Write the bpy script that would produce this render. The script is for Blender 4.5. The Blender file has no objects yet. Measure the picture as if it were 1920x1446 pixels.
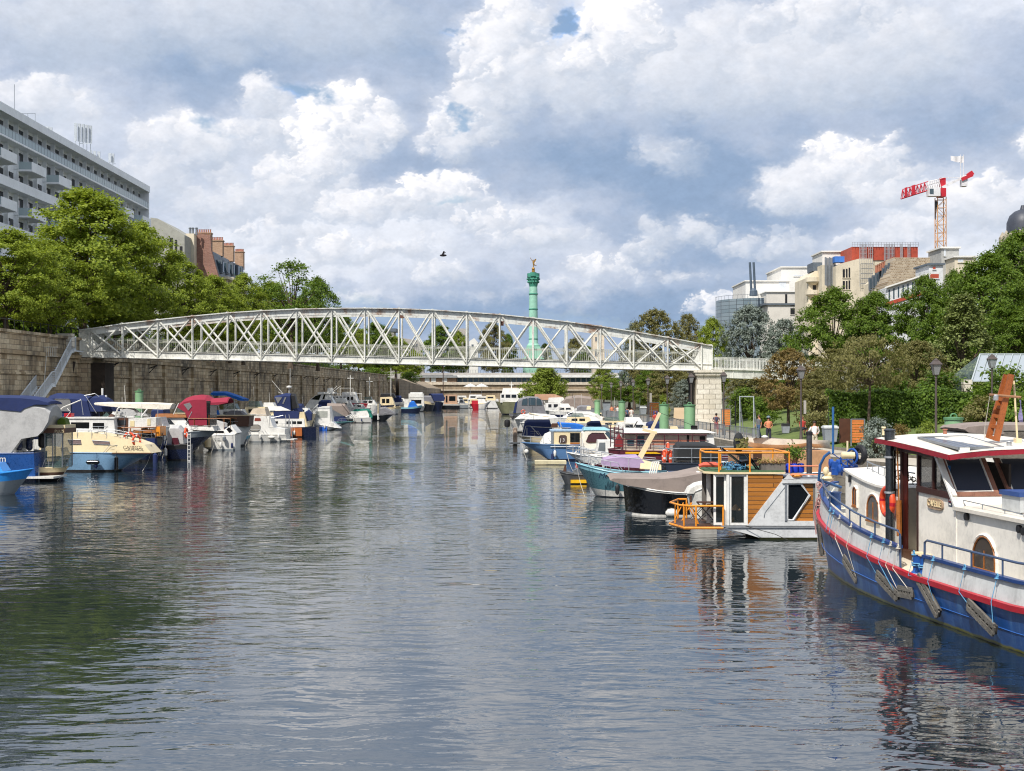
import bpy, math, random
from mathutils import Vector, Matrix
R = math.radians
random.seed(7)
scene = bpy.context.scene
COL = scene.collection
F = 2600.0; HZ = 738.0; CH = 5.2          # focal length in photo pixels, horizon row, eye height over the water
# ---------------------------------------------------------------- camera
cam = bpy.data.cameras.new('camera'); camo = bpy.data.objects.new('camera', cam); COL.objects.link(camo)
camo.location = (0, 0, CH); camo.rotation_euler = (R(90), 0, 0)
cam.sensor_width = 36; cam.lens = F/1920*36; cam.shift_y = 15/1920
cam.clip_start = .5; cam.clip_end = 9000
scene.camera = camo
# ---------------------------------------------------------------- light
SUN_EL, SUN_AZ = R(52), R(210)            # azimuth clockwise from +Y: behind and left of the camera
sdir = Vector((math.sin(SUN_AZ)*math.cos(SUN_EL), math.cos(SUN_AZ)*math.cos(SUN_EL), math.sin(SUN_EL)))
sl = bpy.data.lights.new('sun', 'SUN'); sl.energy = 4.5; sl.angle = R(.55); sl.color = (1, .955, .89)
so = bpy.data.objects.new('sun', sl); COL.objects.link(so)
so.rotation_euler = sdir.to_track_quat('Z', 'Y').to_euler(); so.location = (0, -20, 60)
vs = scene.view_settings
vs.view_transform = 'Standard'; vs.look = 'None'; vs.gamma = 1; vs.exposure = 0.24; vs.use_curve_mapping = False
scene.cycles.max_bounces = 6; scene.cycles.transparent_max_bounces = 8
scene.cycles.filter_width = 1.15; scene.cycles.caustics_reflective = False; scene.cycles.caustics_refractive = False

def px_dir(px, py):
    return Vector(((px-960)/F, 1, (HZ-py)/F)).normalized()

class NT:
    """tiny helper to write node graphs"""
    def __init__(s, tree): s.t = tree; s.t.nodes.clear()
    def n(s, typ, **kw):
        nd = s.t.nodes.new(typ)
        for k, v in kw.items(): setattr(nd, k, v)
        return nd
    def put(s, sock, v):
        if isinstance(v, (int, float, tuple, list)): sock.default_value = v
        else: s.t.links.new(v, sock)
    def m(s, op, a, b=None, c=None, clamp=False):
        nd = s.n('ShaderNodeMath', operation=op, use_clamp=clamp); s.put(nd.inputs[0], a)
        if b is not None: s.put(nd.inputs[1], b)
        if c is not None: s.put(nd.inputs[2], c)
        return nd.outputs[0]
    def v(s, op, a, b=None, scale=None):
        nd = s.n('ShaderNodeVectorMath', operation=op); s.put(nd.inputs[0], a)
        if b is not None: s.put(nd.inputs[1], b)
        if scale is not None: s.put(nd.inputs['Scale'], scale)
        return nd.outputs['Value'] if op in ('LENGTH', 'DOT_PRODUCT') else nd.outputs['Vector']
    def noise(s, vec, scale=5, detail=2, rough=.5, dist=0, typ=None, out='Fac'):
        nd = s.n('ShaderNodeTexNoise')
        if typ: nd.noise_type = typ
        s.put(nd.inputs['Vector'], vec); nd.inputs['Scale'].default_value = scale
        nd.inputs['Detail'].default_value = detail; nd.inputs['Roughness'].default_value = rough
        nd.inputs['Distortion'].default_value = dist
        return nd.outputs[out]
    def ramp(s, fac, stops, interp='LINEAR'):
        nd = s.n('ShaderNodeValToRGB'); s.put(nd.inputs[0], fac); cr = nd.color_ramp; cr.interpolation = interp
        while len(cr.elements) < len(stops): cr.elements.new(.5)
        for e, (p, c) in zip(cr.elements, stops):
            e.position = p; e.color = (c[0], c[1], c[2], 1)
        return nd.outputs['Color']
    def mix(s, fac, a, b, mode='MIX'):
        nd = s.n('ShaderNodeMix', data_type='RGBA', blend_type=mode)
        s.put(nd.inputs[0], fac)
        for i, c in ((6, a), (7, b)):
            if isinstance(c, (tuple, list)): nd.inputs[i].default_value = (c[0], c[1], c[2], 1)
            else: s.t.links.new(c, nd.inputs[i])
        return nd.outputs[2]
    def rng(s, val, a, b, c, d, clamp=True, smooth=False):
        nd = s.n('ShaderNodeMapRange', clamp=clamp)
        if smooth: nd.interpolation_type = 'SMOOTHSTEP'
        s.put(nd.inputs[0], val)
        for i, q in enumerate((a, b, c, d)): nd.inputs[i+1].default_value = q
        return nd.outputs[0]

# ---------------------------------------------------------------- sky: Nishita blue seen through a broken cumulus cover
world = bpy.data.worlds.new('World'); scene.world = world; world.use_nodes = True
T = NT(world.node_tree)
import numpy as np
# cumulus cover grown from lit puffs over azimuth and elevation, mirrored all round the compass
def make_sky(W=2048, H=1280, AZ=60.0, EL=37.5, seed=11):
    rg = np.random.default_rng(seed); k = W/AZ
    def spec(p, lo=1, sx=1.0, sy=1.0):
        f = np.fft.rfft2(rg.standard_normal((H, W))); fy = np.fft.fftfreq(H)[:, None]*H*sy; fx_ = np.fft.rfftfreq(W)[None]*W*sx
        r = np.sqrt(fx_**2+fy**2); r[0, 0] = 1; f *= r**-p*(r > lo)*np.exp(-(r/700)**2); o = np.fft.irfft2(f, s=(H, W)); return (o/o.std()).astype(np.float32)
    def pos(px, py):
        a = np.degrees(np.arctan((px-960)/2600)); e = np.degrees(np.arctan((738-py)/np.hypot(2600, px-960))); return (a+AZ/2)*k, e*k
    yy, xx = np.mgrid[0:H, 0:W].astype(np.float32)
    n1 = spec(1.75, 3); n2 = spec(1.45, 12); n3 = spec(1.9, 2); n4 = spec(1.7, 5, 3.2, .8)
    lin = lambda c: np.array([((v/255+.055)/1.055)**2.4 for v in c], np.float32)
    def soft(lst):
        o = np.zeros((H, W), np.float32)
        wx = xx+n1*26+n2*6; wy = yy+np.roll(n1, 500, 1)*18+np.roll(n2, 300, 1)*5
        for px, py, rx, ry, a in lst:
            cx, cy = pos(px, py); q = ((wx-cx)/(rx*k/45.4))**2+((wy-cy)/(ry*k/45.4))**2; o += a*np.exp(-q*.8)
        return o
    slate, mid, lite = lin((137, 157, 184)), lin((170, 181, 200)), lin((212, 216, 225))
    g = .60+.12*n3+.09*n1+.045*n2
    g += soft([(1180, 330, 260, 85, -.75), (1000, 260, 110, 60, -.25), (1800, 240, 150, 70, -.55), (1430, 400, 130, 50, -.35), (600, 105, 240, 60, -.34), (770, 285, 80, 45, -.35), (320, 60, 60, 35, -.25), (230, 330, 120, 60, -.15),
               (1240, 205, 180, 40, -.28), (1860, 60, 120, 60, -.2), (1000, 590, 420, 55, -.42), (480, 560, 160, 60, -.25), (1350, 470, 160, 40, -.2), (1240, 260, 200, 60, -.1),
               (120, 60, 200, 90, -.02), (440, 60, 260, 70, -.2), (350, 180, 90, 40, -.15), (150, 330, 260, 120, .22), (420, 470, 260, 60, .18), (60, 480, 200, 80, .1), (1800, 470, 200, 70, .18), (700, 330, 60, 50, -.3), (700, 600, 60, 20, .1), (1330, 130, 170, 80, .35), (1580, 110, 170, 90, .35), (900, 60, 200, 70, .12), (400, 240, 200, 80, .2), (650, 400, 250, 60, .2), (1650, 380, 160, 60, .2), (80, 200, 120, 60, .22), (1000, 440, 260, 40, .2)])
    hzf = np.exp(-(yy/(6.5*k))**2); g += hzf*(.13*n4-.0)
    g = np.clip(g, 0, 1)[..., None]
    img = np.where(g < .5, slate+(mid-slate)*g*2, mid+(lite-mid)*(g-.5)*2).astype(np.float32)
    blue = lin((120, 168, 226)); gp = soft([(1108, 42, 22, 18, 1.3), (602, 182, 42, 22, 1.0), (405, 230, 40, 18, .8), (820, 186, 22, 14, .9), (866, 386, 30, 14, .7), (845, 112, 14, 10, .7), (1100, 620, 400, 22, .3), (640, 575, 120, 25, .35)])
    gp = np.clip(gp*1.3-.25, 0, .85)[..., None]; img = img*(1-gp)+blue*gp
    # cumulus heads: lit puffs piled on each other
    lx, ly, lz = -.50, .70, .51
    def cluster(px, py, rx, ry, n, br, rmax, al=.85):
        cx, cy = pos(px, py); s = k/45.4; P = []
        for _ in range(n):
            a = rg.uniform(0, 6.283); rr = rg.uniform(0, 1)**.6; u, v = rr*np.cos(a), rr*np.sin(a)
            if v < 0: u *= 1.1; v *= .75
            P.append((v+rg.normal(0, .1), u, v))
        P.sort(key=lambda q: -q[0])
        for _, u, v in P:
            edge = np.hypot(u, v); r = s*rmax*(.22+.78*rg.uniform(0, 1)**2.2)*(1.15-.55*edge)
            x0, y0 = cx+u*rx*s, cy+v*ry*s
            xa, xb, ya, yb = int(x0-r-2), int(x0+r+3), int(y0-r*.85-2), int(y0+r*.85+3)
            if xa < 0 or xb >= W or yb >= H: continue
            ya = max(ya, 0); X = (xx[ya:yb, xa:xb]-x0)/r; Y = (yy[ya:yb, xa:xb]-y0)/(r*.85); nn = n2[ya:yb, xa:xb]; R2 = X*X+Y*Y+nn*.09
            a = np.clip((1-R2)*2.4, 0, 1); a = a*a*(3-2*a)*al*(.55+.45*min(1, max(0, .75+v*.9))); nz = np.sqrt(np.clip(1-R2, 0, 1))
            L = np.clip(X*lx+Y*ly+nz*lz+nn*.05, 0, 1)*.72+.28; b = br*(.50+.50*np.clip(.6+.7*v-.25*u, 0, 1))*L
            sh = np.array([.36, .43, .54], np.float32); hi = np.array([1.03, .985, .965], np.float32); t = np.clip(b, 0, 1)[..., None]
            c = sh+(hi-sh)*t**1.15; I = img[ya:yb, xa:xb]; I[:] = I*(1-a[..., None])+c*a[..., None]
    for c in [(1330, 135, 190, 85, 150, .62, 60, .5), (1580, 120, 190, 80, 150, .62, 60, .5), (1545, 35, 110, 40, 70, .8, 36, .6), (250, 60, 260, 60, 90, .45, 70, .4), (560, 50, 200, 45, 60, .4, 60, .35), (60, 195, 80, 45, 50, .75, 32, .6), (175, 200, 26, 16, 20, .8, 16, .6),
              (950, 100, 75, 100, 150, .8, 36, .75), (905, 190, 70, 60, 80, .74, 30, .7), (1060, 160, 110, 60, 100, .62, 40, .55), (1170, 60, 78, 72, 170, .98, 32, .85), (1105, 120, 50, 30, 50, .85, 24, .7), (860, 260, 60, 50, 60, .75, 26, .65), (1250, 290, 70, 25, 40, .55, 30, .35),
              (380, 265, 110, 42, 110, .8, 30, .65), (520, 250, 60, 50, 60, .66, 30, .55), (570, 340, 80, 50, 90, .80, 28, .7), (645, 240, 80, 68, 200, 1.0, 30, .88), (595, 300, 40, 60, 80, .93, 22, .8), (500, 185, 40, 30, 40, .8, 20, .6), (330, 345, 110, 45, 70, .6, 36, .5), (480, 390, 130, 40, 90, .66, 32, .5),
              (830, 372, 100, 34, 130, .88, 24, .8), (700, 395, 90, 30, 80, .78, 24, .65), (930, 415, 70, 22, 70, .8, 20, .7), (1600, 310, 90, 52, 140, .9, 28, .8), (1500, 365, 80, 40, 80, .75, 30, .65), (1690, 365, 80, 35, 70, .7, 30, .6), (1850, 385, 90, 48, 100, .8, 32, .7), (1640, 300, 35, 34, 50, .95, 20, .7),
              (620, 472, 70, 26, 70, .82, 20, .7), (520, 445, 80, 22, 60, .72, 22, .6), (760, 470, 80, 20, 60, .7, 20, .55), (1130, 502, 60, 20, 60, .82, 16, .75), (1210, 470, 60, 16, 40, .7, 16, .6), (830, 512, 50, 20, 50, .8, 16, .65), (1000, 450, 120, 16, 70, .68, 18, .55), (1040, 540, 110, 12, 50, .7, 14, .55),
              (700, 556, 60, 16, 40, .78, 14, .6), (1335, 577, 50, 18, 50, .82, 16, .75), (1240, 520, 90, 12, 40, .66, 14, .5), (500, 500, 90, 16, 50, .72, 16, .5), (1300, 440, 90, 26, 50, .64, 24, .45), (1450, 460, 90, 24, 50, .66, 24, .5), (1700, 450, 110, 24, 60, .72, 24, .55), (960, 560, 150, 8, 40, .66, 12, .4)]: cluster(c[0], c[1], c[2]*1.12, c[3]*1.15, c[4], c[5], c[6]*1.45, c[7]*.92)
    # the same kind of cloud for the rest of the sky, outside the photograph
    for _ in range(34):
        a = rg.uniform(2, AZ-2); e = rg.uniform(3, EL-3)
        if 8 < a < 52 and e < 17.2: continue
        px = 960+2600*np.tan(np.radians(a-AZ/2)); py = 738-2600*np.tan(np.radians(e)); cluster(px, py, rg.uniform(70, 200), rg.uniform(30, 90), 90, rg.uniform(.6, .95), 46, .65)
    # break the roundness of the puffs
    F2 = np.exp(-((np.fft.fftfreq(H)[:, None]*H)**2+(np.fft.rfftfreq(W)[None]*W)**2)/2/42**2)
    bl = np.stack([np.fft.irfft2(np.fft.rfft2(img[..., c])*F2, s=(H, W)) for c in range(3)], -1).astype(np.float32)
    lm = img.mean(-1)[..., None]; wv = np.clip(.70-(lm-.50)*2.3+.22*n4[..., None], 0, .80); img = img*(1-wv)+bl*wv
    sx = xx+spec(1.3, 20)*2.6+spec(1.6, 8)*4.2; sy = yy+spec(1.3, 20)*2.2+spec(1.6, 8)*3.4
    x0 = np.clip(sx, 0, W-2); y0 = np.clip(sy, 0, H-2); xi = x0.astype(int); yi = y0.astype(int); fx_ = (x0-xi)[..., None]; fy = (y0-yi)[..., None]
    img = (img[yi, xi]*(1-fx_)*(1-fy)+img[yi, xi+1]*fx_*(1-fy)+img[yi+1, xi]*(1-fx_)*fy+img[yi+1, xi+1]*fx_*fy)
    img *= (1+.018*spec(1.2, 30)[..., None]); img = (img-.52)*1.06+.53; return np.clip(img, .1, 1.2), 1-gp[..., 0]

crgb, calpha = make_sky(); SH, SW = calpha.shape
buf = np.concatenate([crgb, calpha[..., None]], 2).astype(np.float32)
cimg = bpy.data.images.new('cloud_cover', SW, SH, alpha=True, float_buffer=True); cimg.alpha_mode = 'CHANNEL_PACKED'
cimg.pixels.foreach_set(buf.ravel()); cimg.update(); cimg.pack(); del buf, crgb, calpha
d = T.v('NORMALIZE', T.n('ShaderNodeTexCoord').outputs['Generated'])
sep = T.n('ShaderNodeSeparateXYZ'); T.put(sep.inputs[0], d)
sky = T.n('ShaderNodeTexSky', sky_type='NISHITA'); sky.sun_disc = False
sky.sun_elevation = SUN_EL; sky.sun_rotation = SUN_AZ; sky.altitude = 60; sky.air_density = 1.0; sky.dust_density = 1.2
az = T.m('ARCTAN2', sep.outputs[0], sep.outputs[1]); el = T.m('ARCSINE', sep.outputs[2])
uv = T.n('ShaderNodeCombineXYZ'); T.put(uv.inputs[0], T.m('ADD', T.m('MULTIPLY', az, 57.29578/60), .5)); T.put(uv.inputs[1], T.m('MAXIMUM', T.m('MULTIPLY', el, 57.29578/37.5), .002))
ti = T.n('ShaderNodeTexImage', extension='MIRROR', image=cimg); T.put(ti.inputs[0], uv.outputs[0])
allc = T.mix(ti.outputs['Alpha'], T.v('SCALE', sky.outputs[0], scale=.10), ti.outputs['Color'])
bg = T.n('ShaderNodeBackground'); T.put(bg.inputs[0], allc); bg.inputs[1].default_value = 1.06
wo = T.n('ShaderNodeOutputWorld'); world.node_tree.links.new(bg.outputs[0], wo.inputs[0])
world.cycles.sampling_method = 'MANUAL'; world.cycles.sample_map_resolution = 512

# ---------------------------------------------------------------- materials
def hexc(h):
    h = h.lstrip('#'); r = [int(h[i:i+2], 16)/255 for i in (0, 2, 4)]
    return tuple(((c+.055)/1.055)**2.4 if c > .04045 else c/12.92 for c in r)
MATS = {}
def pm(name, c, rough=.55, metal=0, var=.18, scale=1.2, bump=0, bscale=20, spec=.5, streak=0, coat=0):
    """painted / plain surface: base colour with soft dirt variation"""
    if name in MATS: return MATS[name]
    if isinstance(c, str): c = hexc(c)
    mt = bpy.data.materials.new(name); mt.use_nodes = True; t = NT(mt.node_tree)
    tcn = t.n('ShaderNodeTexCoord').outputs['Object']
    n1 = t.noise(tcn, scale, 6, .62)
    n2 = t.noise(tcn, scale*9, 4, .6)
    f = t.m('ADD', t.m('MULTIPLY', n1, .65), t.m('MULTIPLY', n2, .35))
    dk = tuple(x*(1-var*1.6) for x in c); lt = tuple(min(.95, x*(1+var*.55)) for x in c)
    colr = t.ramp(f, [(.34, dk), (.52, c), (.68, lt)])
    if streak:
        st = t.noise(t.v('MULTIPLY', tcn, (4, 4, .35)), 1.6, 5, .65)
        colr = t.mix(t.rng(st, .5, .72, 0, streak), colr, (.10, .085, .065))
    b = t.n('ShaderNodeBsdfPrincipled'); t.put(b.inputs['Base Color'], colr)
    t.put(b.inputs['Roughness'], t.rng(n2, .3, .7, max(.02, rough-.08), min(1, rough+.1))); b.inputs['Metallic'].default_value = metal
    b.inputs['Specular IOR Level'].default_value = spec; b.inputs['Coat Weight'].default_value = coat
    if bump:
        bn = t.n('ShaderNodeBump'); bn.inputs['Strength'].default_value = bump; bn.inputs['Distance'].default_value = .05
        t.put(bn.inputs['Height'], t.noise(tcn, bscale, 5, .6)); t.put(b.inputs['Normal'], bn.outputs[0])
    o = t.n('ShaderNodeOutputMaterial'); t.t.links.new(b.outputs[0], o.inputs[0])
    MATS[name] = mt; return mt
def leafm(name, c1, c2, trans=.35):
    mt = bpy.data.materials.new(name); mt.use_nodes = True; t = NT(mt.node_tree)
    g = t.n('ShaderNodeNewGeometry').outputs['Random Per Island']
    tcn = t.n('ShaderNodeTexCoord').outputs['Object']
    n = t.noise(tcn, .55, 3, .6)
    f = t.m('ADD', t.m('MULTIPLY', g, .6), t.m('MULTIPLY', n, .5))
    colr = t.ramp(f, [(.15, c1), (.85, c2)])
    df = t.n('ShaderNodeBsdfPrincipled'); t.put(df.inputs['Base Color'], colr); df.inputs['Roughness'].default_value = .55
    df.inputs['Specular IOR Level'].default_value = .25
    tr = t.n('ShaderNodeBsdfTranslucent'); t.put(tr.inputs[0], t.mix(.35, colr, (c2[0]*1.3, c2[1]*1.3, c2[2]*.5)))
    mx = t.n('ShaderNodeMixShader'); mx.inputs[0].default_value = trans
    t.t.links.new(df.outputs[0], mx.inputs[1]); t.t.links.new(tr.outputs[0], mx.inputs[2])
    o = t.n('ShaderNodeOutputMaterial'); t.t.links.new(mx.outputs[0], o.inputs[0])
    MATS[name] = mt; return mt
def glassm(name, tint=(.02, .03, .035), trans=.0, rough=.04):
    """window glass: dark, reflective, optionally see-through"""
    if name in MATS: return MATS[name]
    mt = bpy.data.materials.new(name); mt.use_nodes = True; t = NT(mt.node_tree)
    b = t.n('ShaderNodeBsdfPrincipled'); b.inputs['Base Color'].default_value = (*tint, 1); b.inputs['Roughness'].default_value = rough
    b.inputs['Specular IOR Level'].default_value = .55
    last = b.outputs[0]
    if trans:
        tp = t.n('ShaderNodeBsdfTransparent'); mx = t.n('ShaderNodeMixShader'); mx.inputs[0].default_value = trans
        t.t.links.new(last, mx.inputs[1]); t.t.links.new(tp.outputs[0], mx.inputs[2]); last = mx.outputs[0]
    o = t.n('ShaderNodeOutputMaterial'); t.t.links.new(last, o.inputs[0]); MATS[name] = mt; return mt
def blockm(name, c1, c2, mortar, bw=1.2, bh=.42, axis='XZ', stain=.6, msize=.012, bump=.5, moss=0, tagc=None):
    """coursed stone or brick with stains, mapped on world axes"""
    mt = bpy.data.materials.new(name); mt.use_nodes = True; t = NT(mt.node_tree)
    tcn = t.n('ShaderNodeTexCoord').outputs['Object']
    s = t.n('ShaderNodeSeparateXYZ'); t.put(s.inputs[0], tcn)
    cb = t.n('ShaderNodeCombineXYZ')
    t.put(cb.inputs[0], t.m('ADD', s.outputs[0], s.outputs[1]) if axis == 'XY' else s.outputs['XYZ'.index(axis[0])])
    t.put(cb.inputs[1], s.outputs[2])
    br = t.n('ShaderNodeTexBrick'); t.put(br.inputs['Vector'], cb.outputs[0])
    br.inputs['Scale'].default_value = 1; br.inputs['Brick Width'].default_value = bw; br.inputs['Row Height'].default_value = bh
    br.inputs['Mortar Size'].default_value = msize; br.inputs['Mortar Smooth'].default_value = .3; br.inputs['Bias'].default_value = 0
    for k, c in (('Color1', c1), ('Color2', c2), ('Mortar', mortar)): br.inputs[k].default_value = (*c, 1)
    n1 = t.noise(tcn, .22, 7, .68); n2 = t.noise(t.v('MULTIPLY', tcn, (1, 1, .18)), .9, 6, .7); n3 = t.noise(tcn, 6, 6, .7)
    c = t.mix(t.rng(n3, .3, .7, 0, .55), br.outputs[0], tuple(x*.55 for x in c2))
    c = t.mix(t.rng(t.m('ADD', t.m('MULTIPLY', n1, .5), t.m('MULTIPLY', n2, .5)), .44, .60, 0, stain), c, (.035, .030, .024))
    if moss:
        c = t.mix(t.m('MULTIPLY', t.rng(n1, .46, .6, 0, moss), t.rng(s.outputs[2], moss and -7.5, -3.5, 1, 0)), c, (.09, .085, .03))
    b = t.n('ShaderNodeBsdfPrincipled'); t.put(b.inputs['Base Color'], c); b.inputs['Roughness'].default_value = .9
    bn = t.n('ShaderNodeBump'); bn.inputs['Strength'].default_value = bump; bn.inputs['Distance'].default_value = .06
    t.put(bn.inputs['Height'], t.m('ADD', t.m('MULTIPLY', br.outputs['Fac'], -1), t.m('MULTIPLY', n3, .8))); t.put(b.inputs['Normal'], bn.outputs[0])
    o = t.n('ShaderNodeOutputMaterial'); t.t.links.new(b.outputs[0], o.inputs[0]); MATS[name] = mt; return mt
def groundm(name, c1, c2, scale=.6, grain=14, bump=.3):
    mt = bpy.data.materials.new(name); mt.use_nodes = True; t = NT(mt.node_tree)
    tcn = t.n('ShaderNodeTexCoord').outputs['Object']
    a = t.noise(tcn, scale, 7, .65); g = t.noise(tcn, grain, 4, .6)
    c = t.mix(t.rng(t.m('ADD', t.m('MULTIPLY', a, .65), t.m('MULTIPLY', g, .35)), .36, .64, 0, 1), c1, c2)
    b = t.n('ShaderNodeBsdfPrincipled'); t.put(b.inputs['Base Color'], c); b.inputs['Roughness'].default_value = .92
    bn = t.n('ShaderNodeBump'); bn.inputs['Strength'].default_value = bump; bn.inputs['Distance'].default_value = .05
    t.put(bn.inputs['Height'], g); t.put(b.inputs['Normal'], bn.outputs[0])
    o = t.n('ShaderNodeOutputMaterial'); t.t.links.new(b.outputs[0], o.inputs[0]); MATS[name] = mt; return mt

WHITE = pm('white_paint', '#e6e4de', .35, var=.14, streak=.12)
CREAM = pm('cream_paint', '#e2cfa6', .4, var=.10)
OFFW = pm('weathered_white', '#dcd9d1', .5, var=.25, streak=.2)
GREYM = pm('grey_metal', '#8b9095', .4, .5)
STEEL = pm('stainless', '#b4b6b8', .45, .6, var=.05)
DARK = pm('dark_rubber', '#17171a', .5, var=.25)
BLACK = pm('black_gloss', '#08090d', .12, var=.1, coat=.6)
NAVY = pm('navy_canvas', '#1c2b58', .85, bump=.3, bscale=3)
NAVYH = pm('navy_hull', '#16203c', .25)
ROYAL = pm('royal_canvas', '#1568c4', .8, bump=.3, bscale=3)
BLUEH = pm('blue_hull', '#1d4f93', .3, var=.25)
LBLUE = pm('light_blue_hull', '#86aed0', .3)
BBLUE = pm('bright_blue', '#2f8fe0', .35)
SKYB = pm('pale_blue_paint', '#8fc3d0', .4)
TEAL = pm('teal_hull', '#466f79', .28, var=.15)
GREYH = pm('grey_hull', '#8e9599', .35)
OLIVE = pm('olive_hull', '#77785c', .4)
RED = pm('red_canvas', '#8f2038', .8, bump=.3, bscale=3)
REDP = pm('red_paint', '#b3182a', .35, var=.12)
MAROON = pm('maroon_hull', '#4e1a26', .35)
ORANGE = pm('orange_paint', '#e8922a', .4, var=.12)
ORPL = pm('orange_plastic', '#e2532a', .45)
TAUPE = pm('taupe_canvas', '#8d8078', .9, bump=.35, bscale=2.5)
GREYC = pm('grey_canvas', '#7c7b7f', .9, bump=.35, bscale=2.5)
LGREYC = pm('pale_grey_canvas', '#b3b2b0', .9, bump=.4, bscale=2)
BEIGEC = pm('beige_canvas', '#c6b7a2', .9, bump=.3, bscale=3)
PURP = pm('mauve_canvas', '#a58fae', .85, bump=.4, bscale=2)
GREENC = pm('green_canvas', '#1f7f6d', .8)
WOOD = pm('varnished_wood', '#a0622c', .45, var=.35, scale=3)
WOODD = pm('dark_wood', '#4d2f1e', .5, var=.3, scale=3)
WOODG = pm('grey_wood', '#6f6a62', .9, var=.35, scale=4, bump=.5)
DECK = pm('teak_deck', '#9c8a70', .7, var=.25)
GLASS = glassm('dark_glass', (.008, .010, .012))
GLASSB = glassm('blue_glass', (.05, .08, .10))
CLEAR = glassm('clear_glass', (.03, .04, .04), .72)
CLEARG = glassm('greenish_clear_glass', (.10, .16, .15), .55)
VINYL = glassm('clear_vinyl', (.30, .30, .30), .45, .2)
PILEG = pm('pile_green', '#83ab80', .5, var=.12, streak=.12)
YELLOW = pm('yellow_float', '#e8b414', .45)
ROPEB = pm('blue_rope', '#5d97bb', .8); ROPEW = pm('white_rope', '#c9c3b6', .9); ROPED = pm('dark_rope', '#3c3833', .9)
SKIN = pm('skin', '#b97f62', .55, var=.08)
# ---------------------------------------------------------------- mesh helpers
class MB:
    def __init__(s): s.v = []; s.f = []; s.m = []
    def add(s, vs, fs, m=0):
        o = len(s.v); s.v += [tuple(p) for p in vs]; s.f += [tuple(i+o for i in f) for f in fs]; s.m += [m]*len(fs); return s
    def box(s, x0, x1, y0, y1, z0, z1, m=0):
        v = [(x, y, z) for z in (z0, z1) for y in (y0, y1) for x in (x0, x1)]
        return s.add(v, [(0, 2, 3, 1), (4, 5, 7, 6), (0, 1, 5, 4), (2, 6, 7, 3), (0, 4, 6, 2), (1, 3, 7, 5)], m)
    def prism(s, pts, vec, m=0):
        n = len(pts); a = [Vector(p) for p in pts]; b = [p+Vector(vec) for p in a]
        return s.add(a+b, [tuple(range(n-1, -1, -1)), tuple(range(n, 2*n))]+[(i, (i+1) % n, n+(i+1) % n, n+i) for i in range(n)], m)
    def loft(s, rows, closed=False, caps=False, m=0):
        n = len(rows[0]); v = [p for r in rows for p in r]; f = []
        for i in range(len(rows)-1):
            for j in range(n if closed else n-1):
                k = (j+1) % n; f.append((i*n+j, i*n+k, (i+1)*n+k, (i+1)*n+j))
        if caps: f += [tuple(range(n-1, -1, -1)), tuple((len(rows)-1)*n+j for j in range(n))]
        return s.add(v, f, m)
    def beam(s, p, q, w, h, m=0, up=(0, 0, 1)):
        p = Vector(p); q = Vector(q); d = (q-p).normalized(); u = Vector(up)
        if abs(d.dot(u)) > .98: u = Vector((0, 1, 0))
        x = d.cross(u).normalized(); y = x.cross(d).normalized()
        c = [x*(w/2)*a+y*(h/2)*b for a, b in ((-1, -1), (1, -1), (1, 1), (-1, 1))]
        return s.loft([[p+k for k in c], [q+k for k in c]], True, True, m)
    def tube(s, pts, r, n=6, m=0, caps=True):
        pts = [Vector(p) for p in pts]; rows = []
        rr = r if isinstance(r, (list, tuple)) else [r]*len(pts)
        for i, p in enumerate(pts):
            d = (pts[min(i+1, len(pts)-1)]-pts[max(i-1, 0)]).normalized(); u = Vector((0, 0, 1)) if abs(d.z) < .9 else Vector((0, 1, 0))
            x = d.cross(u).normalized(); y = x.cross(d)
            rows.append([p+x*rr[i]*math.cos(2*math.pi*k/n)+y*rr[i]*math.sin(2*math.pi*k/n) for k in range(n)])
        return s.loft(rows, True, caps, m)
    def lathe(s, c, prof, n=12, m=0, axis='z', sc=(1, 1)):
        rows = []
        for r, z in prof:
            ring = []
            for k in range(n):
                a = 2*math.pi*k/n; u, w = r*math.cos(a)*sc[0], r*math.sin(a)*sc[1]
                ring.append((c[0]+u, c[1]+w, c[2]+z) if axis == 'z' else ((c[0]+z, c[1]+u, c[2]+w) if axis == 'x' else (c[0]+u, c[1]+z, c[2]+w)))
            rows.append(ring)
        return s.loft(rows, True, True, m)
    def ball(s, c, r, n=10, m=0, sc=(1, 1, 1)):
        k = 6; rows = []
        for i in range(k+1):
            a = math.pi*i/k; rows.append([(c[0]+r*sc[0]*max(.02, math.sin(a))*math.cos(2*math.pi*j/n), c[1]+r*sc[1]*max(.02, math.sin(a))*math.sin(2*math.pi*j/n), c[2]-r*sc[2]*math.cos(a)) for j in range(n)])
        return s.loft(rows, True, True, m)
    def torus(s, c, Rr, r, nrm='y', n=24, k=8, m=0, m2=None, tilt=None):
        rows = []
        M = tilt or Matrix.Identity(3)
        for i in range(n):
            a = 2*math.pi*i/n; ring = []
            for j in range(k):
                b = 2*math.pi*j/k; q = Vector(((Rr+r*math.cos(b))*math.cos(a), r*math.sin(b), (Rr+r*math.cos(b))*math.sin(a)))
                if nrm == 'x': q = Vector((q.y, q.x, q.z))
                if nrm == 'z': q = Vector((q.x, q.z, q.y))
                ring.append(Vector(c)+M @ q)
            rows.append(ring)
        o = len(s.f); s.loft(rows+[rows[0]], True, False, m)
        if m2 is not None:
            for i in range(n):
                if (i % (n//4)) == 0:
                    for j in range(k): s.m[o+i*k+j] = m2
        return s

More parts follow.
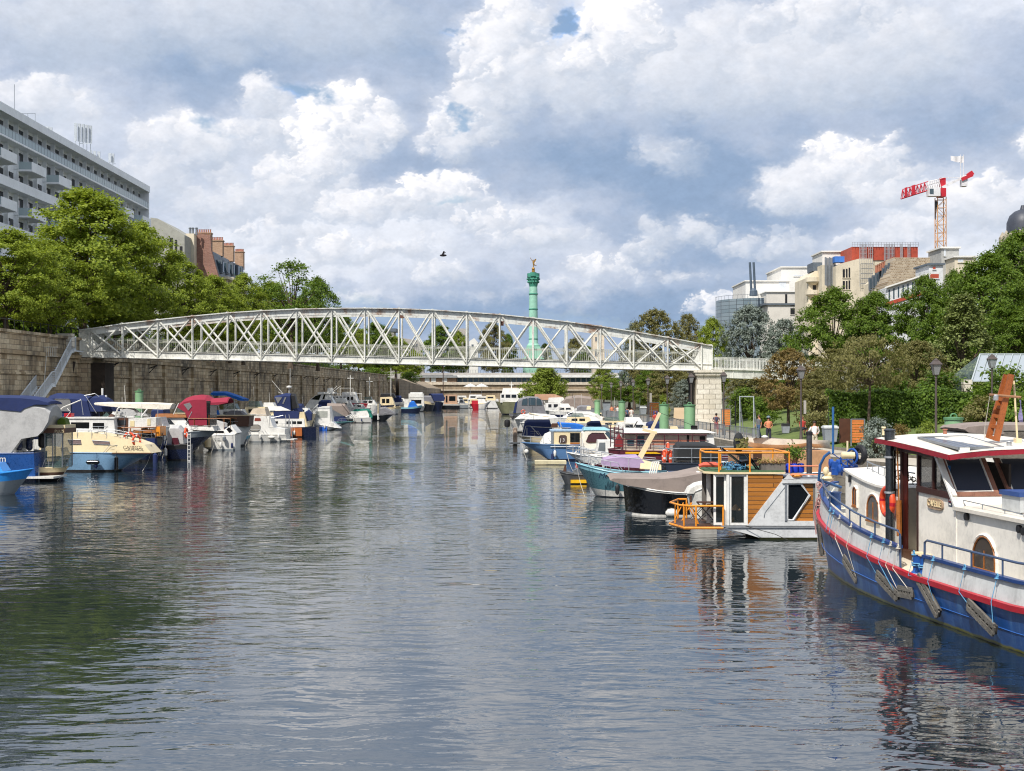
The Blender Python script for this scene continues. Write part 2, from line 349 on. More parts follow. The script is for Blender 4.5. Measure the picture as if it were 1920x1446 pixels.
def finish(o, label=None, cat=None, group=None, kind=None):
    if label: o['label'] = label
    if cat: o['category'] = cat
    if group: o['group'] = group
    if kind: o['kind'] = kind
    return o
def mesh_obj(name, mb, mats, off, smooth):
    me = bpy.data.meshes.new(name); ox, oy, oz = off
    me.from_pydata([(x-ox, y-oy, z-oz) for x, y, z in mb.v], [], mb.f)
    if not isinstance(mats, (list, tuple)): mats = [mats]
    for m in mats: me.materials.append(m)
    if len(mats) > 1: me.polygons.foreach_set('material_index', mb.m)
    me.update()
    if smooth:
        me.polygons.foreach_set('use_smooth', [True]*len(me.polygons))
        try: me.set_sharp_from_angle(angle=R(38))
        except Exception: pass
    o = bpy.data.objects.new(name, me); COL.objects.link(o); return o
class Thing:
    """an Empty at the thing's base plus its parts"""
    def __init__(s, name, label, cat, loc, group=None):
        s.o = bpy.data.objects.new(name, None); COL.objects.link(s.o); s.loc = Vector(loc); s.o.location = s.loc
        s.o.empty_display_size = .3; finish(s.o, label, cat, group)
    def part(s, name, mb, mats, parent=None, smooth=False, label=None, kind=None):
        o = mesh_obj(name, mb, mats, s.loc, smooth); o.parent = parent or s.o
        if label: o['label'] = label
        if kind: o['kind'] = kind
        return o
def solo(name, mb, mats, label=None, cat=None, group=None, kind=None, smooth=False, loc=None):
    if loc is None:
        xs = [p[0] for p in mb.v]; ys = [p[1] for p in mb.v]; zs = [p[2] for p in mb.v]
        loc = ((min(xs)+max(xs))/2, (min(ys)+max(ys))/2, min(zs))
    o = mesh_obj(name, mb, mats, loc, smooth); o.location = loc
    return finish(o, label, cat, group, kind)
def struct(name, mb, mats, smooth=False, loc=(0, 0, 0)):
    o = mesh_obj(name, mb, mats, loc, smooth); o.location = loc; o['kind'] = 'structure'; return o
def copy_tree(root, loc, rz=0, scale=(1, 1, 1), label=None, group=None, mat=None, matpart='crown'):
    def cp(o, parent):
        c = o.copy(); COL.objects.link(c); c.parent = parent
        if mat and o.name.split('.')[0] == matpart:
            c.material_slots[0].link = 'OBJECT'; c.material_slots[0].material = mat
        for ch in o.children: cp(ch, c)
        return c
    r = cp(root, None); r.location = loc; r.rotation_euler = (0, 0, rz); r.scale = scale
    if label: r['label'] = label
    if group: r['group'] = group
    return r
def text_mb(s, size, origin, ux, uz, depth=.01, bold=0, align='LEFT', shear=0):
    """letters as real geometry; ux, uz span the plane they lie on"""
    cu = bpy.data.curves.new('lettering', 'FONT'); cu.body = s; cu.size = size; cu.extrude = depth; cu.align_x = align; cu.shear = shear; cu.resolution_u = 3
    if bold: cu.offset = bold
    o = bpy.data.objects.new('lettering', cu); COL.objects.link(o)
    dg = bpy.context.evaluated_depsgraph_get(); me = bpy.data.meshes.new_from_object(o.evaluated_get(dg))
    ux = Vector(ux).normalized(); uz = Vector(uz).normalized(); n = ux.cross(uz); mb = MB(); O = Vector(origin)
    mb.add([O+ux*v.co.x+uz*v.co.y+n*v.co.z for v in me.vertices], [tuple(p.vertices) for p in me.polygons])
    bpy.data.objects.remove(o); bpy.data.curves.remove(cu); bpy.data.meshes.remove(me); return mb
def at(px, py, Y):                       # point seen at a photo pixel, Y metres ahead
    return Vector(((px-960)/F*Y, Y, CH+(HZ-py)/F*Y))
def WL(py): return CH*F/(py-HZ)          # distance of the water surface seen at a row

# ---------------------------------------------------------------- where the banks run
def xwall(y): return -40.8+(y-131)*.0219
def lerp_tab(t, y):
    if y <= t[0][0]: return t[0][1]
    for (a, b), (c, d_) in zip(t, t[1:]):
        if y <= c: return b+(d_-b)*(y-a)/(c-a)
    return t[-1][1]
def xq(y): return lerp_tab([(-40, 24), (25, 22.5), (60, 19.6), (75, 16.7), (83, 15.9), (108, 15.1), (122, 14.8), (150, 13.6), (184, 12.8), (250, 11.6), (400, 8.5), (520, 27)], y)
QR = 1.85; SL = 9.6; LQ = 1.7; END = 525
def lawn_off(y): return lerp_tab([(60, 4.5), (75, 3.6), (95, 3.6), (122, 4.6), (150, 6), (184, 7), (250, 8)], y)
ys = [-40, 0, 30, 60, 75, 83, 95, 108, 122, 135, 150, 184, 220, 250, 300, 350, 400]

# water
def water_mat():
    mt = bpy.data.materials.new('canal_water'); mt.use_nodes = True; t = NT(mt.node_tree)
    tcn = t.n('ShaderNodeTexCoord').outputs['Object']
    wv = t.v('ADD', tcn, t.v('SCALE', t.v('SUBTRACT', t.noise(tcn, .35, 2, .5, out='Color'), (.5, .5, .5)), scale=1.1))
    a = t.noise(t.v('MULTIPLY', wv, (.55, 1.15, 1)), 1.7, 2.0, .45)
    b_ = t.noise(t.v('MULTIPLY', wv, (.7, 1.3, 1)), 5.2, 2, .45)
    c_ = t.noise(t.v('MULTIPLY', tcn, (.10, .045, 1)), 1, 4, .6)
    e_ = t.noise(t.v('MULTIPLY', wv, (.5, 1.0, 1)), .62, 1.5, .4)
    calm = t.rng(c_, .38, .62, .30, 1.15)
    h = t.m('MULTIPLY', t.m('ADD', t.m('MULTIPLY', e_, .75), t.m('ADD', t.m('MULTIPLY', a, 1.0), t.m('MULTIPLY', b_, .13))), calm)
    bn = t.n('ShaderNodeBump'); bn.inputs['Strength'].default_value = 1; bn.inputs['Distance'].default_value = .043
    t.put(bn.inputs['Height'], h)
    b = t.n('ShaderNodeBsdfPrincipled'); b.inputs['Base Color'].default_value = (.013, .021, .026, 1); b.inputs['Roughness'].default_value = .0
    b.inputs['IOR'].default_value = 2.8; b.inputs['Specular IOR Level'].default_value = .6; t.put(b.inputs['Normal'], bn.outputs[0])
    o = t.n('ShaderNodeOutputMaterial'); t.t.links.new(b.outputs[0], o.inputs[0]); return mt
w = MB(); w.add([(-60, -40, 0), (60, -40, 0), (60, 540, 0), (-60, 540, 0)], [(0, 1, 2, 3)])
struct('water', w, water_mat())

STONE_L = blockm('stained_stone', hexc('#e2d0ae'), hexc('#a8916f'), (.13, .11, .085), 1.1, .42, 'YZ', .86, .02, moss=.7)
STONE_LX = blockm('stained_stone_cross', hexc('#cdbb9b'), hexc('#a8947a'), (.10, .085, .07), 1.1, .42, 'XZ', .6, .02)
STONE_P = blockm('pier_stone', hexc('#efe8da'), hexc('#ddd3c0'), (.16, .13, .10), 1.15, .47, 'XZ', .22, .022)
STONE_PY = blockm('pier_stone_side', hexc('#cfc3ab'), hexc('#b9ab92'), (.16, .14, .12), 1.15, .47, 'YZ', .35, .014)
STONE_Q = blockm('quay_stone', hexc('#9c9384'), hexc('#837a6b'), (.12, .11, .10), 1.0, .4, 'YZ', .5, .015)
PAVE = groundm('quay_paving', hexc('#a39a8c'), hexc('#b7ae9f'), .3, 9)
SANDP = groundm('sandy_path', hexc('#b79f80'), hexc('#a5906f'), .3, 12)
GRASS = groundm('lawn_grass', (.075, .115, .022), (.14, .18, .045), .35, 16, .6)
STREET = groundm('street_asphalt', (.055, .055, .058), (.09, .088, .085), .2, 15)
EARTH = groundm('far_ground', (.07, .075, .045), (.10, .10, .07), .02, .4)

# the ground: one sheet to the horizon on each side of the basin trench
g = MB()
rowsL = [[(-4500, y, SL-.004), (-120, y, SL-.004), (xwall(y)-.9, y, SL-.004)] for y in [-200]+ys[1:]+[END+1]]
g.loft(rowsL)
rowsR = [[(xq(y)+lawn_off(y), y, QR-.004), (xq(y)+lawn_off(y)+6, y, QR+.9), (xq(y)+26, y, 5.2), (xq(y)+40, y, SL-.6), (4500, y, SL-.6)] for y in [-40]+ys[1:]+[END+1]]
g.loft(rowsR)
g.add([(-4500, END+1, SL-.004), (4500, END+1, SL-.004), (4500, 8000, SL-.004), (-4500, 8000, SL-.004)], [(0, 1, 2, 3)])
struct('ground', g, EARTH, smooth=True)
m = MB(); m.loft([[(xq(y), y, -1), (xq(y), y, QR+.001)] for y in ys+[460]]); struct('quay_wall', m, STONE_Q)
m = MB(); m.loft([[(xq(y), y, QR+.001), (xq(y)+.5, y, QR+.001), (xq(y)+lawn_off(y)+.01, y, QR+.001)] for y in ys+[460, END+1]]); struct('right_quay', m, PAVE)
m = MB(); m.loft([[(xq(y)+lawn_off(y), y, QR+.012), (xq(y)+lawn_off(y)+2, y, QR+.45), (xq(y)+lawn_off(y)+6, y, QR+1.3), (xq(y)+26.2, y, 5.22)] for y in [66, 75, 83, 95, 108, 122, 135, 150, 165]], m=0); struct('lawn', m, GRASS, smooth=True)
m = MB(); m.loft([[(xwall(y), y, LQ), (xwall(y)+4.5, y, LQ), (xwall(y)+4.5, y, -1)] for y in [40]+ys[6:]]); struct('left_quay', m, PAVE)
m = MB(); m.loft([[(-75, y, SL), (xwall(y)-.85, y, SL)] for y in [60]+ys[6:]]); struct('street', m, STREET)

# left embankment wall: coping, string courses, pilasters
t = Thing('embankment_wall', 'tall stained stone embankment wall along the left side of the basin', 'wall', (xwall(200), 200, LQ))
b = MB(); yy = [60]+ys[6:]
b.loft([[(xwall(y), y, -1), (xwall(y)-.02, y, 10.4)] for y in yy]); b.loft([[(xwall(y)-.02, y, 10.4), (xwall(y)-.8, y, 10.4), (xwall(y)-.8, y, SL-.5)] for y in yy])
b.add([(xwall(400), 400, -1), (xwall(400), 400, 10.4), (xwall(400)-14, 400, 10.4), (xwall(400)-14, 400, -1)], [(0, 1, 2, 3)])
t.part('masonry', b, STONE_L)
def course(z0, z1, out):
    c = MB()
    for a, e in zip(yy, yy[1:]):
        c.loft([[(xwall(y), y, z0), (xwall(y)+out, y, z0+.03), (xwall(y)+out, y, z1), (xwall(y), y, z1)] for y in (a, e)])
    return c
t.part('coping', course(10.2, 10.47, .16), STONE_L); t.part('string_course', course(8.45, 8.8, .20), STONE_L)
t.part('string_course', course(6.8, 6.97, .12), STONE_L)
for y in [78, 92, 106]+list(range(134, 396, 13)):
    p = MB(); p.box(xwall(y)-.1, xwall(y)+.30, y-.55, y+.55, LQ, 8.45); t.part('pilaster', p, STONE_L)
for y in range(140, 300, 14):     # iron brackets fixed to the wall
    p = MB(); x = xwall(y)+.02; p.beam((x, y, 8.0), (x+.9, y, 8.3), .10, .12); p.beam((x, y, 7.5), (x+.7, y, 8.25), .08, .08); t.part('iron_bracket', p, DARK)
iv = pm('iron_black', '#1c1c1e', .6)
rl = MB()
for y in range(90, 330, 2): rl.tube([(xwall(y)-.5, y, 10.4), (xwall(y)-.5, y, 11.35)], .03, 4)
rl.tube([(xwall(y)-.5, y, 11.35) for y in (90, 200, 330)], .03, 4)
solo('street_railing', rl, iv, 'dark iron street railing on top of the embankment wall', 'railing')
# ---------------------------------------------------------------- footbridge
BW = pm('bridge_white', '#dddcd3', .5, var=.28, scale=.9, streak=.32)
def rusty(name, base):
    mt = bpy.data.materials.new(name); mt.use_nodes = True; t = NT(mt.node_tree)
    tcn = t.n('ShaderNodeTexCoord').outputs['Object']; n = t.noise(tcn, .45, 8, .72); n2 = t.noise(t.v('MULTIPLY', tcn, (2.5, 2.5, .6)), 1.4, 6, .7)
    c = t.mix(t.rng(n, .50, .62, 0, .9), hexc(base), (.24, .12, .06)); c = t.mix(t.rng(n2, .5, .72, 0, .55), c, (.20, .19, .17))
    b = t.n('ShaderNodeBsdfPrincipled'); t.put(b.inputs['Base Color'], c); b.inputs['Roughness'].default_value = .6
    o = t.n('ShaderNodeOutputMaterial'); t.t.links.new(b.outputs[0], o.inputs[0]); return mt
BWR = rusty('bridge_chord_paint', '#d2d3cd')
BD = 131.0; BD2 = 134.8
def bp(px, py, y=BD): return at(px, py, BD)+Vector((0, y-BD, 0))
xsv = [168, 230, 296, 361, 427, 490, 556, 622, 684, 748, 811, 875, 937, 1000, 1063, 1126, 1188, 1252, 1315]
ytop = [617, 607.5, 600, 593, 587, 583, 580, 578.5, 578, 579, 581.5, 585.5, 590, 596.5, 603.5, 612, 622, 633, 645]
def ybot(x): return 668.5+(x-175)*.0222
t = Thing('footbridge', 'white riveted arched truss footbridge with rusty chords crossing the basin', 'footbridge', tuple(bp(740, 680)), None)
for k, Y in enumerate((BD, BD2)):
    tp = [bp(x, y, Y) for x, y in zip(xsv, ytop)]; bt = [bp(x, ybot(x)-7, Y) for x in xsv]
    c = MB()
    full = [bp(150, 619, Y)]+tp+[bp(1334, 648.5, Y)]
    for a, e in zip(full, full[1:]):
        c.beam(a, e, .60, .09); c.beam(a-Vector((0, 0, .32)), e-Vector((0, 0, .32)), .10, .56)
    for a in tp: c.box(a.x-.10, a.x+.10, Y-.28, Y+.28, a.z-.02, a.z+.10)
    t.part('top_chord', c, BWR)
    c = MB(); L0 = bp(150, ybot(150)-5, Y); L1 = bp(1334, ybot(1334)-5, Y)
    c.beam(L0, L1, .09, .62); c.beam(L0-Vector((0, 0, .31)), L1-Vector((0, 0, .31)), .42, .06); c.beam(L0+Vector((0, 0, .31)), L1+Vector((0, 0, .31)), .30, .05)
    t.part('bottom_chord', c, BW)
    for i, (a, e) in enumerate(zip(tp, bt)):
        c = MB(); c.beam(a-Vector((0, 0, .2)), e, .17, .18, up=(0, 1, 0)); c.box(e.x-.04, e.x+.04, Y-.24, Y-.05, e.z-.35, a.z-.3)
        t.part('vertical', c, BW)
    for i in range(len(xsv)-1):
        c = MB(); c.beam(tp[i]+Vector((.25, -.11, -.25)), bt[i+1]+Vector((-.1, -.11, -.12)), .175, .10, up=(0, 1, 0)); c.beam(tp[i]+Vector((.25, -.17, -.25)), bt[i+1]+Vector((-.1, -.17, -.12)), .19, .05); t.part('diagonal', c, BW)
        c = MB(); c.beam(tp[i+1]+Vector((-.25, .02, -.25)), bt[i]+Vector((.1, .02, -.12)), .175, .10, up=(0, 1, 0)); c.beam(tp[i+1]+Vector((-.25, -.04, -.25)), bt[i]+Vector((.1, -.04, -.12)), .19, .05); t.part('diagonal', c, BW)
    # riveted end plates
    for px0, px1, ya, yb in ((150, 172, 620, ybot(160)-2), (172, 206, 640, ybot(190)-4), (1315, 1335, 646, ybot(1325)-2), (1300, 1315, 652, ybot(1308)-4)):
        c = MB(); a = bp(px0, ya, Y-.03); e = bp(px1, yb, Y-.03)
        if px0 == 172: c.prism([bp(172, 634, Y-.03), bp(206, ybot(206)-4, Y-.03), bp(172, ybot(172)-4, Y-.03)], (0, .06, 0))
        elif px0 == 1300: c.prism([bp(1315, 652, Y-.03), bp(1296, ybot(1296)-8, Y-.03), bp(1315, ybot(1315)-4, Y-.03)], (0, .06, 0))
        else: c.box(a.x, e.x, Y-.06, Y+.06, e.z, a.z); c.beam((a.x, Y-.1, e.z), (a.x, Y-.1, a.z), .12, .12, up=(0, 1, 0)); c.beam((e.x, Y-.1, e.z), (e.x, Y-.1, a.z-.05), .12, .12, up=(0, 1, 0))
        t.part('gusset_plate', c, BW)
    rr = MB(); yr = Y+(.35 if k == 0 else -.35)
    a = bp(200, ybot(200)-10, yr); e = bp(1330, ybot(1330)-10, yr); nb = 300
    for i in range(nb+1):
        q = a.lerp(e, i/nb); big = i % 10 == 0; rr.beam(q, q+Vector((0, 0, 1.22)), .06 if big else .022, .06 if big else .022, up=(0, 1, 0))
    for h in (.18, 1.08, 1.22): rr.beam(a+Vector((0, 0, h)), e+Vector((0, 0, h)), .04, .04)
    rr.beam(a+Vector((0, .06, .0)), e+Vector((0, .06, .0)), .03, .30, 1)
    t.part('railing', rr, [pm('rail_grey', '#b3b3a6', .6), pm('deck_dark', '#4a4944', .9)])
c = MB(); a = bp(150, ybot(150)-8, (BD+BD2)/2); e = bp(1334, ybot(1334)-8, (BD+BD2)/2); c.beam(a, e, BD2-BD-.2, .12); t.part('deck', c, pm('deck_dark', '#4a4944', .9))
for i in range(0, 19):
    q = bp(xsv[i], ybot(xsv[i])-4, BD); c = MB(); c.beam(q, q+Vector((0, BD2-BD, 0)), .14, .36); t.part('cross_beam', c, BW)
for i in (2, 5, 10, 12, 16):
    if ytop[i] < 600:
        q = bp(xsv[i], ytop[i]+7, BD); c = MB(); c.beam(q, q+Vector((0, BD2-BD, 0)), .10, .16); t.part('cross_brace', c, BW)
# lantern boxes hung in the truss
for px in (752, 939):
    c = MB(); q = at(px+1.5, 588 if px < 800 else 602, BD+1.4); c.box(q.x-.2, q.x+.2, q.y-.2, q.y+.2, q.z-.45, q.z-.1); c.lathe((q.x, q.y, q.z-.1), [(.28, 0), (.1, .18), (.02, .3)], 8); t.part('deck_light', c, pm('rusty_brown', '#6b4a3c', .7))
# right approach span on girders
t2 = Thing('approach_span', 'white girder walkway with balustrade running from the stone pier into the park', 'walkway', tuple(bp(1400, 695)))
for k, Y in enumerate((BD, BD2)):
    a = at(1336, 697.5, BD)+Vector((0, Y-BD, 0)); e = a+Vector((16, 3.4, -.42))
    c = MB(); c.beam(a-Vector((0, 0, .15)), e-Vector((0, 0, .15)), .12, .78); c.beam(a+Vector((0, -.05, .26)), e+Vector((0, -.05, .26)), .3, .06)
    for q in range(0, 9): z = a.lerp(e, q/8); c.beam(z+Vector((0, -.08, -.54)), z+Vector((0, -.08, .25)), .06, .06, up=(0, 1, 0))
    t2.part('girder', c, BW)
    rr = MB(); nb = 108; a = a+Vector((0, .1, .28)); e = e+Vector((0, .1, .28))
    for i in range(nb+1):
        q = a.lerp(e, i/nb); big = i % 9 == 0; rr.beam(q, q+Vector((0, 0, 1.12)), .07 if big else .035, .07 if big else .035, up=(0, 1, 0))
    for h in (.12, 1.0, 1.12): rr.beam(a+Vector((0, 0, h)), e+Vector((0, 0, h)), .05, .05)
    t2.part('railing', rr, BW)
c = MB(); a = at(1336, 697.5, BD)+Vector((0, 1.8, .1)); c.beam(a, a+Vector((16, 3.4, -.42)), 3.4, .14); t2.part('deck', c, pm('deck_dark', '#4a4944', .9))
# right pier
def pier_obj(name, label, px0, px1, pyt, zb, mx, my, depth=4.6, taper=.012):
    t = Thing(name, label, 'pier', (at((px0+px1)/2, 800, BD).x, BD+depth/2, zb))
    a = at(px0, pyt, BD-.5); e = at(px1, pyt, BD-.5); x0, x1, zt = a.x, e.x, a.z
    b = MB(); f = (zt-zb)*taper*3
    b.prism([(x0-f, BD-.4, zb), (x1+f, BD-.4, zb), (x1, BD-.4, zt-.55), (x0, BD-.4, zt-.55)], (0, depth, 0), 0)
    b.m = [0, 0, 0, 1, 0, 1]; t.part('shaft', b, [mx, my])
    c = MB(); c.box(x0-.16, x1+.16, BD-.60, BD+depth-.2, zt-.55, zt-.1); c.box(x0-.28, x1+.28, BD-.72, BD+depth-.1, zt-.28, zt-.06)
    t.part('cap', c, mx); c = MB(); c.box(x0-f-.15, x1+f+.15, BD-.62, BD+depth+.1, zb, zb+.85); t.part('plinth', c, mx); return t
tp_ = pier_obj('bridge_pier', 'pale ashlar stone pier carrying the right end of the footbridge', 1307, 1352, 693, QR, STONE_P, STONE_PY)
for yy_ in (BD+.1, BD+1.2):   # dark iron rocker columns on its left
    c = MB(); q = at(1298, 700, BD); c.lathe((q.x, yy_+.3, QR), [(.34, 0), (.34, .3), (.20, .5), (.17, 4.3), (.30, 4.6), (.30, 4.85)], 10); tp_.part('iron_column', c, DARK, smooth=True)
tl_ = pier_obj('bridge_abutment', 'narrow stained stone abutment under the left end of the footbridge', 147, 164, 670, LQ, STONE_LX, STONE_L, 4.2, .002)
c = MB(); q = at(176, 700, BD+.8); c.box(q.x-.45, q.x+1.1, BD+.6, BD+3.6, LQ, q.z+1.0); tl_.part('shaded_recess', c, pm('recess_shade_and_pipe', '#3a3129', .95, var=.4, bump=.6))  # dark-coloured solid block stands in for the shaded opening beside the abutment
c = MB(); q = at(133, 700, BD-2); c.tube([(q.x, BD-1.8, LQ), (q.x-.3, BD-1.8, 6), (q.x+.1, BD-1.8, 8.2)], .28, 8); tl_.part('drain_pipe', c, pm('recess_shade_and_pipe', '#3a3129'))
# parapet gate box + ivy at the landing
gl = MB(); a = at(108, 628, 127.8); gl.box(a.x, a.x+1.5, 127.2, 128, a.z-1.1, a.z+.1); solo('gate_post', gl, STONE_P, 'square pale gate post beside the top landing of the metal stair', 'gate post')
# metal stair
st = Thing('metal_stair', 'galvanised metal stair with solid side panels going down the embankment wall', 'stairs', (xwall(112)+1.2, 112, LQ))
ST = pm('galvanised', '#d2d8dc', .45, 0, var=.1)
path = [(141, 657, 128.3), (134, 660, 127.2), (103, 722, 121.4), (97, 724, 120.5), (66, 768, 114.4), (40, 806, 109.5)]
pts = [at(*p) for p in path]
for off in (0, 1.15):
    b = MB(); o = Vector((-off, 0, 0))
    for a, e in zip(pts, pts[1:]):
        nn = max(2, int((e-a).length/.22)); b.beam(a+o+Vector((0, 0, 1.22)), e+o+Vector((0, 0, 1.22)), .07, .07); b.beam(a+o+Vector((0, 0, .2)), e+o+Vector((0, 0, .2)), .05, .05); b.beam(a+o, e+o, .07, .26)
        for k_ in range(nn): q = a.lerp(e, k_/nn)+o; b.beam(q, q+Vector((0, 0, 1.22)), .03, .03, up=(0, 1, 0))
    st.part('side_panel', b, ST)
    for k_, q in enumerate([pts[0], pts[1].lerp(pts[2], .33), pts[1].lerp(pts[2], .66), pts[2], pts[3].lerp(pts[4], .5), pts[4]]):
        b = MB(); b.beam(q+o-Vector((-.05, 0, .1)), q+o+Vector((.05, 0, 1.3)), .07, .07); st.part('post', b, ST)
for a, e in ((pts[1], pts[2]), (pts[3], pts[4]), (pts[4], pts[5])):
    n = int((a.z-e.z)/.2)
    for i in range(n):
        q = a.lerp(e, (i+.5)/n); b = MB(); b.box(q.x-1.12, q.x-.02, q.y-.17, q.y+.17, q.z+.02, q.z+.07); st.part('tread', b, ST)
b = MB(); b.box(pts[3].x-1.2, pts[2].x+.1, pts[3].y, pts[2].y, pts[3].z-.06, pts[3].z+.02); st.part('landing', b, ST)
b = MB(); q = pts[0]; b.box(q.x-1.8, q.x+.1, q.y-.6, q.y+2.2, q.z-.12, q.z); st.part('landing', b, ST)
# old cage ladder behind it
cl = MB(); a = at(74, 668, 121.4); e = at(70, 716, 121.4)
for k in range(10): cl.beam((a.x+k*.16, a.y, a.z), (a.x+k*.16, a.y, a.z+.8), .03, .03, up=(0, 1, 0))
cl.beam(a, a+Vector((1.6, 0, 0)), .05, .05); cl.beam(a+Vector((0, 0, .8)), a+Vector((1.6, 0, .8)), .05, .05)
cl.tube([a, a.lerp(e, .8), e+Vector((-.4, 0, 0))], .05); cl.tube([a+Vector((.6, 0, 0)), e+Vector((.6, 0, 0))], .04)
solo('ladder_gate', cl, BW, 'small white barred gate and ladder on the wall left of the metal stair', 'gate')

# ---------------------------------------------------------------- the green column with the gilded figure
CZ = 610.0
PATINA = pm('verdigris', '#93c4ae', .55, var=.2, scale=.25, streak=.1)
PATD = pm('verdigris_dark', '#3f8a74', .55, var=.3, scale=.8)
GOLD = pm('gilding', '#b58a45', .35, .7, var=.2)
def cz(py): return CH+(HZ-py)/F*CZ
cx = at(1000, 700, CZ).x; ppm = F/CZ
tc_ = Thing('memorial_column', 'tall verdigris green bronze column topped by a gilded winged figure', 'column', (cx, CZ, SL))
def lz(prof): return [(wpx/2/ppm, cz(py)-SL) for wpx, py in prof]
b = MB(); b.box(cx-3.6, cx+3.6, CZ-3.6, CZ+3.6, cz(672), cz(655)); b.box(cx-4.6, cx+4.6, CZ-4.6, CZ+4.6, SL, cz(671.5)); b.box(cx-3.1, cx+3.1, CZ-3.1, CZ+3.1, cz(655.2), cz(650)); tc_.part('pedestal', b, PATINA)
b = MB(); b.lathe((cx, CZ, SL), lz([(24, 651), (25, 648), (19, 645), (17, 643), (16.4, 600), (15.3, 545), (14.6, 538)]), 24); tc_.part('shaft', b, PATINA, smooth=True)
for py in (636, 608, 580, 551.5): b = MB(); b.lathe((cx, CZ, SL), lz([(16.2, py+1.2), (17.6, py+.8), (17.6, py-.8), (16, py-1.2)]), 24); tc_.part('ring_band', b, PATD, smooth=True)
b = MB(); b.lathe((cx, CZ, SL), lz([(14.6, 538), (16, 535), (18, 530), (22, 524), (21, 522), (24, 520)]), 20)
for k in range(12):
    a = 2*math.pi*k/12; r = 9.2/ppm; b.ball((cx+r*math.cos(a), CZ+r*math.sin(a), cz(529)), .55, 6); b.ball((cx+r*1.2*math.cos(a), CZ+r*1.2*math.sin(a), cz(523.5)), .45, 6)
tc_.part('capital', b, PATD)
b = MB(); b.box(cx-2.35, cx+2.35, CZ-2.35, CZ+2.35, cz(521), cz(518)); b.lathe((cx, CZ, SL), lz([(23, 519), (23.4, 518.5), (23.4, 513), (22.6, 513), (22.6, 518)]), 20); tc_.part('balcony', b, PATD)
b = MB(); b.lathe((cx, CZ, SL), lz([(13, 519), (13, 514), (12, 513.5), (12, 511)]), 16); tc_.part('lantern', b, PATD)
b = MB(); b.lathe((cx, CZ, SL), lz([(6, 511), (6, 506.5), (4, 506)]), 12); b.ball((cx, CZ, cz(504.2)), .72, 10); tc_.part('globe', b, GOLD, smooth=True)
fig = MB(); h0 = cz(502.6)
fig.tube([(cx, CZ, h0), (cx+.05, CZ, h0+1.1), (cx+.15, CZ, h0+1.9)], [.16, .2, .34], 8); fig.tube([(cx+.15, CZ, h0+1.8), (cx+.7, CZ, h0+1.1), (cx+1.4, CZ+.2, h0+1.15)], [.28, .2, .12], 8)
fig.tube([(cx+.12, CZ, h0+1.7), (cx, CZ, h0+2.5), (cx-.05, CZ, h0+3.1)], [.34, .40, .22], 8); fig.ball((cx-.1, CZ, h0+3.45), .26, 8)
fig.tube([(cx-.2, CZ, h0+2.9), (cx-.7, CZ, h0+3.4), (cx-1.15, CZ, h0+4.2)], [.16, .13, .08], 6); fig.ball((cx-1.2, CZ, h0+4.35), .2, 6)
fig.tube([(cx+.2, CZ, h0+2.9), (cx+.6, CZ, h0+2.5), (cx+.9, CZ-.3, h0+2.1)], [.15, .12, .08], 6); tc_.part('statue', fig, GOLD, smooth=True)
for s_ in (-1, 1):
    wg = MB(); wg.prism([(cx+.1, CZ+.2*s_, h0+2.4), (cx+.9, CZ+.6*s_, h0+2.9), (cx+1.35, CZ+.8*s_, h0+3.9), (cx+.9, CZ+.7*s_, h0+3.95), (cx+.2, CZ+.3*s_, h0+3.3), (cx-.1, CZ+.2*s_, h0+2.9)], (0, .1, 0)); tc_.part('wing', wg, GOLD)

# ---------------------------------------------------------------- end of the basin: quay wall and the long glazed station
BRK = blockm('end_wall_stone', hexc('#b3a188'), hexc('#9d8a70'), (.16, .12, .09), 2.2, .8, 'XZ', .45, .03)
t = Thing('end_wall', 'brown stone quay wall closing the far end of the basin', 'wall', (0, END, 0))
b = MB(); b.box(-46, 60, END, END+3, -1, 8.5); t.part('masonry', b, BRK)
b = MB(); b.box(-46, 60, END-.5, END+.2, 8.5, 9.5); t.part('parapet', b, pm('parapet_stone', '#c3b7a4', .9, var=.25))
b = MB(); b.box(-46, 60, END-.7, END, 6.3, 6.7); t.part('string_course', b, pm('parapet_stone', '#c3b7a4'))
END2 = END+10
t = Thing('station_building', 'long low station hall with a band of dark windows and a white roof edge', 'station', (0, END2, SL))
x0 = at(857, 700, END2).x; x1 = at(1160, 700, END2).x; zt = at(0, 708, END2).z; zb = at(0, 717, END2).z
b = MB(); b.box(x0, x1, END2, END2+9, SL, zt); t.part('wall', b, pm('concrete_grey', '#8e8c86', .8))
b = MB(); b.box(x0-1.5, x1, END2-1.2, END2+10, zt, at(0, 703.5, END2).z); t.part('roof_slab', b, pm('roof_white', '#d9d8d4', .6))
b = MB(); b.box(x0-14, x1, END2+2, END2+16, at(0, 703.5, END2).z, at(0, 699, END2).z); t.part('upper_deck', b, pm('concrete_warm', '#a5a09a', .8))
n = 30
for i in range(n):
    xa = x0+(x1-x0)*i/n; xb = x0+(x1-x0)*(i+1)/n
    b = MB(); b.box(xa+.28, xb-.28, END2-.08, END2+.05, zb, zt-.25); t.part('window', b, GLASSB)
rl = MB()
for i in range(0, 80): x = x0-12+i*1.0; rl.tube([(x, END2+3, at(0, 699, END2).z), (x, END2+3, at(0, 699, END2).z+1.1)], .06, 4)
rl.beam((x0-12, END2+3, at(0, 699, END2).z+1.1), (x0+68, END2+3, at(0, 699, END2).z+1.1), .08, .08); t.part('roof_railing', rl, GREYM)
t = Thing('station_annex', 'low beige brick annex with three white windows left of the station hall', 'building', (at(815, 0, END2).x, END2, SL))
xa, xb = at(778, 0, END2).x, at(856, 0, END2).x
b = MB(); b.box(xa, xb, END2-1, END2+8, SL, zt-.1); t.part('wall', b, pm('annex_brick', '#a2836a', .85, var=.25))
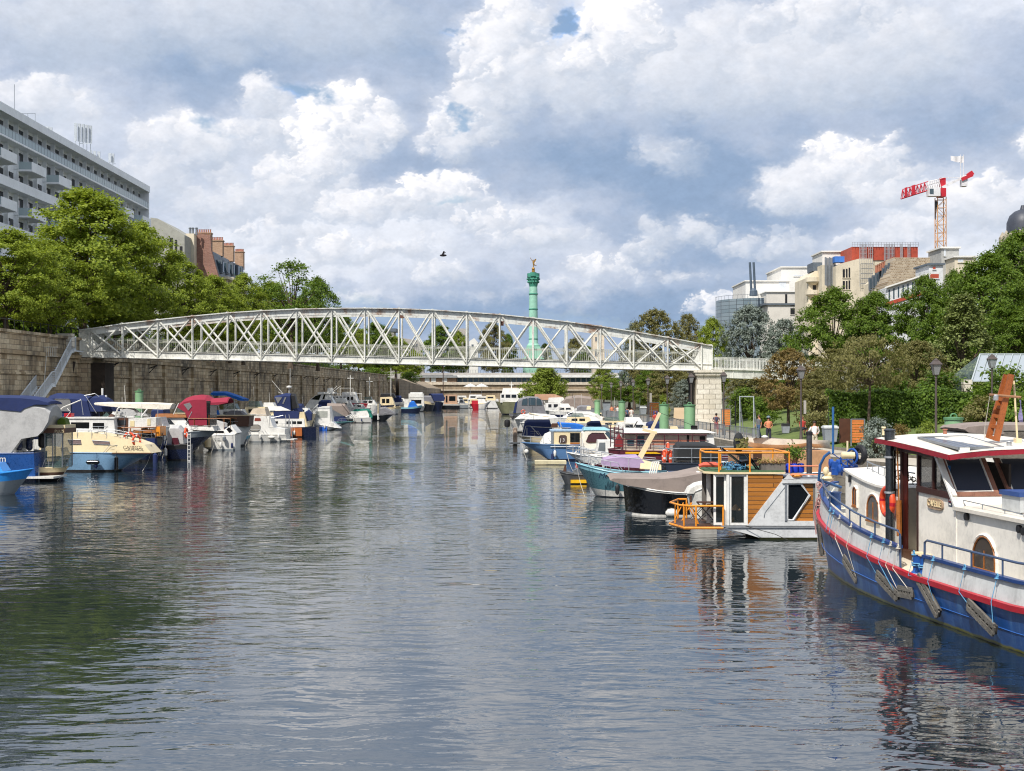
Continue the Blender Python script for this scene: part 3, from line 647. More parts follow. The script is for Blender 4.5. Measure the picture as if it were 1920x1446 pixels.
b = MB(); b.box(xa-1, xb+.2, END2-2, END2+9, zt-.1, zt+.8); t.part('roof', b, pm('annex_roof', '#8a8c8c', .7))
for px in (782, 801, 813, 834): q = at(px, 712, END2-1); b = MB(); b.box(q.x-.9, q.x+.9, END2-1.15, END2-.9, q.z-.8, q.z+.8); t.part('window', b, WHITE)
for i, px in enumerate((882, 903)):
    q = at(px, 724, END-6); b = MB(); b.lathe((q.x, q.y, q.z-.2), [(2.6, 0), (.1, 1.1)], 8); b.tube([(q.x, q.y, q.z-4.5), (q.x, q.y, q.z+1)], .06); solo('parasol', b, WHITE, ['white parasol on the far quay, the left of two', 'white parasol on the far quay, the right of two'][i], 'parasol', 'white parasols on the far quay')
b = MB(); q = at(770, 705, 460); b.box(-50, -34, 405, END, -1, SL); b.prism([(-33, 405, SL), (-33, END, SL), (-27, END, 7), (-27, 440, 7)], (0, 0, -9)); struct('far_left_quay', b, BRK)
for i, (px, top, wpx) in enumerate(((831, 690, 1.6),)):
    b = MB(); a = at(px, 740, 300); e = at(px, top-12, 300); b.tube([a, e], .09); b.beam(at(px-4, 685, 300), at(px+4, 685, 300), .1, .1); solo('mast', b, pm('brown_mast', '#4b3329', .6), 'tall thin brown mast rising in front of the annex', 'mast')
# ---------------------------------------------------------------- long white apartment slab, left
CONC = pm('facade_white', '#f1f3f4', .7, var=.08, scale=.3, streak=.1)
CONCD = pm('facade_grey', '#c6cbd0', .8, var=.12, scale=.3)
BALG = glassm('balcony_glass', (.50, .60, .62), .3, .1)
FXY = [(-60.2, 150), (-60.0, 229)]
def fx(y): return -(960-280)/F*229-(229-y)*.0   # facade plane x
FX = at(280, 0, 229).x
def fz(py): return CH+(HZ-py)/F*229
TOPZ = fz(346); t = Thing('apartment_slab', 'long white apartment slab with glass balconies stepping back in perspective on the left', 'apartment building', (FX, 190, SL))
Y0, Y1 = 140, 229
b = MB(); b.box(FX-13, FX-1.5, Y0, Y1-.3, SL, TOPZ-1.0); t.part('wall', b, CONC)
b = MB(); b.box(FX-13.4, FX+.1, Y0, Y1, TOPZ-1.35, TOPZ-.35); b.box(FX-13.2, FX-.5, Y0, Y1-.3, TOPZ-.35, TOPZ); t.part('roof_parapet', b, CONC)
b = MB(); b.box(FX-13, FX-.02, Y1-.32, Y1, SL, TOPZ-1.36); t.part('end_wall', b, CONC)
FH = 2.85; nb = 26; bw = (Y1-Y0)/nb
for fl in range(8):
    zt = TOPZ-1.36-fl*FH; zb = zt-FH
    if zb < SL+2: break
    cont = fl % 2 == 0
    if cont:
        b = MB(); b.box(FX-1.5, FX+.02, Y0, Y1-.4, zb-.02, zb+.20); t.part('balcony_slab', b, CONC)
        b = MB(); b.box(FX-.06, FX-.02, Y0, Y1-.4, zb+.22, zb+1.15)
        t.part('balustrade', b, BALG if fl == 0 else CONC)
        if fl == 0:
            p = MB()
            for k in range(nb*3): y = Y0+k*bw/3; p.box(FX-.09, FX+.0, y, y+.05, zb+.2, zb+1.2)
            p.box(FX-.10, FX+.01, Y0, Y1-.4, zb+1.15, zb+1.21); t.part('balustrade_frame', p, GREYM)
    else:
        for k in range(0, nb):
            if k % 3 == 2: continue
            y = Y0+k*bw
            if k % 3 == 0:
                b = MB(); b.prism([(FX-1.5, y+.2, zb-.02), (FX+.6, y+.5, zb-.02), (FX+.6, y+2*bw-1.2, zb-.02), (FX-1.5, y+2*bw-.4, zb-.02)], (0, 0, .22))
                b.prism([(FX+.54, y+.5, zb+.2), (FX+.6, y+.5, zb+.2), (FX+.6, y+2*bw-1.2, zb+.2), (FX+.54, y+2*bw-1.2, zb+.2)], (0, 0, .95)); t.part('balcony', b, CONC)
                g_ = MB(); g_.prism([(FX-1.5, y+.2, zb+.2), (FX+.54, y+.5, zb+.2), (FX+.54, y+.55, zb+.2), (FX-1.5, y+.26, zb+.2)], (0, 0, .95)); t.part('balcony_side', g_, BALG)
    # bay: dark openings and projecting fins
    w_ = MB(); f_ = MB(); c_ = MB()
    for k in range(nb):
        y = Y0+k*bw
        f_.box(FX-1.5, FX-.95, y+.0, y+.16, zb+.2, zt)
        if k % 3 != 2 or cont: w_.box(FX-1.56, FX-1.44, y+1.5, y+3.2, zb+.2, zt-.35)
        else: w_.box(FX-1.56, FX-1.44, y+1.9, y+2.9, zb+1.0, zt-.5)
        c_.box(FX-1.50, FX-1.40, y+.7, y+1.45, zb+.2, zt-.3)
    t.part('window_row', w_, GLASS); t.part('partition_fins', f_, CONC); t.part('shutter_row', c_, CONCD)
# rooftop equipment, each its own thing
for i, (px, py0, py1, n, sp) in enumerate(((158, 278, 233, 5, 5), (182, 300, 284, 3, 6), (213, 312, 289, 2, 4), (97, 254, 240, 2, 4))):
    yy_ = lerp_tab([(97, 192), (158, 206), (182, 213), (213, 222)], px); q = at(px, py0, yy_); m_ = MB(); h = (py0-py1)/F*yy_
    for k in range(n):
        x = q.x+(k-n/2)*sp/F*yy_; m_.box(x-.2, x+.2, q.y-1+k*.5, q.y-.8+k*.5, q.z+h*.25, q.z+h); m_.tube([(x, q.y-.9+k*.5, q.z-1.8), (x, q.y-.9+k*.5, q.z+h*.5)], .05, 4)
    m_.beam((q.x-n/2*sp/F*yy_, q.y, q.z+h*.2), (q.x+n/2*sp/F*yy_, q.y, q.z+h*.2), .08, .08)
    solo('roof_antenna', m_, pm('antenna_white', '#a3a9ae', .6), ['tallest cluster of white antenna panels on the slab roof', 'middle cluster of short antennas on the slab roof', 'small antenna pair near the right end of the slab roof', 'small vent and antenna stack left on the slab roof'][i], 'antenna', 'antennas on the slab roof')
m_ = MB(); q = at(27, 216, 176); m_.tube([q-Vector((0, 0, 1.5)), q+Vector((0, 0, 3.9))], .035, 4); solo('aerial_mast', m_, GREYM, 'thin tall aerial on the near end of the slab roof', 'aerial')
m_ = MB(); a = at(38, 213, 181); e = at(66, 213, 186); m_.beam(a, e, .05, .05); m_.beam(e, e-Vector((0, 0, 1.6)), .05, .05, up=(0, 1, 0)); m_.beam(a.lerp(e, .5), a.lerp(e, .5)-Vector((0, 0, 1.4)), .05, .05, up=(0, 1, 0)); solo('roof_frame', m_, GREYM, 'light metal frame standing on the slab roof', 'frame')

# generic building helper ------------------------------------------------
def bldg(name, label, pts, Y, depth, mat, wins=(), wmat=None, roof=None, cat='building', base=SL, extra=None):
    """a block whose front outline (pixel points at distance Y) is extruded to the back; windows as recess-coloured panes"""
    P_ = [at(x, y, Y) for x, y in pts]; cx_ = sum(p.x for p in P_)/len(P_)
    t = Thing(name, label, cat, (cx_, Y, base)); zmin = min(p.z for p in P_)
    b = MB(); b.prism([p if p.z > zmin+.01 else Vector((p.x, p.y, min(p.z, base-.5))) for p in P_], (0, depth, 0)); t.part('wall', b, mat)
    for (x0_, y0_, x1_, y1_) in wins:
        a = at(x0_, y0_, Y); e = at(x1_, y1_, Y); w = MB(); w.box(a.x, e.x, Y-.06, Y+.05, e.z, a.z); fr = t.part('window', w, wmat or GLASSB)
        s_ = MB(); s_.box(a.x-.1, e.x+.1, Y-.16, Y-.0, e.z-.14, e.z-.0); t.part('sill', s_, mat, parent=fr)
    if roof:
        r = MB(); x0_ = min(p.x for p in P_); x1_ = max(p.x for p in P_); zt = max(p.z for p in P_); r.box(x0_-.3, x1_+.3, Y-.35, Y+depth+.3, zt, zt+roof[0]); t.part('roof', r, roof[1])
    return t
BEI = pm('beige_render', '#d2c7b0', .85, var=.15, scale=.4, streak=.2); BRICK = blockm('red_brick', hexc('#ae7c69'), hexc('#8d5d4c'), (.36, .3, .26), .5, .16, 'XZ', .25, .02, .2)
OCHRE = blockm('ochre_chimney_brick', hexc('#c7a486'), hexc('#b48e70'), (.3, .24, .18), .5, .16, 'XZ', .25, .02, .2)
SLATE = pm('slate_roof', '#5a636c', .6, var=.2); PALEB = pm('pale_concrete', '#cfcac0', .75, var=.1, scale=.3); WHB = pm('white_cladding', '#dcd9d2', .7, var=.07, scale=.3)
t = bldg('grey_apartment_block', 'grey apartment block with tall dark windows half hidden behind trees left of the brick house', [(282, 640), (282, 408), (296, 410), (346, 441), (346, 640)], 245, 15, pm('grey_render', '#9d9c92', .85, var=.15), [(318, 446, 324, 490), (328, 450, 332, 490), (337, 462, 342, 490)], DARK)
t = bldg('beige_party_wall', 'narrow beige chimney wall with three tall flues beside the brick gable', [(348, 640), (348, 438), (364, 438), (364, 640)], 250, 4, BEI)
for px in (355, 360, 367):
    q = at(px, 438, 250); b = MB(); b.tube([q+Vector((0, .6, -.2)), q+Vector((0, .6, .95))], .2, 8); b.lathe((q.x, q.y+.6, q.z+.95), [(.3, 0), (.3, .12), (.12, .25)], 8); t.part('flue', b, GREYM)
# brick house with mansard stepping back along the street
t = Thing('brick_house', 'red brick gabled house with mansard roof, dormers and four ochre chimney stacks', 'house', (at(385, 0, 252).x, 260, SL))
g_ = [(366, 640), (366, 437), (394, 441), (396, 470), (404, 500), (410, 520), (412, 640)]
P_ = [at(x, y, 252) for x, y in g_]; b = MB(); P_[0].z = P_[-1].z = SL; b.prism(P_, (0, 1.0, 0)); t.part('gable', b, BRICK)
def at2(px, py, Y): return at(px, py, Y)
# mansard facade receding to the right: from x=396 (Y 252) to x=462 (Y 340)
A = [at(396, 470, 253), at(404, 500, 253), at(410, 522, 253)]; B_ = [at(447, 497, 330), at(455, 512, 330), at(460, 528, 330)]
b = MB(); b.loft([A, B_]); b.loft([[A[0], A[0]+Vector((-9, 0, .5))], [B_[0], B_[0]+Vector((-9, 0, .5))]]); t.part('mansard_roof', b, SLATE)
b = MB(); c0 = at(412, 525, 253); c1 = at(462, 530, 330); b.loft([[c0, Vector((c0.x, c0.y, SL))], [c1, Vector((c1.x, c1.y, SL))]]); t.part('wall', b, BEI)
for i, f in enumerate((.08, .26, .45, .64, .82)):
    lo = A[1].lerp(B_[1], f); b = MB(); b.box(lo.x-1.6, lo.x+.9, lo.y-.9, lo.y+.9, lo.z-1.2, lo.z+1.3); d_ = t.part('dormer', b, SLATE)
    w = MB(); w.box(lo.x-.5, lo.x+.6, lo.y-1.0, lo.y-.88, lo.z-.9, lo.z+1.0); w.box(lo.x+.88, lo.x+.98, lo.y-.6, lo.y+.6, lo.z-.9, lo.z+1.0); t.part('window', w, GLASSB, parent=d_)
    b = MB(); q = A[2].lerp(B_[2], f); b.box(q.x-.6, q.x+1.7, q.y-2.0, q.y+2.0, q.z-.2, q.z+.25); b.box(q.x-.4, q.x+1.1, q.y-.5, q.y+.5, q.z-3.5, q.z-.2); t.part('balcony', b, BEI)
for i, (px0, px1, pt, pb, Y) in enumerate(((367, 395, 438, 475, 253), (396, 417, 452, 480, 275), (419, 437, 462, 490, 298), (440, 456, 473, 505, 322))):
    a = at(px0, pt, Y); e = at(px1, pb, Y); b = MB(); b.box(a.x, e.x, Y+.02, Y+1.6, e.z, a.z); b.box(a.x-.1, e.x+.1, Y-.1, Y+1.7, a.z, a.z+.2); ch = t.part('chimney', b, OCHRE)
    for k in range(7): x = a.x+(k+.5)*(e.x-a.x)/7; c = MB(); c.lathe((x, Y+.7, a.z+.2), [(.15, 0), (.12, .5), (.17, .62)], 6); t.part('chimney_pot', c, pm('terracotta', '#a86f58', .8), parent=ch)
# distant blocks glimpsed through the truss
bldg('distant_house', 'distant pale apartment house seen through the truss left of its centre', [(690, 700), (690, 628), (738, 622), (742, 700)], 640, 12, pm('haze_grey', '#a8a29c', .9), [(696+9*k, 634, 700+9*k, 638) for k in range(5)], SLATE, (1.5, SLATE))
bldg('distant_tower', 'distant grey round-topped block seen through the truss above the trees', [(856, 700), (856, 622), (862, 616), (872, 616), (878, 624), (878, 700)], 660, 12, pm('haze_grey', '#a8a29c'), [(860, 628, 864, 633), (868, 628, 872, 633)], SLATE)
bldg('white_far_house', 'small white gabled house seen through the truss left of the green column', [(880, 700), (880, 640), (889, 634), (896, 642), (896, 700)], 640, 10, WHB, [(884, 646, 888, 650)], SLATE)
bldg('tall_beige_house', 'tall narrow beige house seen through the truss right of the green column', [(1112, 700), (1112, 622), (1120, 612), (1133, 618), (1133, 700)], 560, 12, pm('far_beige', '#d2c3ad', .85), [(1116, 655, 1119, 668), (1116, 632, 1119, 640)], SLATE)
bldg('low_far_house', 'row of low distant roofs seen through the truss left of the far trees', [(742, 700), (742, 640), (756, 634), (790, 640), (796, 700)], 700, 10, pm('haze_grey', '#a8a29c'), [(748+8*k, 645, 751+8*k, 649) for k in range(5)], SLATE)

# right-hand buildings ----------------------------------------------------
t = Thing('curved_glass_building', 'curved grey glass fronted building above the silver trees', 'building', (at(1400, 0, 330).x, 345, SL))
b = MB(); cxx = at(1437, 0, 330).x; Rr = (1437-1359)/F*330; rows = []
for k in range(13):
    a = math.pi/2*k/12; x = cxx-Rr*math.cos(a)*1.0; y = 345-Rr*math.sin(a)*1.2
    rows.append([(x, y, SL), (x, y, at(0, 557, 330).z)])
b.loft(rows); b.add([rows[k][1] for k in range(13)]+[(cxx, 345, at(0, 557, 330).z)], [tuple(range(14))])
def curt():
    mt = bpy.data.materials.new('curtain_wall'); mt.use_nodes = True; t = NT(mt.node_tree)
    tcn = t.n('ShaderNodeTexCoord').outputs['Object']; s = t.n('ShaderNodeSeparateXYZ'); t.put(s.inputs[0], tcn)
    cb = t.n('ShaderNodeCombineXYZ'); t.put(cb.inputs[0], s.outputs[0]); t.put(cb.inputs[1], s.outputs[2])
    br = t.n('ShaderNodeTexBrick'); t.put(br.inputs['Vector'], cb.outputs[0]); br.inputs['Scale'].default_value = 1; br.inputs['Brick Width'].default_value = 1.5; br.inputs['Row Height'].default_value = .9
    br.inputs['Mortar Size'].default_value = .05; br.offset = 0
    for k, c in (('Color1', (.14, .19, .22)), ('Color2', (.22, .27, .30)), ('Mortar', (.06, .07, .08))): br.inputs[k].default_value = (*c, 1)
    b = t.n('ShaderNodeBsdfPrincipled'); t.put(b.inputs['Base Color'], br.outputs[0]); b.inputs['Roughness'].default_value = .25
    o = t.n('ShaderNodeOutputMaterial'); t.t.links.new(b.outputs[0], o.inputs[0]); return mt
t.part('curtain_wall', b, curt())
rl = MB(); zz = at(0, 557, 330).z
pr = [Vector(rows[k][1]) for k in range(13)]
for k in range(12): rl.beam(pr[k]+Vector((0, 0, .9)), pr[k+1]+Vector((0, 0, .9)), .08, .08); rl.beam(pr[k], pr[k]+Vector((0, 0, .9)), .06, .06, up=(0, 1, 0))
t.part('roof_railing', rl, GREYM)
def blk(name, label, x0, y0, x1, Y, dep, mat, wins=(), wmat=None, roof=None, y1=640): return bldg(name, label, [(x0, y1), (x0, y0), (x1, y0), (x1, y1)], Y, dep, mat, wins, wmat, roof)
blk('white_block', 'lower left of the stacked white building blocks behind the curved glass', 1398, 528, 1480, 345, 20, WHB, [(1460, 525, 1474, 546), (1404, 560, 1440, 563)], CONCD, (.3, WHB))
blk('white_block', 'topmost of the stacked white building blocks, with a plain blank upper storey', 1465, 502, 1530, 352, 20, WHB, [(1488, 516, 1520, 518)], CONCD, (.3, WHB))
blk('white_block', 'near white building block with two narrow dark slots, above the green trees', 1437, 548, 1518, 338, 10, PALEB, [(1472, 552, 1476, 572), (1505, 556, 1511, 568)], DARK, (.25, WHB))
bldg('low_roofed_house', 'low house with a grey pitched roof in front of the near white block', [(1434, 640), (1440, 572), (1478, 572), (1496, 576), (1496, 640)], 325, 10, PALEB, [(1482, 578, 1490, 590)], DARK, (.4, SLATE))
b = MB()
for px in (1407, 1414):
    a = at(px+2, 552, 328); e = at(px-1, 492, 328); b.tube([a, e], .28, 8)
b.lathe(tuple(at(1413, 555, 328)), [(1.0, 0), (.9, 1.2), (.4, 1.8)], 8); solo('roof_pipes', b, pm('pipe_blue_grey', '#4c5a68', .5), 'pair of tall dark pipes leaning up from the roof of the curved glass building', 'pipes')
t = bldg('balcony_house', 'beige stone house with stacked rounded balconies at the left end of the right-hand row', [(1516, 640), (1516, 520), (1528, 508), (1540, 508), (1540, 640)], 290, 14, BEI, [(1524, 535, 1530, 547), (1524, 556, 1530, 568), (1533, 535, 1537, 547), (1533, 556, 1537, 568)], DARK)
for py in (525, 549, 573):
    q = at(1526, py, 290); b = MB(); b.lathe((q.x, 290.2, q.z-.6), [(.4, -.5), (1.5, 0), (1.7, .2), (1.7, 1.1)], 14, sc=(1, .9)); t.part('balcony', b, BEI)
b = MB(); q = at(1533, 508, 290); b.box(q.x-.9, q.x+1, 290.2, 296, q.z, q.z+1.8); t.part('attic', b, SLATE)
blk('white_tower_house', 'pale narrow block rising behind the beige stone house', 1542, 473, 1583, 300, 10, WHB, [(1560, 500, 1572, 520)], CONCD, (.3, WHB))
t = blk('flue_tower', 'beige block wrapped in a bundle of vertical grey ducts', 1541, 497, 1578, 286, 8, BEI, [(1546, 556, 1560, 566)], DARK)
b = MB()
for k in range(8): a = at(1547+2.6*k, 497+(k % 3), 285); b.tube([a+Vector((0, -.2, 1.6)), a+Vector((0, -.2, -4.2))], .13, 6)
t.part('ducts', b, GREYM)
b = MB(); q = at(1572, 488, 284); b.box(q.x-1, q.x+1, 283, 285, q.z-.5, q.z+.7); solo('blue_container', b, pm('blue_box', '#3f74c0', .6), 'small blue box on the roof of the ducted block', 'box')
t = bldg('window_block', 'beige block with three tall dark windows in the middle of the right-hand row', [(1567, 640), (1567, 500), (1578, 494), (1611, 485), (1637, 485), (1637, 640)], 282, 12, BEI, [(1580, 505, 1584, 521), (1586, 504, 1589, 521), (1591, 502, 1594, 521), (1580, 527, 1584, 543), (1586, 527, 1589, 543), (1591, 526, 1594, 543)], DARK)
b = MB(); a = at(1612, 486, 281.5)
for k in range(7): x = a.x+k*.42; b.tube([(x, 281.4, a.z), (x, 281.4, a.z-5.6)], .05, 4)
for k in range(6): b.beam((a.x, 281.4, a.z-k), (a.x+2.7, 281.4, a.z-k), .06, .06)
t.part('scaffold', b, STEEL)
t = Thing('scaffolded_storey', 'red panelled rooftop storey behind steel scaffolding', 'building', (at(1660, 0, 290).x, 292, SL))
a = at(1597, 463, 290); e = at(1721, 488, 290); b = MB(); b.box(a.x+.3, e.x-.3, 290.2, 300, SL, e.z); t.part('wall', b, BEI); b = MB(); b.box(a.x, e.x, 290, 300, e.z, a.z); t.part('panels', b, pm('red_panel', '#a8452f', .6))
for k_, (xa, xb) in enumerate(((1612, 1624), (1629, 1636), (1658, 1666), (1668, 1676), (1688, 1692), (1702, 1706))):
    b = MB(); p0 = at(xa, 460, 289.4); p1 = at(xb, 492, 289.4); nn = max(2, int((xb-xa)/2.4))
    for q in range(nn+1): x = p0.x+(p1.x-p0.x)*q/nn; b.tube([(x, 289.3, p0.z+.3), (x, 289.3, p1.z-.8)], .07, 4)
    for q in range(5): b.beam((p0.x, 289.3, p1.z+q*.9), (p1.x, 289.3, p1.z+q*.9), .05, .05)
    t.part('scaffold', b, STEEL)
b = MB()
for k in range(26): x = a.x+k*(e.x-a.x)/25; b.tube([(x, 289.6, a.z), (x, 289.6, a.z+.9)], .05, 4)
for z_ in (.45, .9): b.beam((a.x, 289.6, a.z+z_), (e.x, 289.6, a.z+z_), .06, .06)
t.part('guard_rail', b, STEEL)
RUB = blockm('rubble_stone', hexc('#cdbda2'), hexc('#8d7558'), (.55, .48, .38), .42, .3, 'XZ', .15, .05, .4)
t = bldg('rubble_gable', 'broad rough stone party wall in the right-hand row', [(1655, 640), (1664, 530), (1673, 500), (1676, 483), (1765, 483), (1768, 640)], 262, 8, RUB)
t = Thing('slate_mansard', 'row of grey zinc dormers left of the rough stone wall', 'roof', (at(1640, 0, 270).x, 270, SL))
a = at(1629, 532, 275); e = at(1671, 500, 264); b = MB(); b.prism([Vector((a.x, a.y, SL)), a, e, Vector((e.x, e.y, SL))], (0, 4, 0)); t.part('wall', b, BEI)
for k in range(7):
    q = a.lerp(e, (k+.5)/7); b = MB(); b.box(q.x-.32, q.x+.32, q.y-.8, q.y+.2, q.z-1.6, q.z+.9); d_ = t.part('dormer', b, SLATE); b = MB(); b.box(q.x-.2, q.x+.2, q.y-.9, q.y-.78, q.z-1.2, q.z+.6); t.part('window', b, GLASSB, parent=d_)
b = MB()
for k in range(9): q = at(1643+4*k, 497-2*k, 268); b.lathe((q.x, q.y, q.z-1.5), [(.28, 0), (.22, 1.2), (.3, 1.4)], 6)
t.part('chimney_pots', b, pm('terracotta', '#a86f58'))
t = Thing('glazed_terrace_house', 'house with a slanting band of blue windows in front of the rough wall', 'building', (at(1700, 0, 240).x, 240, SL))
a = at(1661, 540, 244); e = at(1741, 514, 236); b = MB(); b.prism([Vector((a.x, a.y, SL)), a, e, Vector((e.x, e.y, SL))], (0, 5, 0)); t.part('wall', b, pm('white_render', '#cfd0d0', .8))
for k in range(9):
    p0 = a.lerp(e, k/9); p1 = a.lerp(e, (k+.86)/9); b = MB(); b.prism([p0+Vector((.08, -.05, -.5)), p1+Vector((0, -.05, -.5)), p1+Vector((0, -.05, -2.4)), p0+Vector((.08, -.05, -2.4))], (0, .08, 0)); t.part('window', b, GLASSB)
b = MB(); b.beam(a+Vector((0, -.3, 0)), e+Vector((0, -.3, 0)), .8, .25); t.part('roof_edge', b, WHB)
b = MB(); b.beam(a+Vector((0, -.1, -2.9)), e+Vector((0, -.1, -2.9)), .2, .6); t.part('red_base', b, pm('red_panel', '#a8452f'))
blk('grey_block', 'plain pale grey rooftop block right of the crane mast', 1765, 466, 1798, 255, 8, pm('grey_render2', '#a9a9a5', .8), [(1770, 466.5, 1773, 480)], CONCD, (.3, WHB))
blk('red_base_house', 'low red and grey house between the stone wall and the dark trees', 1742, 497, 1768, 238, 8, pm('white_render', '#cfd0d0'), [(1744, 514, 1760, 522), (1749, 500, 1754, 505)], pm('red_panel', '#a8452f'), (.3, SLATE))
blk('cream_block', 'pale cream rooftop storey just above the dark trees', 1790, 483, 1830, 250, 8, BEI, [(1796, 486, 1806, 492)], CONCD, (.3, WHB))
# dome at the right edge
t = Thing('domed_church', 'dark slate dome with stone dormers at the right edge of the view', 'church', (at(1940, 0, 230).x, 236, SL))
ppm_ = F/230; q = at(1943, 0, 230)
b = MB(); b.lathe((q.x, 236, 0), [(2.7, at(0, 430, 230).z), (2.65, at(0, 410, 230).z), (2.2, at(0, 396, 230).z), (1.4, at(0, 388, 230).z), (.5, at(0, 384, 230).z), (.3, at(0, 376, 230).z)], 24); t.part('dome', b, pm('dome_slate', '#3b3f49', .5), smooth=True)
b = MB(); b.lathe((q.x, 236, 0), [(3.3, SL), (3.3, at(0, 450, 230).z), (3.0, at(0, 432, 230).z), (2.7, at(0, 430, 230).z)], 16)
for k in range(8):
    a = k*math.pi/4+.3; x = q.x+3.3*math.cos(a); y = 236+3.3*math.sin(a); b.box(x-.5, x+.5, y-.5, y+.5, at(0, 458, 230).z, at(0, 436, 230).z); b.lathe((x, y, at(0, 436, 230).z), [(.6, 0), (.1, .9)], 6)
t.part('drum', b, pm('church_stone', '#a89e8c', .85, var=.3))

# ---------------------------------------------------------------- tower crane
CRY = 285
t = Thing('tower_crane', 'red and white tower crane with a yellow lattice mast and two white flags', 'crane', (at(1766, 0, CRY).x, CRY, SL))
CO = pm('crane_yellow', '#c9935a', .5); CR = pm('crane_red', '#b8202e', .4); CW = pm('crane_white', '#d8d6d6', .4)
a = at(1758, 369, CRY); e = at(1774, 560, CRY); w_ = e.x-a.x; b = MB()
for dx in (0, w_):
    for dy in (0, w_): b.tube([(a.x+dx, CRY+dy, e.z), (a.x+dx, CRY+dy, a.z)], .10, 4)
z = e.z; k = 0
while z < a.z-1:
    z2 = min(z+1.7, a.z)
    for dy in (0, w_): b.tube([(a.x+(0 if k % 2 else w_), CRY+dy, z), (a.x+(w_ if k % 2 else 0), CRY+dy, z2)], .05, 4); b.tube([(a.x, CRY+dy, z2), (a.x+w_, CRY+dy, z2)], .05, 4)
    for dx in (0, w_): b.tube([(a.x+dx, CRY+(0 if k % 2 else w_), z), (a.x+dx, CRY+(w_ if k % 2 else 0), z2)], .05, 4)
    z = z2; k += 1
t.part('mast', b, CO)
def cp_(px, py, dy=0): return at(px, py, CRY)+Vector((0, dy, 0))
b = MB(); q0 = cp_(1761, 369); q1 = cp_(1773, 353); b.box(q0.x, q1.x, CRY-.4, CRY+w_+.3, q0.z, q1.z); q0 = cp_(1764, 350); q1 = cp_(1774, 333); b.box(q0.x, q1.x, CRY+.2, CRY+1.2, q0.z, q1.z); t.part('slewing_unit', b, CR)
b = MB(); q0 = cp_(1738, 369); q1 = cp_(1760, 353); b.box(q0.x, q1.x, CRY-1.2, CRY+.4, q0.z, q1.z); cab = t.part('cab', b, CW)
b = MB(); b.box(q0.x+.2, q0.x+1.0, CRY-1.26, CRY-1.19, q0.z+.4, q1.z-.3); t.part('window', b, GLASSB, parent=cab)
for nm, seg, mtt in (('jib', [(1692, 372), (1740, 357)], CR), ('jib', [(1740, 357), (1764, 352)], CW)):
    b = MB(); p0 = cp_(*seg[0]); p1 = cp_(*seg[1]); hgt = 1.9; n = 7
    for k in range(n):
        u0 = p0.lerp(p1, k/n); u1 = p0.lerp(p1, (k+1)/n); t0 = u0+Vector((.2, .6, hgt)); t1 = u1+Vector((.2, .6, hgt))
        for dy in (0, 1.2): b.tube([u0+Vector((0, dy, 0)), u1+Vector((0, dy, 0))], .10, 4); b.tube([u0+Vector((0, dy, 0)), t0], .07, 4); b.tube([t0, u1+Vector((0, dy, 0))], .07, 4)
        b.tube([t0, t1], .09, 4)
    t.part(nm, b, mtt)
for k, (xa, xb) in enumerate(((1696, 1701), (1709, 1716))):
    b = MB(); p0 = cp_(xa, 371-(xa-1692)*.31, -.1); p1 = cp_(xb, 371-(xb-1692)*.31, -.1); b.prism([p0, p1, p1+Vector((0, 0, 1.9)), p0+Vector((0, 0, 1.9))], (0, .05, 0)); t.part('sign_panel', b, CR)
b = MB(); b.beam(cp_(1766, 352), cp_(1820, 326), .7, .5); b.beam(cp_(1804, 336), cp_(1823, 322), 1.0, .12); t.part('counter_jib', b, CW)
b = MB(); p0 = cp_(1802, 350); p1 = cp_(1812, 331); b.box(p0.x, p1.x, CRY-.8, CRY+.8, p0.z, p1.z); t.part('counterweight', b, CW)
b = MB(); b.beam(cp_(1800, 338, -1), cp_(1821, 329, -1), .15, .7); b.beam(cp_(1813, 331), cp_(1823, 324), 1.2, .9); t.part('counter_deck', b, CR)
b = MB(); b.tube([cp_(1769, 333), cp_(1806, 333)], .05, 4); b.tube([cp_(1769, 333), cp_(1737, 344)], .05, 4); t.part('tie_rod', b, CW)
b = MB(); b.lathe(tuple(cp_(1755, 383)), [(.1, -1.2), (.25, -.3), (.3, .3), (.1, .8)], 8); b.tube([cp_(1755, 383), cp_(1754, 412)], .07, 4); t.part('hook', b, DARK)
for k, px in enumerate((1801, 1807)):
    b = MB(); b.tube([cp_(px, 333), cp_(px, 290)], .07, 4); pl = t.part('flag_pole', b, CW)
    b = MB(); o_ = cp_(px, 292, .1*k); rows = []
    for i in range(9):
        u = i/8; L_ = 2.0 if k == 0 else .9; rows.append([(o_.x-u*L_, o_.y+.12*math.sin(u*7), o_.z-.15*math.sin(u*3)-j*(1.35-.4*u*(k == 0))/3) for j in range(4)])
    b.loft(rows); t.part('flag', b, CW, parent=pl)
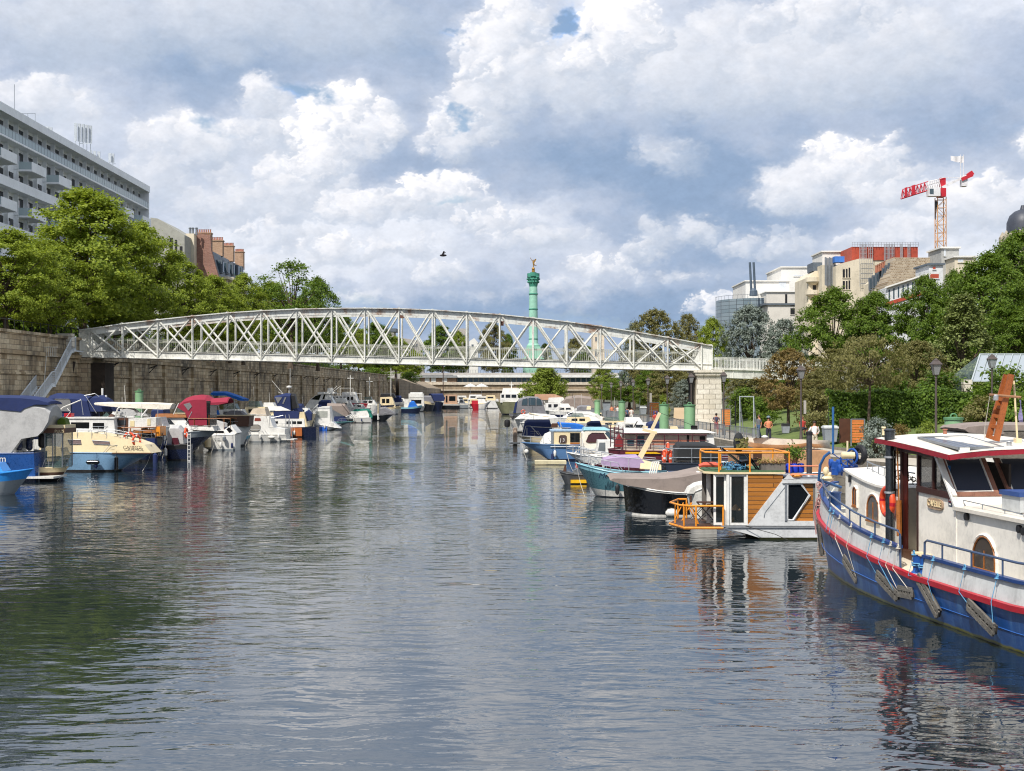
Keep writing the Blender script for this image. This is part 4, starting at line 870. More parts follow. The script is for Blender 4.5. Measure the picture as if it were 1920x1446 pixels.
# ---------------------------------------------------------------- vegetation
BARK = pm('bark', '#5c4e40', .95, var=.35, scale=2, bump=.8, bscale=8)
L_BRIGHT = leafm('leaf_bright', (.09, .15, .013), (.34, .40, .05), .42)
L_DARK = leafm('leaf_dark', (.045, .095, .010), (.17, .25, .03), .4)
L_OLIVE = leafm('leaf_olive', (.10, .10, .028), (.25, .23, .085))
L_BROWN = leafm('leaf_brown', (.13, .09, .03), (.30, .22, .08))
L_SILVER = leafm('leaf_silver', (.10, .125, .10), (.27, .31, .27), .2)
L_PINE = leafm('leaf_pine', (.06, .085, .02), (.25, .29, .09), .2)
L_WILLOW = leafm('leaf_willow', (.12, .17, .015), (.26, .32, .05))
L_HEDGE = leafm('leaf_hedge', (.022, .055, .006), (.13, .21, .022), .3)
def leaf_quad(mb, c, s, nrm, rnd):
    u = nrm.orthogonal().normalized(); v = nrm.cross(u); a = rnd.random()*6.28
    u, v = u*math.cos(a)+v*math.sin(a), v*math.cos(a)-u*math.sin(a)
    o = len(mb.v); u = u*s*.5; v = v*s*.36
    mb.v += [tuple(c-u), tuple(c-v+nrm*s*.08), tuple(c+u), tuple(c+v+nrm*s*.08)]; mb.f.append((o, o+1, o+2, o+3)); mb.m.append(0)
def tree_proto(name, seed, rad, hgt, trunk_h, nclump, per, leaf, shape='broad', cr=.75):
    """tapered trunk with limbs; crown = leaf clumps scattered through an uneven volume"""
    rnd = random.Random(seed); t = Thing(name, '', 'tree', (0, 0, 0)); tr = MB(); cw = MB()
    top = Vector((rnd.uniform(-.4, .4), rnd.uniform(-.4, .4), trunk_h+hgt*.55))
    r0 = .045*(hgt+trunk_h)*.55
    tr.tube([(0, 0, -.4), (0, 0, .3), (top.x*.3, top.y*.3, trunk_h*.6), (top.x*.6, top.y*.6, trunk_h), top], [r0*1.5, r0, r0*.85, r0*.7, r0*.15], 8)
    cl = []
    lob = [(rnd.uniform(0, 6.28), rnd.uniform(.15, .9), rnd.uniform(.55, 1.4)) for _ in range(13)]
    for i in range(nclump):
        for _ in range(30):
            th = rnd.uniform(0, 6.283); h = rnd.random()
            if shape == 'broad': prof = (math.sin(math.pi*min(1, h*.86+.14))**.62)
            elif shape == 'cone': prof = (1-h)**.75*.95+.08
            elif shape == 'umbrella': prof = math.sin(math.pi*min(1, h*.9+.1))**.35
            elif shape == 'willow': prof = (1-h**2.2)**.5
            lf = 1
            for (a, hh, s_) in lob:
                dd = abs((th-a+3.14) % 6.283-3.14)/1.0+abs(h-hh)/.35
                if dd < 1: lf += (s_-1)*(1-dd)
            rr = prof*lf*(rnd.random()**.42)
            c = Vector((rad*rr*math.cos(th), rad*rr*math.sin(th), trunk_h+h*hgt))
            if all((c-q).length > cr*.62 for q in cl[-60:]): break
        cl.append(c)
        big = rnd.uniform(.65, 1.2)*cr
        for k in range(int(per*big/cr)):
            dv = Vector((rnd.gauss(0, 1), rnd.gauss(0, 1), rnd.gauss(0, .62)))
            p = c+dv*big*.5
            if shape == 'willow': p.z -= abs(rnd.gauss(0, 1))*.5*hgt*.12
            out = Vector((p.x, p.y, (p.z-trunk_h-hgt*.35)*.9)).normalized() if p.length > .1 else Vector((0, 0, 1))
            nn = (out*.7+Vector((rnd.gauss(0, .55), rnd.gauss(0, .55), rnd.gauss(.45, .45)))).normalized()
            leaf_quad(cw, p, leaf*rnd.uniform(.6, 1.35), nn, rnd)
    for c in sorted(cl, key=lambda q: q.z)[::max(1, nclump//34)]:
        s_ = Vector((top.x*.6, top.y*.6, trunk_h+min(max(0, (c.z-trunk_h))*.35, hgt*.4)))
        mid = s_.lerp(c, .5)+Vector((0, 0, .2)); tr.tube([s_, mid, c], [r0*.34, r0*.18, r0*.05], 5)
    t.part('trunk', tr, BARK, smooth=True); t.part('crown', cw, L_BRIGHT); return t.o
LOW = 0
PR = {
 'broad': [tree_proto('broadleaf_tree', 1, 5, 10.4, 2.6, 270, 125, .245, cr=.70), tree_proto('broadleaf_tree', 2, 5, 10.4, 2.6, 270, 125, .245, cr=.70), tree_proto('broadleaf_tree', 3, 5, 10.4, 2.6, 250, 125, .245, cr=.74)],
 'airy': [tree_proto('broadleaf_tree', 4, 5, 9, 3.4, 150, 46, .28, cr=.8)],
 'fine': [tree_proto('broadleaf_tree', 5, 5, 9, 3, 340, 60, .25, cr=.55), tree_proto('broadleaf_tree', 6, 5, 9, 3, 340, 60, .25, cr=.55)],
 'umbrella': [tree_proto('spreading_tree', 7, 5, 3.2, 3.6, 150, 50, .20, 'umbrella', .5)],
 'cone': [tree_proto('conifer_tree', 8, 5, 12, 1.5, 260, 64, .30, 'cone')],
 'willow': [tree_proto('willow_tree', 9, 5, 8, 1.2, 260, 60, .34, 'willow')],
 'bush': [tree_proto('shrub', 10, 1, 1.5, .1, 90, 40, .10, 'broad', .24)],
}
used = set(); HD = dict(broad=(5, 13), airy=(5, 13), fine=(5, 12), umbrella=(5, 6.8), cone=(5, 13.5), willow=(5, 9.2), bush=(1, 1.6))
def plant(kind, var, pxc, pytop, wpx, Y, base, mat, label, group=None, cat=None, rz=None, yscale=1, wmul=.95):
    """a tree whose crown is wpx wide and whose top shows at row pytop, standing Y metres away on ground height base"""
    pr = PR[kind][var % len(PR[kind])]; r, h = HD[kind]
    top = CH+(HZ-pytop)/F*Y; x = (pxc-960)/F*Y; sx = wpx/F*Y/2/r*wmul; sz = (top-base)/(h*1.0)
    if rz is None: rz = random.uniform(0, 6.28)
    if pr.name not in used:
        used.add(pr.name); o = pr; o.location = (x, Y, base); o.rotation_euler = (0, 0, rz); o.scale = (sx, sx*yscale, sz); o['label'] = label
        for ch in o.children:
            if ch.name.startswith('crown'): ch.material_slots[0].link = 'OBJECT'; ch.material_slots[0].material = mat
    else: o = copy_tree(pr, (x, Y, base), rz, (sx, sx*yscale, sz), label, None, mat)
    if group: o['group'] = group
    elif 'group' in o: del o['group']
    o['category'] = cat or ('shrub' if kind == 'bush' else 'tree'); return o
GL = 'street trees above the embankment wall'
for a in [
 ('broad', 1, 15, 432, 210, 112, SL, L_BRIGHT, 'bright green tree at the left edge above the embankment wall'),
 ('broad', 0, 160, 360, 300, 128, SL, L_BRIGHT, 'tallest bright green tree, rising in front of the white apartment slab'),
 ('broad', 2, 92, 455, 180, 120, SL, L_BRIGHT, 'lower green tree between the left-edge tree and the tallest one'),
 ('broad', 1, 262, 420, 190, 140, SL, L_BRIGHT, 'green tree just right of the tallest one, hiding the grey apartment block'),
 ('broad', 2, 335, 488, 150, 152, SL, L_BRIGHT, 'green tree below the brick house gable'),
 ('broad', 0, 400, 520, 120, 168, SL, L_BRIGHT, 'green tree below the mansard roof of the brick house'),
 ('broad', 1, 456, 515, 100, 182, SL, L_BRIGHT, 'yellowish green tree right of the brick house'),
 ('airy', 0, 545, 482, 170, 205, SL, L_DARK, 'thin darker tree with an open top above the left half of the truss'),
 ('broad', 2, 596, 524, 100, 225, SL, L_DARK, 'dark green tree at the right end of the row above the truss'),
 ('broad', 0, 510, 532, 130, 215, SL, L_BRIGHT, 'green tree under the thin open-topped tree'),
 ('broad', 1, 560, 560, 110, 240, SL, L_BRIGHT, 'green tree whose crown shows through the left third of the truss'),
 ('broad', 2, 640, 588, 80, 290, SL, L_BRIGHT, 'green tree whose crown shows through the truss just left of its middle'),
 ('broad', 0, 672, 618, 70, 340, SL, L_BRIGHT, 'small far green tree showing through the middle of the truss'),
 ('broad', 1, 212, 520, 120, 132, SL, L_BRIGHT, 'low green tree filling in behind the left end of the bridge'),
 ('broad', 2, 430, 560, 130, 175, SL, L_BRIGHT, 'low green tree between the brick house and the bridge chord')]:
    a = list(a); a[5] *= 1.074; plant(*a, group=GL)
for i, (px, pt, w_, Y) in enumerate(((704, 606, 84, 400), (742, 632, 70, 430), (710, 640, 60, 520), (828, 612, 84, 560), (858, 622, 50, 575), (925, 606, 66, 565), (952, 628, 40, 600), (1022, 645, 34, 620), (1082, 632, 60, 600), (1100, 650, 50, 590), (770, 655, 60, 600))):
    plant('broad', i, px, pt, w_, Y, SL, [L_DARK, L_BRIGHT, L_OLIVE][i % 3], 'far tree seen through the truss, '+['the tall one next to the left row', 'just right of the tall one by the left row', 'below the distant apartment house', 'the large one left of centre', 'in front of the grey round-topped block', 'the large one left of the green column', 'the small one beside the green column', 'the smallest, right of the green column', 'left of the tall beige house', 'at the foot of the tall beige house', 'low one left of the large tree'][i], 'far trees beyond the basin')
for i, (px, pt, w_, Y) in enumerate(((640, 684, 90, 372), (700, 690, 80, 392), (768, 698, 46, 440), (600, 676, 70, 340))):
    plant('bush', 0, px, pt, w_, Y, SL-1.2, L_DARK, 'dark shrubbery hanging over the embankment wall, '+['below the middle of the left truss half', 'the long clump near the wall end', 'at the very end of the wall', 'the nearest clump under the truss'][i], 'shrubs along the wall top', rz=0)
# right bank ------------------------------------------------------------
for a in [
 ('willow', 0, 1023, 688, 104, 330, QR, L_WILLOW, 'drooping yellow green willow on the far right quay in front of the station hall'),
 ('broad', 0, 1132, 688, 60, 290, QR+.5, L_WILLOW, 'bright green young tree right of the willow'),
 ('fine', 0, 1228, 582, 120, 235, QR+1, L_OLIVE, 'large brownish tree rising behind the right end of the truss'),
 ('fine', 1, 1190, 606, 70, 245, QR+1, L_SILVER, 'pale green tree left of the large brownish one'),
 ('fine', 1, 1290, 590, 80, 250, QR+1, L_OLIVE, 'pale olive tree right of the large brownish one'),
 ('broad', 1, 1335, 598, 80, 215, QR+1, L_BRIGHT, 'bright green tree just right of the truss end'),
 ('fine', 0, 1300, 640, 80, 205, QR+1, L_OLIVE, 'brown tree half hidden behind the truss end'),
 ('fine', 0, 1408, 574, 130, 172, QR+1.2, L_SILVER, 'tall silver grey tree below the curved glass building'),
 ('fine', 1, 1470, 600, 110, 165, QR+1.2, L_SILVER, 'lower silver grey tree right of the tall one'),
 ('broad', 2, 1562, 545, 170, 150, 4, L_DARK, 'big dark green tree below the beige stone house'),
 ('broad', 0, 1640, 552, 150, 146, 4.5, L_DARK, 'dark green tree below the block with three tall windows'),
 ('broad', 1, 1735, 520, 130, 142, 5, L_DARK, 'dark green tree below the slanting band of windows'),
 ('broad', 2, 1850, 480, 190, 138, 5, L_DARK, 'tallest dark green tree near the right edge'),
 ('broad', 0, 1910, 440, 190, 146, 5, L_DARK, 'dark green tree at the right edge under the dome'),
 ('broad', 1, 1790, 510, 110, 150, 5, L_DARK, 'dark green tree under the cream rooftop'),
 ('cone', 0, 1805, 556, 190, 112, 3.6, L_PINE, 'olive green conifer with upright shoots behind the hedge'),
 ('broad', 1, 1895, 575, 150, 120, 5, L_DARK, 'dark tree above the glasshouse at the right edge'),
 ('fine', 1, 1570, 655, 150, 106, 3.2, L_OLIVE, 'dull olive tree behind the lamp and the brown tree'),
 ('umbrella', 0, 1628, 632, 190, 83.5, 2.4, L_OLIVE, 'spreading olive tree with a forked trunk in front of the hedge'),
 ('fine', 0, 1478, 655, 120, 104, 2.6, L_BROWN, 'rusty brown tree at the end of the approach walkway'),
 ('fine', 1, 1408, 690, 110, 144, 2.2, L_OLIVE, 'olive brown tree under the approach walkway beside the pier'),
 ('broad', 1, 1472, 700, 130, 146, 2.4, L_DARK, 'dark green shady tree under the approach walkway'),
 ('broad', 2, 1180, 700, 100, 260, 2.4, L_DARK, 'dark tree behind the promenade lamps, the farthest one'),
 ('fine', 0, 1252, 690, 100, 190, 2.2, L_OLIVE, 'brown leafed tree behind the promenade lamps beneath the truss'),
 ('broad', 0, 1215, 695, 80, 215, 2.2, L_DARK, 'dark green tree behind the promenade lamps beneath the truss'),
 ('fine', 1, 1284, 712, 60, 175, 2.2, L_SILVER, 'grey green tree close to the left of the stone pier'),
 ('fine', 1, 1545, 690, 110, 98, 2.8, L_OLIVE, 'olive shrubby tree left of the forked trunk'),
 ('broad', 0, 1700, 700, 150, 110, 3.5, L_DARK, 'dark undergrowth tree behind the hedge'),
 ('fine', 0, 1720, 640, 120, 100, 3.5, L_OLIVE, 'dull olive tree between the forked tree and the conifer')]:
    plant(*a, group='trees of the right bank park')
for i, a in enumerate([
 (1243, 742, 34, 150, QR, L_WILLOW, 'round bright green bush behind the second green pile'), (1300, 768, 22, 139, QR, L_DARK, 'green bush at the left foot of the stone pier'),
 (1645, 786, 78, 72, QR-.1, L_SILVER, 'large rounded grey green bush behind the wheelhouse roof of the blue barge'), (1740, 792, 60, 74, QR, L_WILLOW, 'yellow green bush under the near lamp'),
 (1688, 797, 54, 74, QR, L_BROWN, 'low pinkish brown bush beside the rounded grey green one'), (1600, 775, 60, 78, QR+.2, L_HEDGE, 'green bush at the foot of the hedge'),
 (1880, 690, 160, 82, QR+1.2, L_DARK, 'dark bush in front of the glasshouse'), (1905, 740, 130, 74, QR+.4, L_DARK, 'dark bush at the right edge behind the tilted wooden mast'),
 (1765, 700, 130, 92, 3.4, L_HEDGE, 'light green bush on top of the hedge below the conifer'), (1850, 745, 120, 78, QR+.6, L_OLIVE, 'olive bush between the hedge end and the green pile'),
 (1672, 700, 110, 96, 3.2, L_HEDGE, 'light green bush rising behind the hedge'), (1395, 728, 80, 140, QR+.6, L_DARK, 'dark bush right of the stone pier'), (1430, 745, 80, 118, QR+.8, L_DARK, 'dark bush behind the swing frame'), (1530, 735, 90, 95, 2.6, L_OLIVE, 'olive bush left of the hedge')]):
    plant('bush', 0, *a, group='bushes of the right bank park')
# clipped hedge
def hedge(name, label, x0, x1, Y, dep, z0, z1, mat, n):
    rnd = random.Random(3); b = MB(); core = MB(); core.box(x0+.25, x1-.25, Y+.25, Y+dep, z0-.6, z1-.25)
    for _ in range(n):
        s_ = rnd.random(); x = rnd.uniform(x0, x1)
        if s_ < .68: p = Vector((x, Y+rnd.gauss(.12, .12), rnd.uniform(z0, z1))); nn = Vector((rnd.gauss(0, .5), -1, rnd.gauss(.35, .5)))
        else: p = Vector((x, rnd.uniform(Y, Y+dep), z1+rnd.gauss(0, .09)+.12*math.sin(x*1.7))); nn = Vector((rnd.gauss(0, .5), rnd.gauss(-.2, .5), 1))
        leaf_quad(b, p, rnd.uniform(.10, .22), nn.normalized(), rnd)
    t = Thing(name, label, 'hedge', ((x0+x1)/2, Y, z0)); t.part('foliage', b, mat); t.part('dark_core', core, pm('hedge_core', (.012, .02, .006), .95)); return t  # core is a solid dark box behind the leaves
xa = at(1556, 0, 86).x; xb = at(1850, 0, 86).x
hedge('hedge', 'long clipped green hedge behind the forked tree and the lamp post', xa, xb, 86, 1.6, CH+(HZ-812)/F*86, CH+(HZ-738)/F*86, L_HEDGE, 22000)
# sandy path and retaining edges
m = MB(); m.loft([[(xq(y)+lawn_off(y)-1.6, y, QR+.008), (xq(y)+lawn_off(y), y, QR+.010)] for y in (120, 135, 150, 184, 220, 250)]); struct('path', m, SANDP)
m = MB(); a = at(1240, 788, 150); m.add([(at(1262, 0, 145).x, 145, QR+.02), (at(1300, 0, 145).x, 145, QR+.02), (at(1298, 0, 150).x, 152, QR+1.8), (at(1268, 0, 150).x, 152, QR+1.8)], [(0, 1, 2, 3)]); struct('ramp', m, SANDP)
m = MB(); m.loft([[(xq(y)+lawn_off(y)-.3, y, QR+.010), (xq(y)+lawn_off(y)-.3, y, QR+.14), (xq(y)+lawn_off(y), y, QR+.14), (xq(y)+lawn_off(y), y, QR+.01)] for y in [66, 75, 83, 95, 108, 122, 135, 150, 184, 220]]); struct('kerb', m, STONE_Q)

# ---------------------------------------------------------------- promenade lamps
LAMPM = pm('lamp_post_paint', '#4f4541', .5); LGL = glassm('lantern_glass', (.32, .33, .33), .35, .15)
def lamp_proto(h=4.95):
    t = Thing('street_lamp', '', 'street lamp', (0, 0, 0)); b = MB()
    b.lathe((0, 0, 0), [(.16, 0), (.16, .35), (.11, .45), (.085, 1.0), (.065, 1.1), (.05, h-.95), (.08, h-.93), (.05, h-.88), (.06, h-.80)], 10); t.part('post', b, LAMPM, smooth=True)
    b = MB()
    for sx, sy in ((1, 1), (1, -1), (-1, 1), (-1, -1)): b.tube([(.11*sx, .11*sy, h-.80), (.21*sx, .21*sy, h-.30)], .014, 4)
    b.lathe((0, 0, h-.82), [(.16, 0), (.16, .03)], 4); fr = t.part('frame', b, LAMPM)
    g_ = MB(); g_.loft([[(.10, .10, h-.79), (-.10, .10, h-.79), (-.10, -.10, h-.79), (.10, -.10, h-.79)], [(.20, .20, h-.31), (-.20, .20, h-.31), (-.20, -.20, h-.31), (.20, -.20, h-.31)]], True); t.part('lantern_glass', g_, LGL)
    b = MB(); b.loft([[(s*a, u*a, z) for s, u in ((1, 1), (-1, 1), (-1, -1), (1, -1))] for a, z in ((.25, h-.31), (.25, h-.28), (.13, h-.13), (.13, h-.10), (.05, h-.05), (.03, h))], True, True); t.part('cap', b, LAMPM); return t.o
lp = lamp_proto(); first = True
LL = [(1755, 672, 67, 'nearest promenade lamp, standing dark in front of the hedge'), (1502, 685, 83, 'promenade lamp in front of the rusty brown tree'), (1357, 697, 108, 'promenade lamp just right of the stone pier'),
      (1296, 700, 116, 'promenade lamp just left of the stone pier'), (1251, 703.5, 128, 'promenade lamp behind the second green pile'), (1215, 708, 146, 'promenade lamp left of the orange fence panel'),
      (1187, 711, 163, 'fourth lamp from the left of the promenade row'), (1164, 713, 178, 'third lamp from the left of the promenade row'), (1146, 716.5, 198, 'second lamp from the left of the promenade row'), (1128, 719.5, 228, 'farthest promenade lamp, leftmost of the row'),
      (1860, 664, 80, 'lamp in front of the glasshouse roof at the right edge')]
for px, py, Y, lab in LL:
    z = CH+(HZ-py)/F*Y; base = z-4.95; base = min(base, QR+.3) if px < 1800 else base
    o = lp if first else copy_tree(lp, (0, 0, 0)); first = False
    o.location = ((px-960)/F*Y, Y, max(base, QR)); o.scale = (1, 1, (z-max(base, QR))/4.95); o['label'] = lab; o['group'] = 'lamps along the promenade'; o['category'] = 'street lamp'
# small round sign / info posts
for px, py0, py1, Y, lab in ((1218, 737, 757, 140, 'thin upright notice board on the lamp post left of the second green pile'), (1507, 751, 776, 82.5, 'narrow white notice box on the lamp post in front of the brown tree')):
    a = at(px, py1, Y); e = at(px+4, py0, Y); b = MB(); b.box(a.x, e.x, Y-.1, Y+.05, a.z, e.z); solo('notice_board', b, pm('notice_grey', '#a9a39b', .6), lab, 'notice board')
# ---------------------------------------------------------------- green mooring piles
PGC = pm('pile_cap', '#5d8a62', .55)
def pile(px, pytop, Y, r, label):
    q = at(px, pytop, Y); t = Thing('mooring_pile', label, 'mooring pile', (q.x, Y, -.5), 'green mooring piles')
    b = MB(); b.lathe((q.x, Y, -.5), [(r, 0), (r, q.z+.5-.08)], 20); t.part('shaft', b, PILEG, smooth=True)
    b = MB(); b.lathe((q.x, Y, q.z-.1), [(r*1.12, 0), (r*1.14, .10), (.02, .13)], 20); t.part('cap', b, PGC)
    b = MB(); b.torus((q.x, Y, q.z+.03), r*.35, .035, 'y', 16, 6); t.part('lifting_ring', b, PGC)
for a in ((1120, 751, 196, .40, 'farthest green mooring pile right of the taupe covered boat'), (1166, 753, 158, .38, 'second farthest green mooring pile'), (1245, 758, 121, .40, 'green mooring pile behind the white leaning mast'), (1293, 759, 104, .41, 'green mooring pile left of the stone pier'),
          (1788, 783, 60, .38, 'near green mooring pile with a ring on top, behind the wheelhouse roof'), (261, 733, 119, .34, 'green mooring pile on the left side before the embankment wall')): pile(*a)
# quay fence
def fence(name, label, pts, h=1.05, sp=.14, mat=None):
    b = MB()
    for a, e in zip(pts, pts[1:]):
        a = Vector(a); e = Vector(e); n = int((e-a).length/sp)
        for i in range(n): q = a.lerp(e, i/n); b.beam(q+Vector((0, 0, .08)), q+Vector((0, 0, h)), .02, .02, up=(0, 1, 0))
        for hh in (.10, h): b.beam(a+Vector((0, 0, hh)), e+Vector((0, 0, hh)), .04, .04)
        m_ = int((e-a).length/2)
        for i in range(m_+1): q = a.lerp(e, i/max(1, m_)); b.beam(q, q+Vector((0, 0, h)), .05, .05, up=(0, 1, 0))
    return solo(name, b, mat or GREYM, label, 'fence')
fence('quay_fence', 'long grey barred fence along the edge of the right quay', [(xq(y)+.35, y, QR) for y in (90, 100, 108, 122, 135, 150, 184, 220)], sp=.22)
# orange slatted gates / screens
SLAT = pm('slat_wood', '#d0793a', .6, var=.2, scale=2)
def screen(px0, py0, px1, py1, Y, label, name='slatted_screen'):
    a = at(px0, py1, Y); e = at(px1, py0, Y); t = Thing(name, label, 'screen', ((a.x+e.x)/2, Y, a.z), 'orange slatted screens'); b = MB(); n = int((e.z-a.z)/.14)
    for i in range(n): z = a.z+i*(e.z-a.z)/n; b.box(a.x+.05, e.x-.05, Y, Y+.03, z, z+.115)
    t.part('slats', b, SLAT); b = MB()
    for x in (a.x, e.x): b.box(x-.03, x+.03, Y-.02, Y+.05, a.z-.2, e.z)
    b.beam((a.x, Y, e.z), (e.x, Y, e.z), .05, .05); t.part('frame', b, GREYM); return t
screen(1596, 786, 1621, 830, 75, 'orange slatted screen left of the rounded grey green bush')
screen(1353, 767, 1370, 800, 118, 'orange slatted screen right of the stone pier')
screen(1217, 755, 1236, 782, 134, 'orange slatted screen behind the backpacker')
b = MB(); a = at(1574, 830, 76); e = at(1594, 785, 76); b.box(a.x, e.x, 76, 76.1, a.z, e.z); solo('brown_screen', b, WOODD, 'brown wooden panel left of the nearest orange slatted screen', 'screen')
# bins
def binn(px, py0, py1, wpx, Y, col_, label):
    a = at(px, py1, Y); top = at(px, py0, Y).z; w = wpx/F*Y/2; t = Thing('rubbish_bin', label, 'bin', (a.x, Y, a.z), 'bins on the right quay'); b = MB()
    b.loft([[(a.x-w*.8, Y-w*.7, a.z), (a.x+w*.8, Y-w*.7, a.z), (a.x+w*.8, Y+w*.7, a.z), (a.x-w*.8, Y+w*.7, a.z)], [(a.x-w, Y-w*.9, top-.12), (a.x+w, Y-w*.9, top-.12), (a.x+w, Y+w*.9, top-.12), (a.x-w, Y+w*.9, top-.12)]], True, True); t.part('body', b, pm('bin_grey', '#8d9499', .5))
    b = MB(); b.box(a.x-w*1.05, a.x+w*1.05, Y-w, Y+w, top-.12, top-.02); b.box(a.x-w*.9, a.x+w*.9, Y-w*.8, Y+w*.8, top-.02, top+.03); t.part('lid', b, pm(*col_))
binn(1556, 799, 828, 26, 76, ('lid_pale', '#d5d8d6', .5), 'grey wheeled bin with a pale lid near the man in the white shirt')
binn(1206, 763, 777, 12, 150, ('lid_pale', '#d5d8d6', .5), 'grey bin with a pale lid left of the backpacker')
binn(1473, 795, 812, 14, 92, ('lid_dark', '#26282a', .5), 'black low bin behind the boats below the lawn'); binn(1137, 754, 770, 14, 190, ('lid_dark', '#26282a', .5), 'dark bin far along the promenade')
# swing frame
b = MB(); Y = 101; z0 = QR
for px in (1387, 1413): 
    a = at(px, 744, Y); b.tube([(a.x, Y, a.z), (a.x-.1, Y-.8, z0)], .045, 5); b.tube([(a.x, Y, a.z), (a.x+.45, Y+.8, z0)], .045, 5); b.tube([(a.x-.06, Y-.4, a.z-1.1), (a.x+.2, Y+.4, a.z-1.1)], .03, 5)
b.tube([at(1386, 744, Y), at(1414, 744, Y)], .05, 6); solo('swing_frame', b, pm('frame_grey', '#8f9698', .5), 'tall grey metal A-frame on the quay right of the stone pier', 'frame')
b = MB(); a = at(1379, 700+52, 99); b.tube([(a.x, 99, QR), (a.x, 99, a.z)], .05, 6); solo('bollard_post', b, DARK, 'thin dark post left of the grey A-frame', 'post')
# glasshouse
t = Thing('glasshouse', 'glasshouse with a pitched glazed roof behind the bushes at the right edge', 'greenhouse', (at(1890, 0, 95).x, 95, 4)); Y = 95
a = at(1822, 715, Y); p = at(1838, 664, Y+1); e = at(1990, 664, Y+1); e2 = at(1975, 715, Y)
zb_ = 3.5; gl_ = glassm('roof_glass', (.45, .50, .55), .25, .15)
b = MB(); b.prism([a, p+Vector((0, .0, 0)), e, e2], (0, .06, 0)); t.part('roof', b, gl_)
b = MB(); b.add([a, p, p+Vector((0, 6, -2.4)), a+Vector((0, 6, 0)), Vector((a.x, a.y, zb_)), Vector((a.x, a.y+6, zb_))], [(0, 1, 3), (0, 3, 5, 4)]); t.part('gable', b, CLEARG)
b = MB()
for k in range(11): u = k/10; b.beam(a.lerp(e2, u)+Vector((0, -.05, 0)), p.lerp(e, u)+Vector((0, -.05, 0)), .05, .07)
b.beam(a, e2, .08, .08); b.beam(p, e, .10, .10); b.beam(a, p, .09, .09); b.beam(a, Vector((a.x, a.y, zb_)), .09, .09, up=(0, 1, 0)); t.part('glazing_bars', b, pm('bars_pale', '#a7afb2', .5))
b = MB(); a = at(1807, 745, 92); e = at(1823, 712, 92); b.box(a.x, e.x, 92, 92.5, 2.5, e.z); solo('stone_block', b, STONE_P, 'pale upright stone block left of the glasshouse', 'wall')

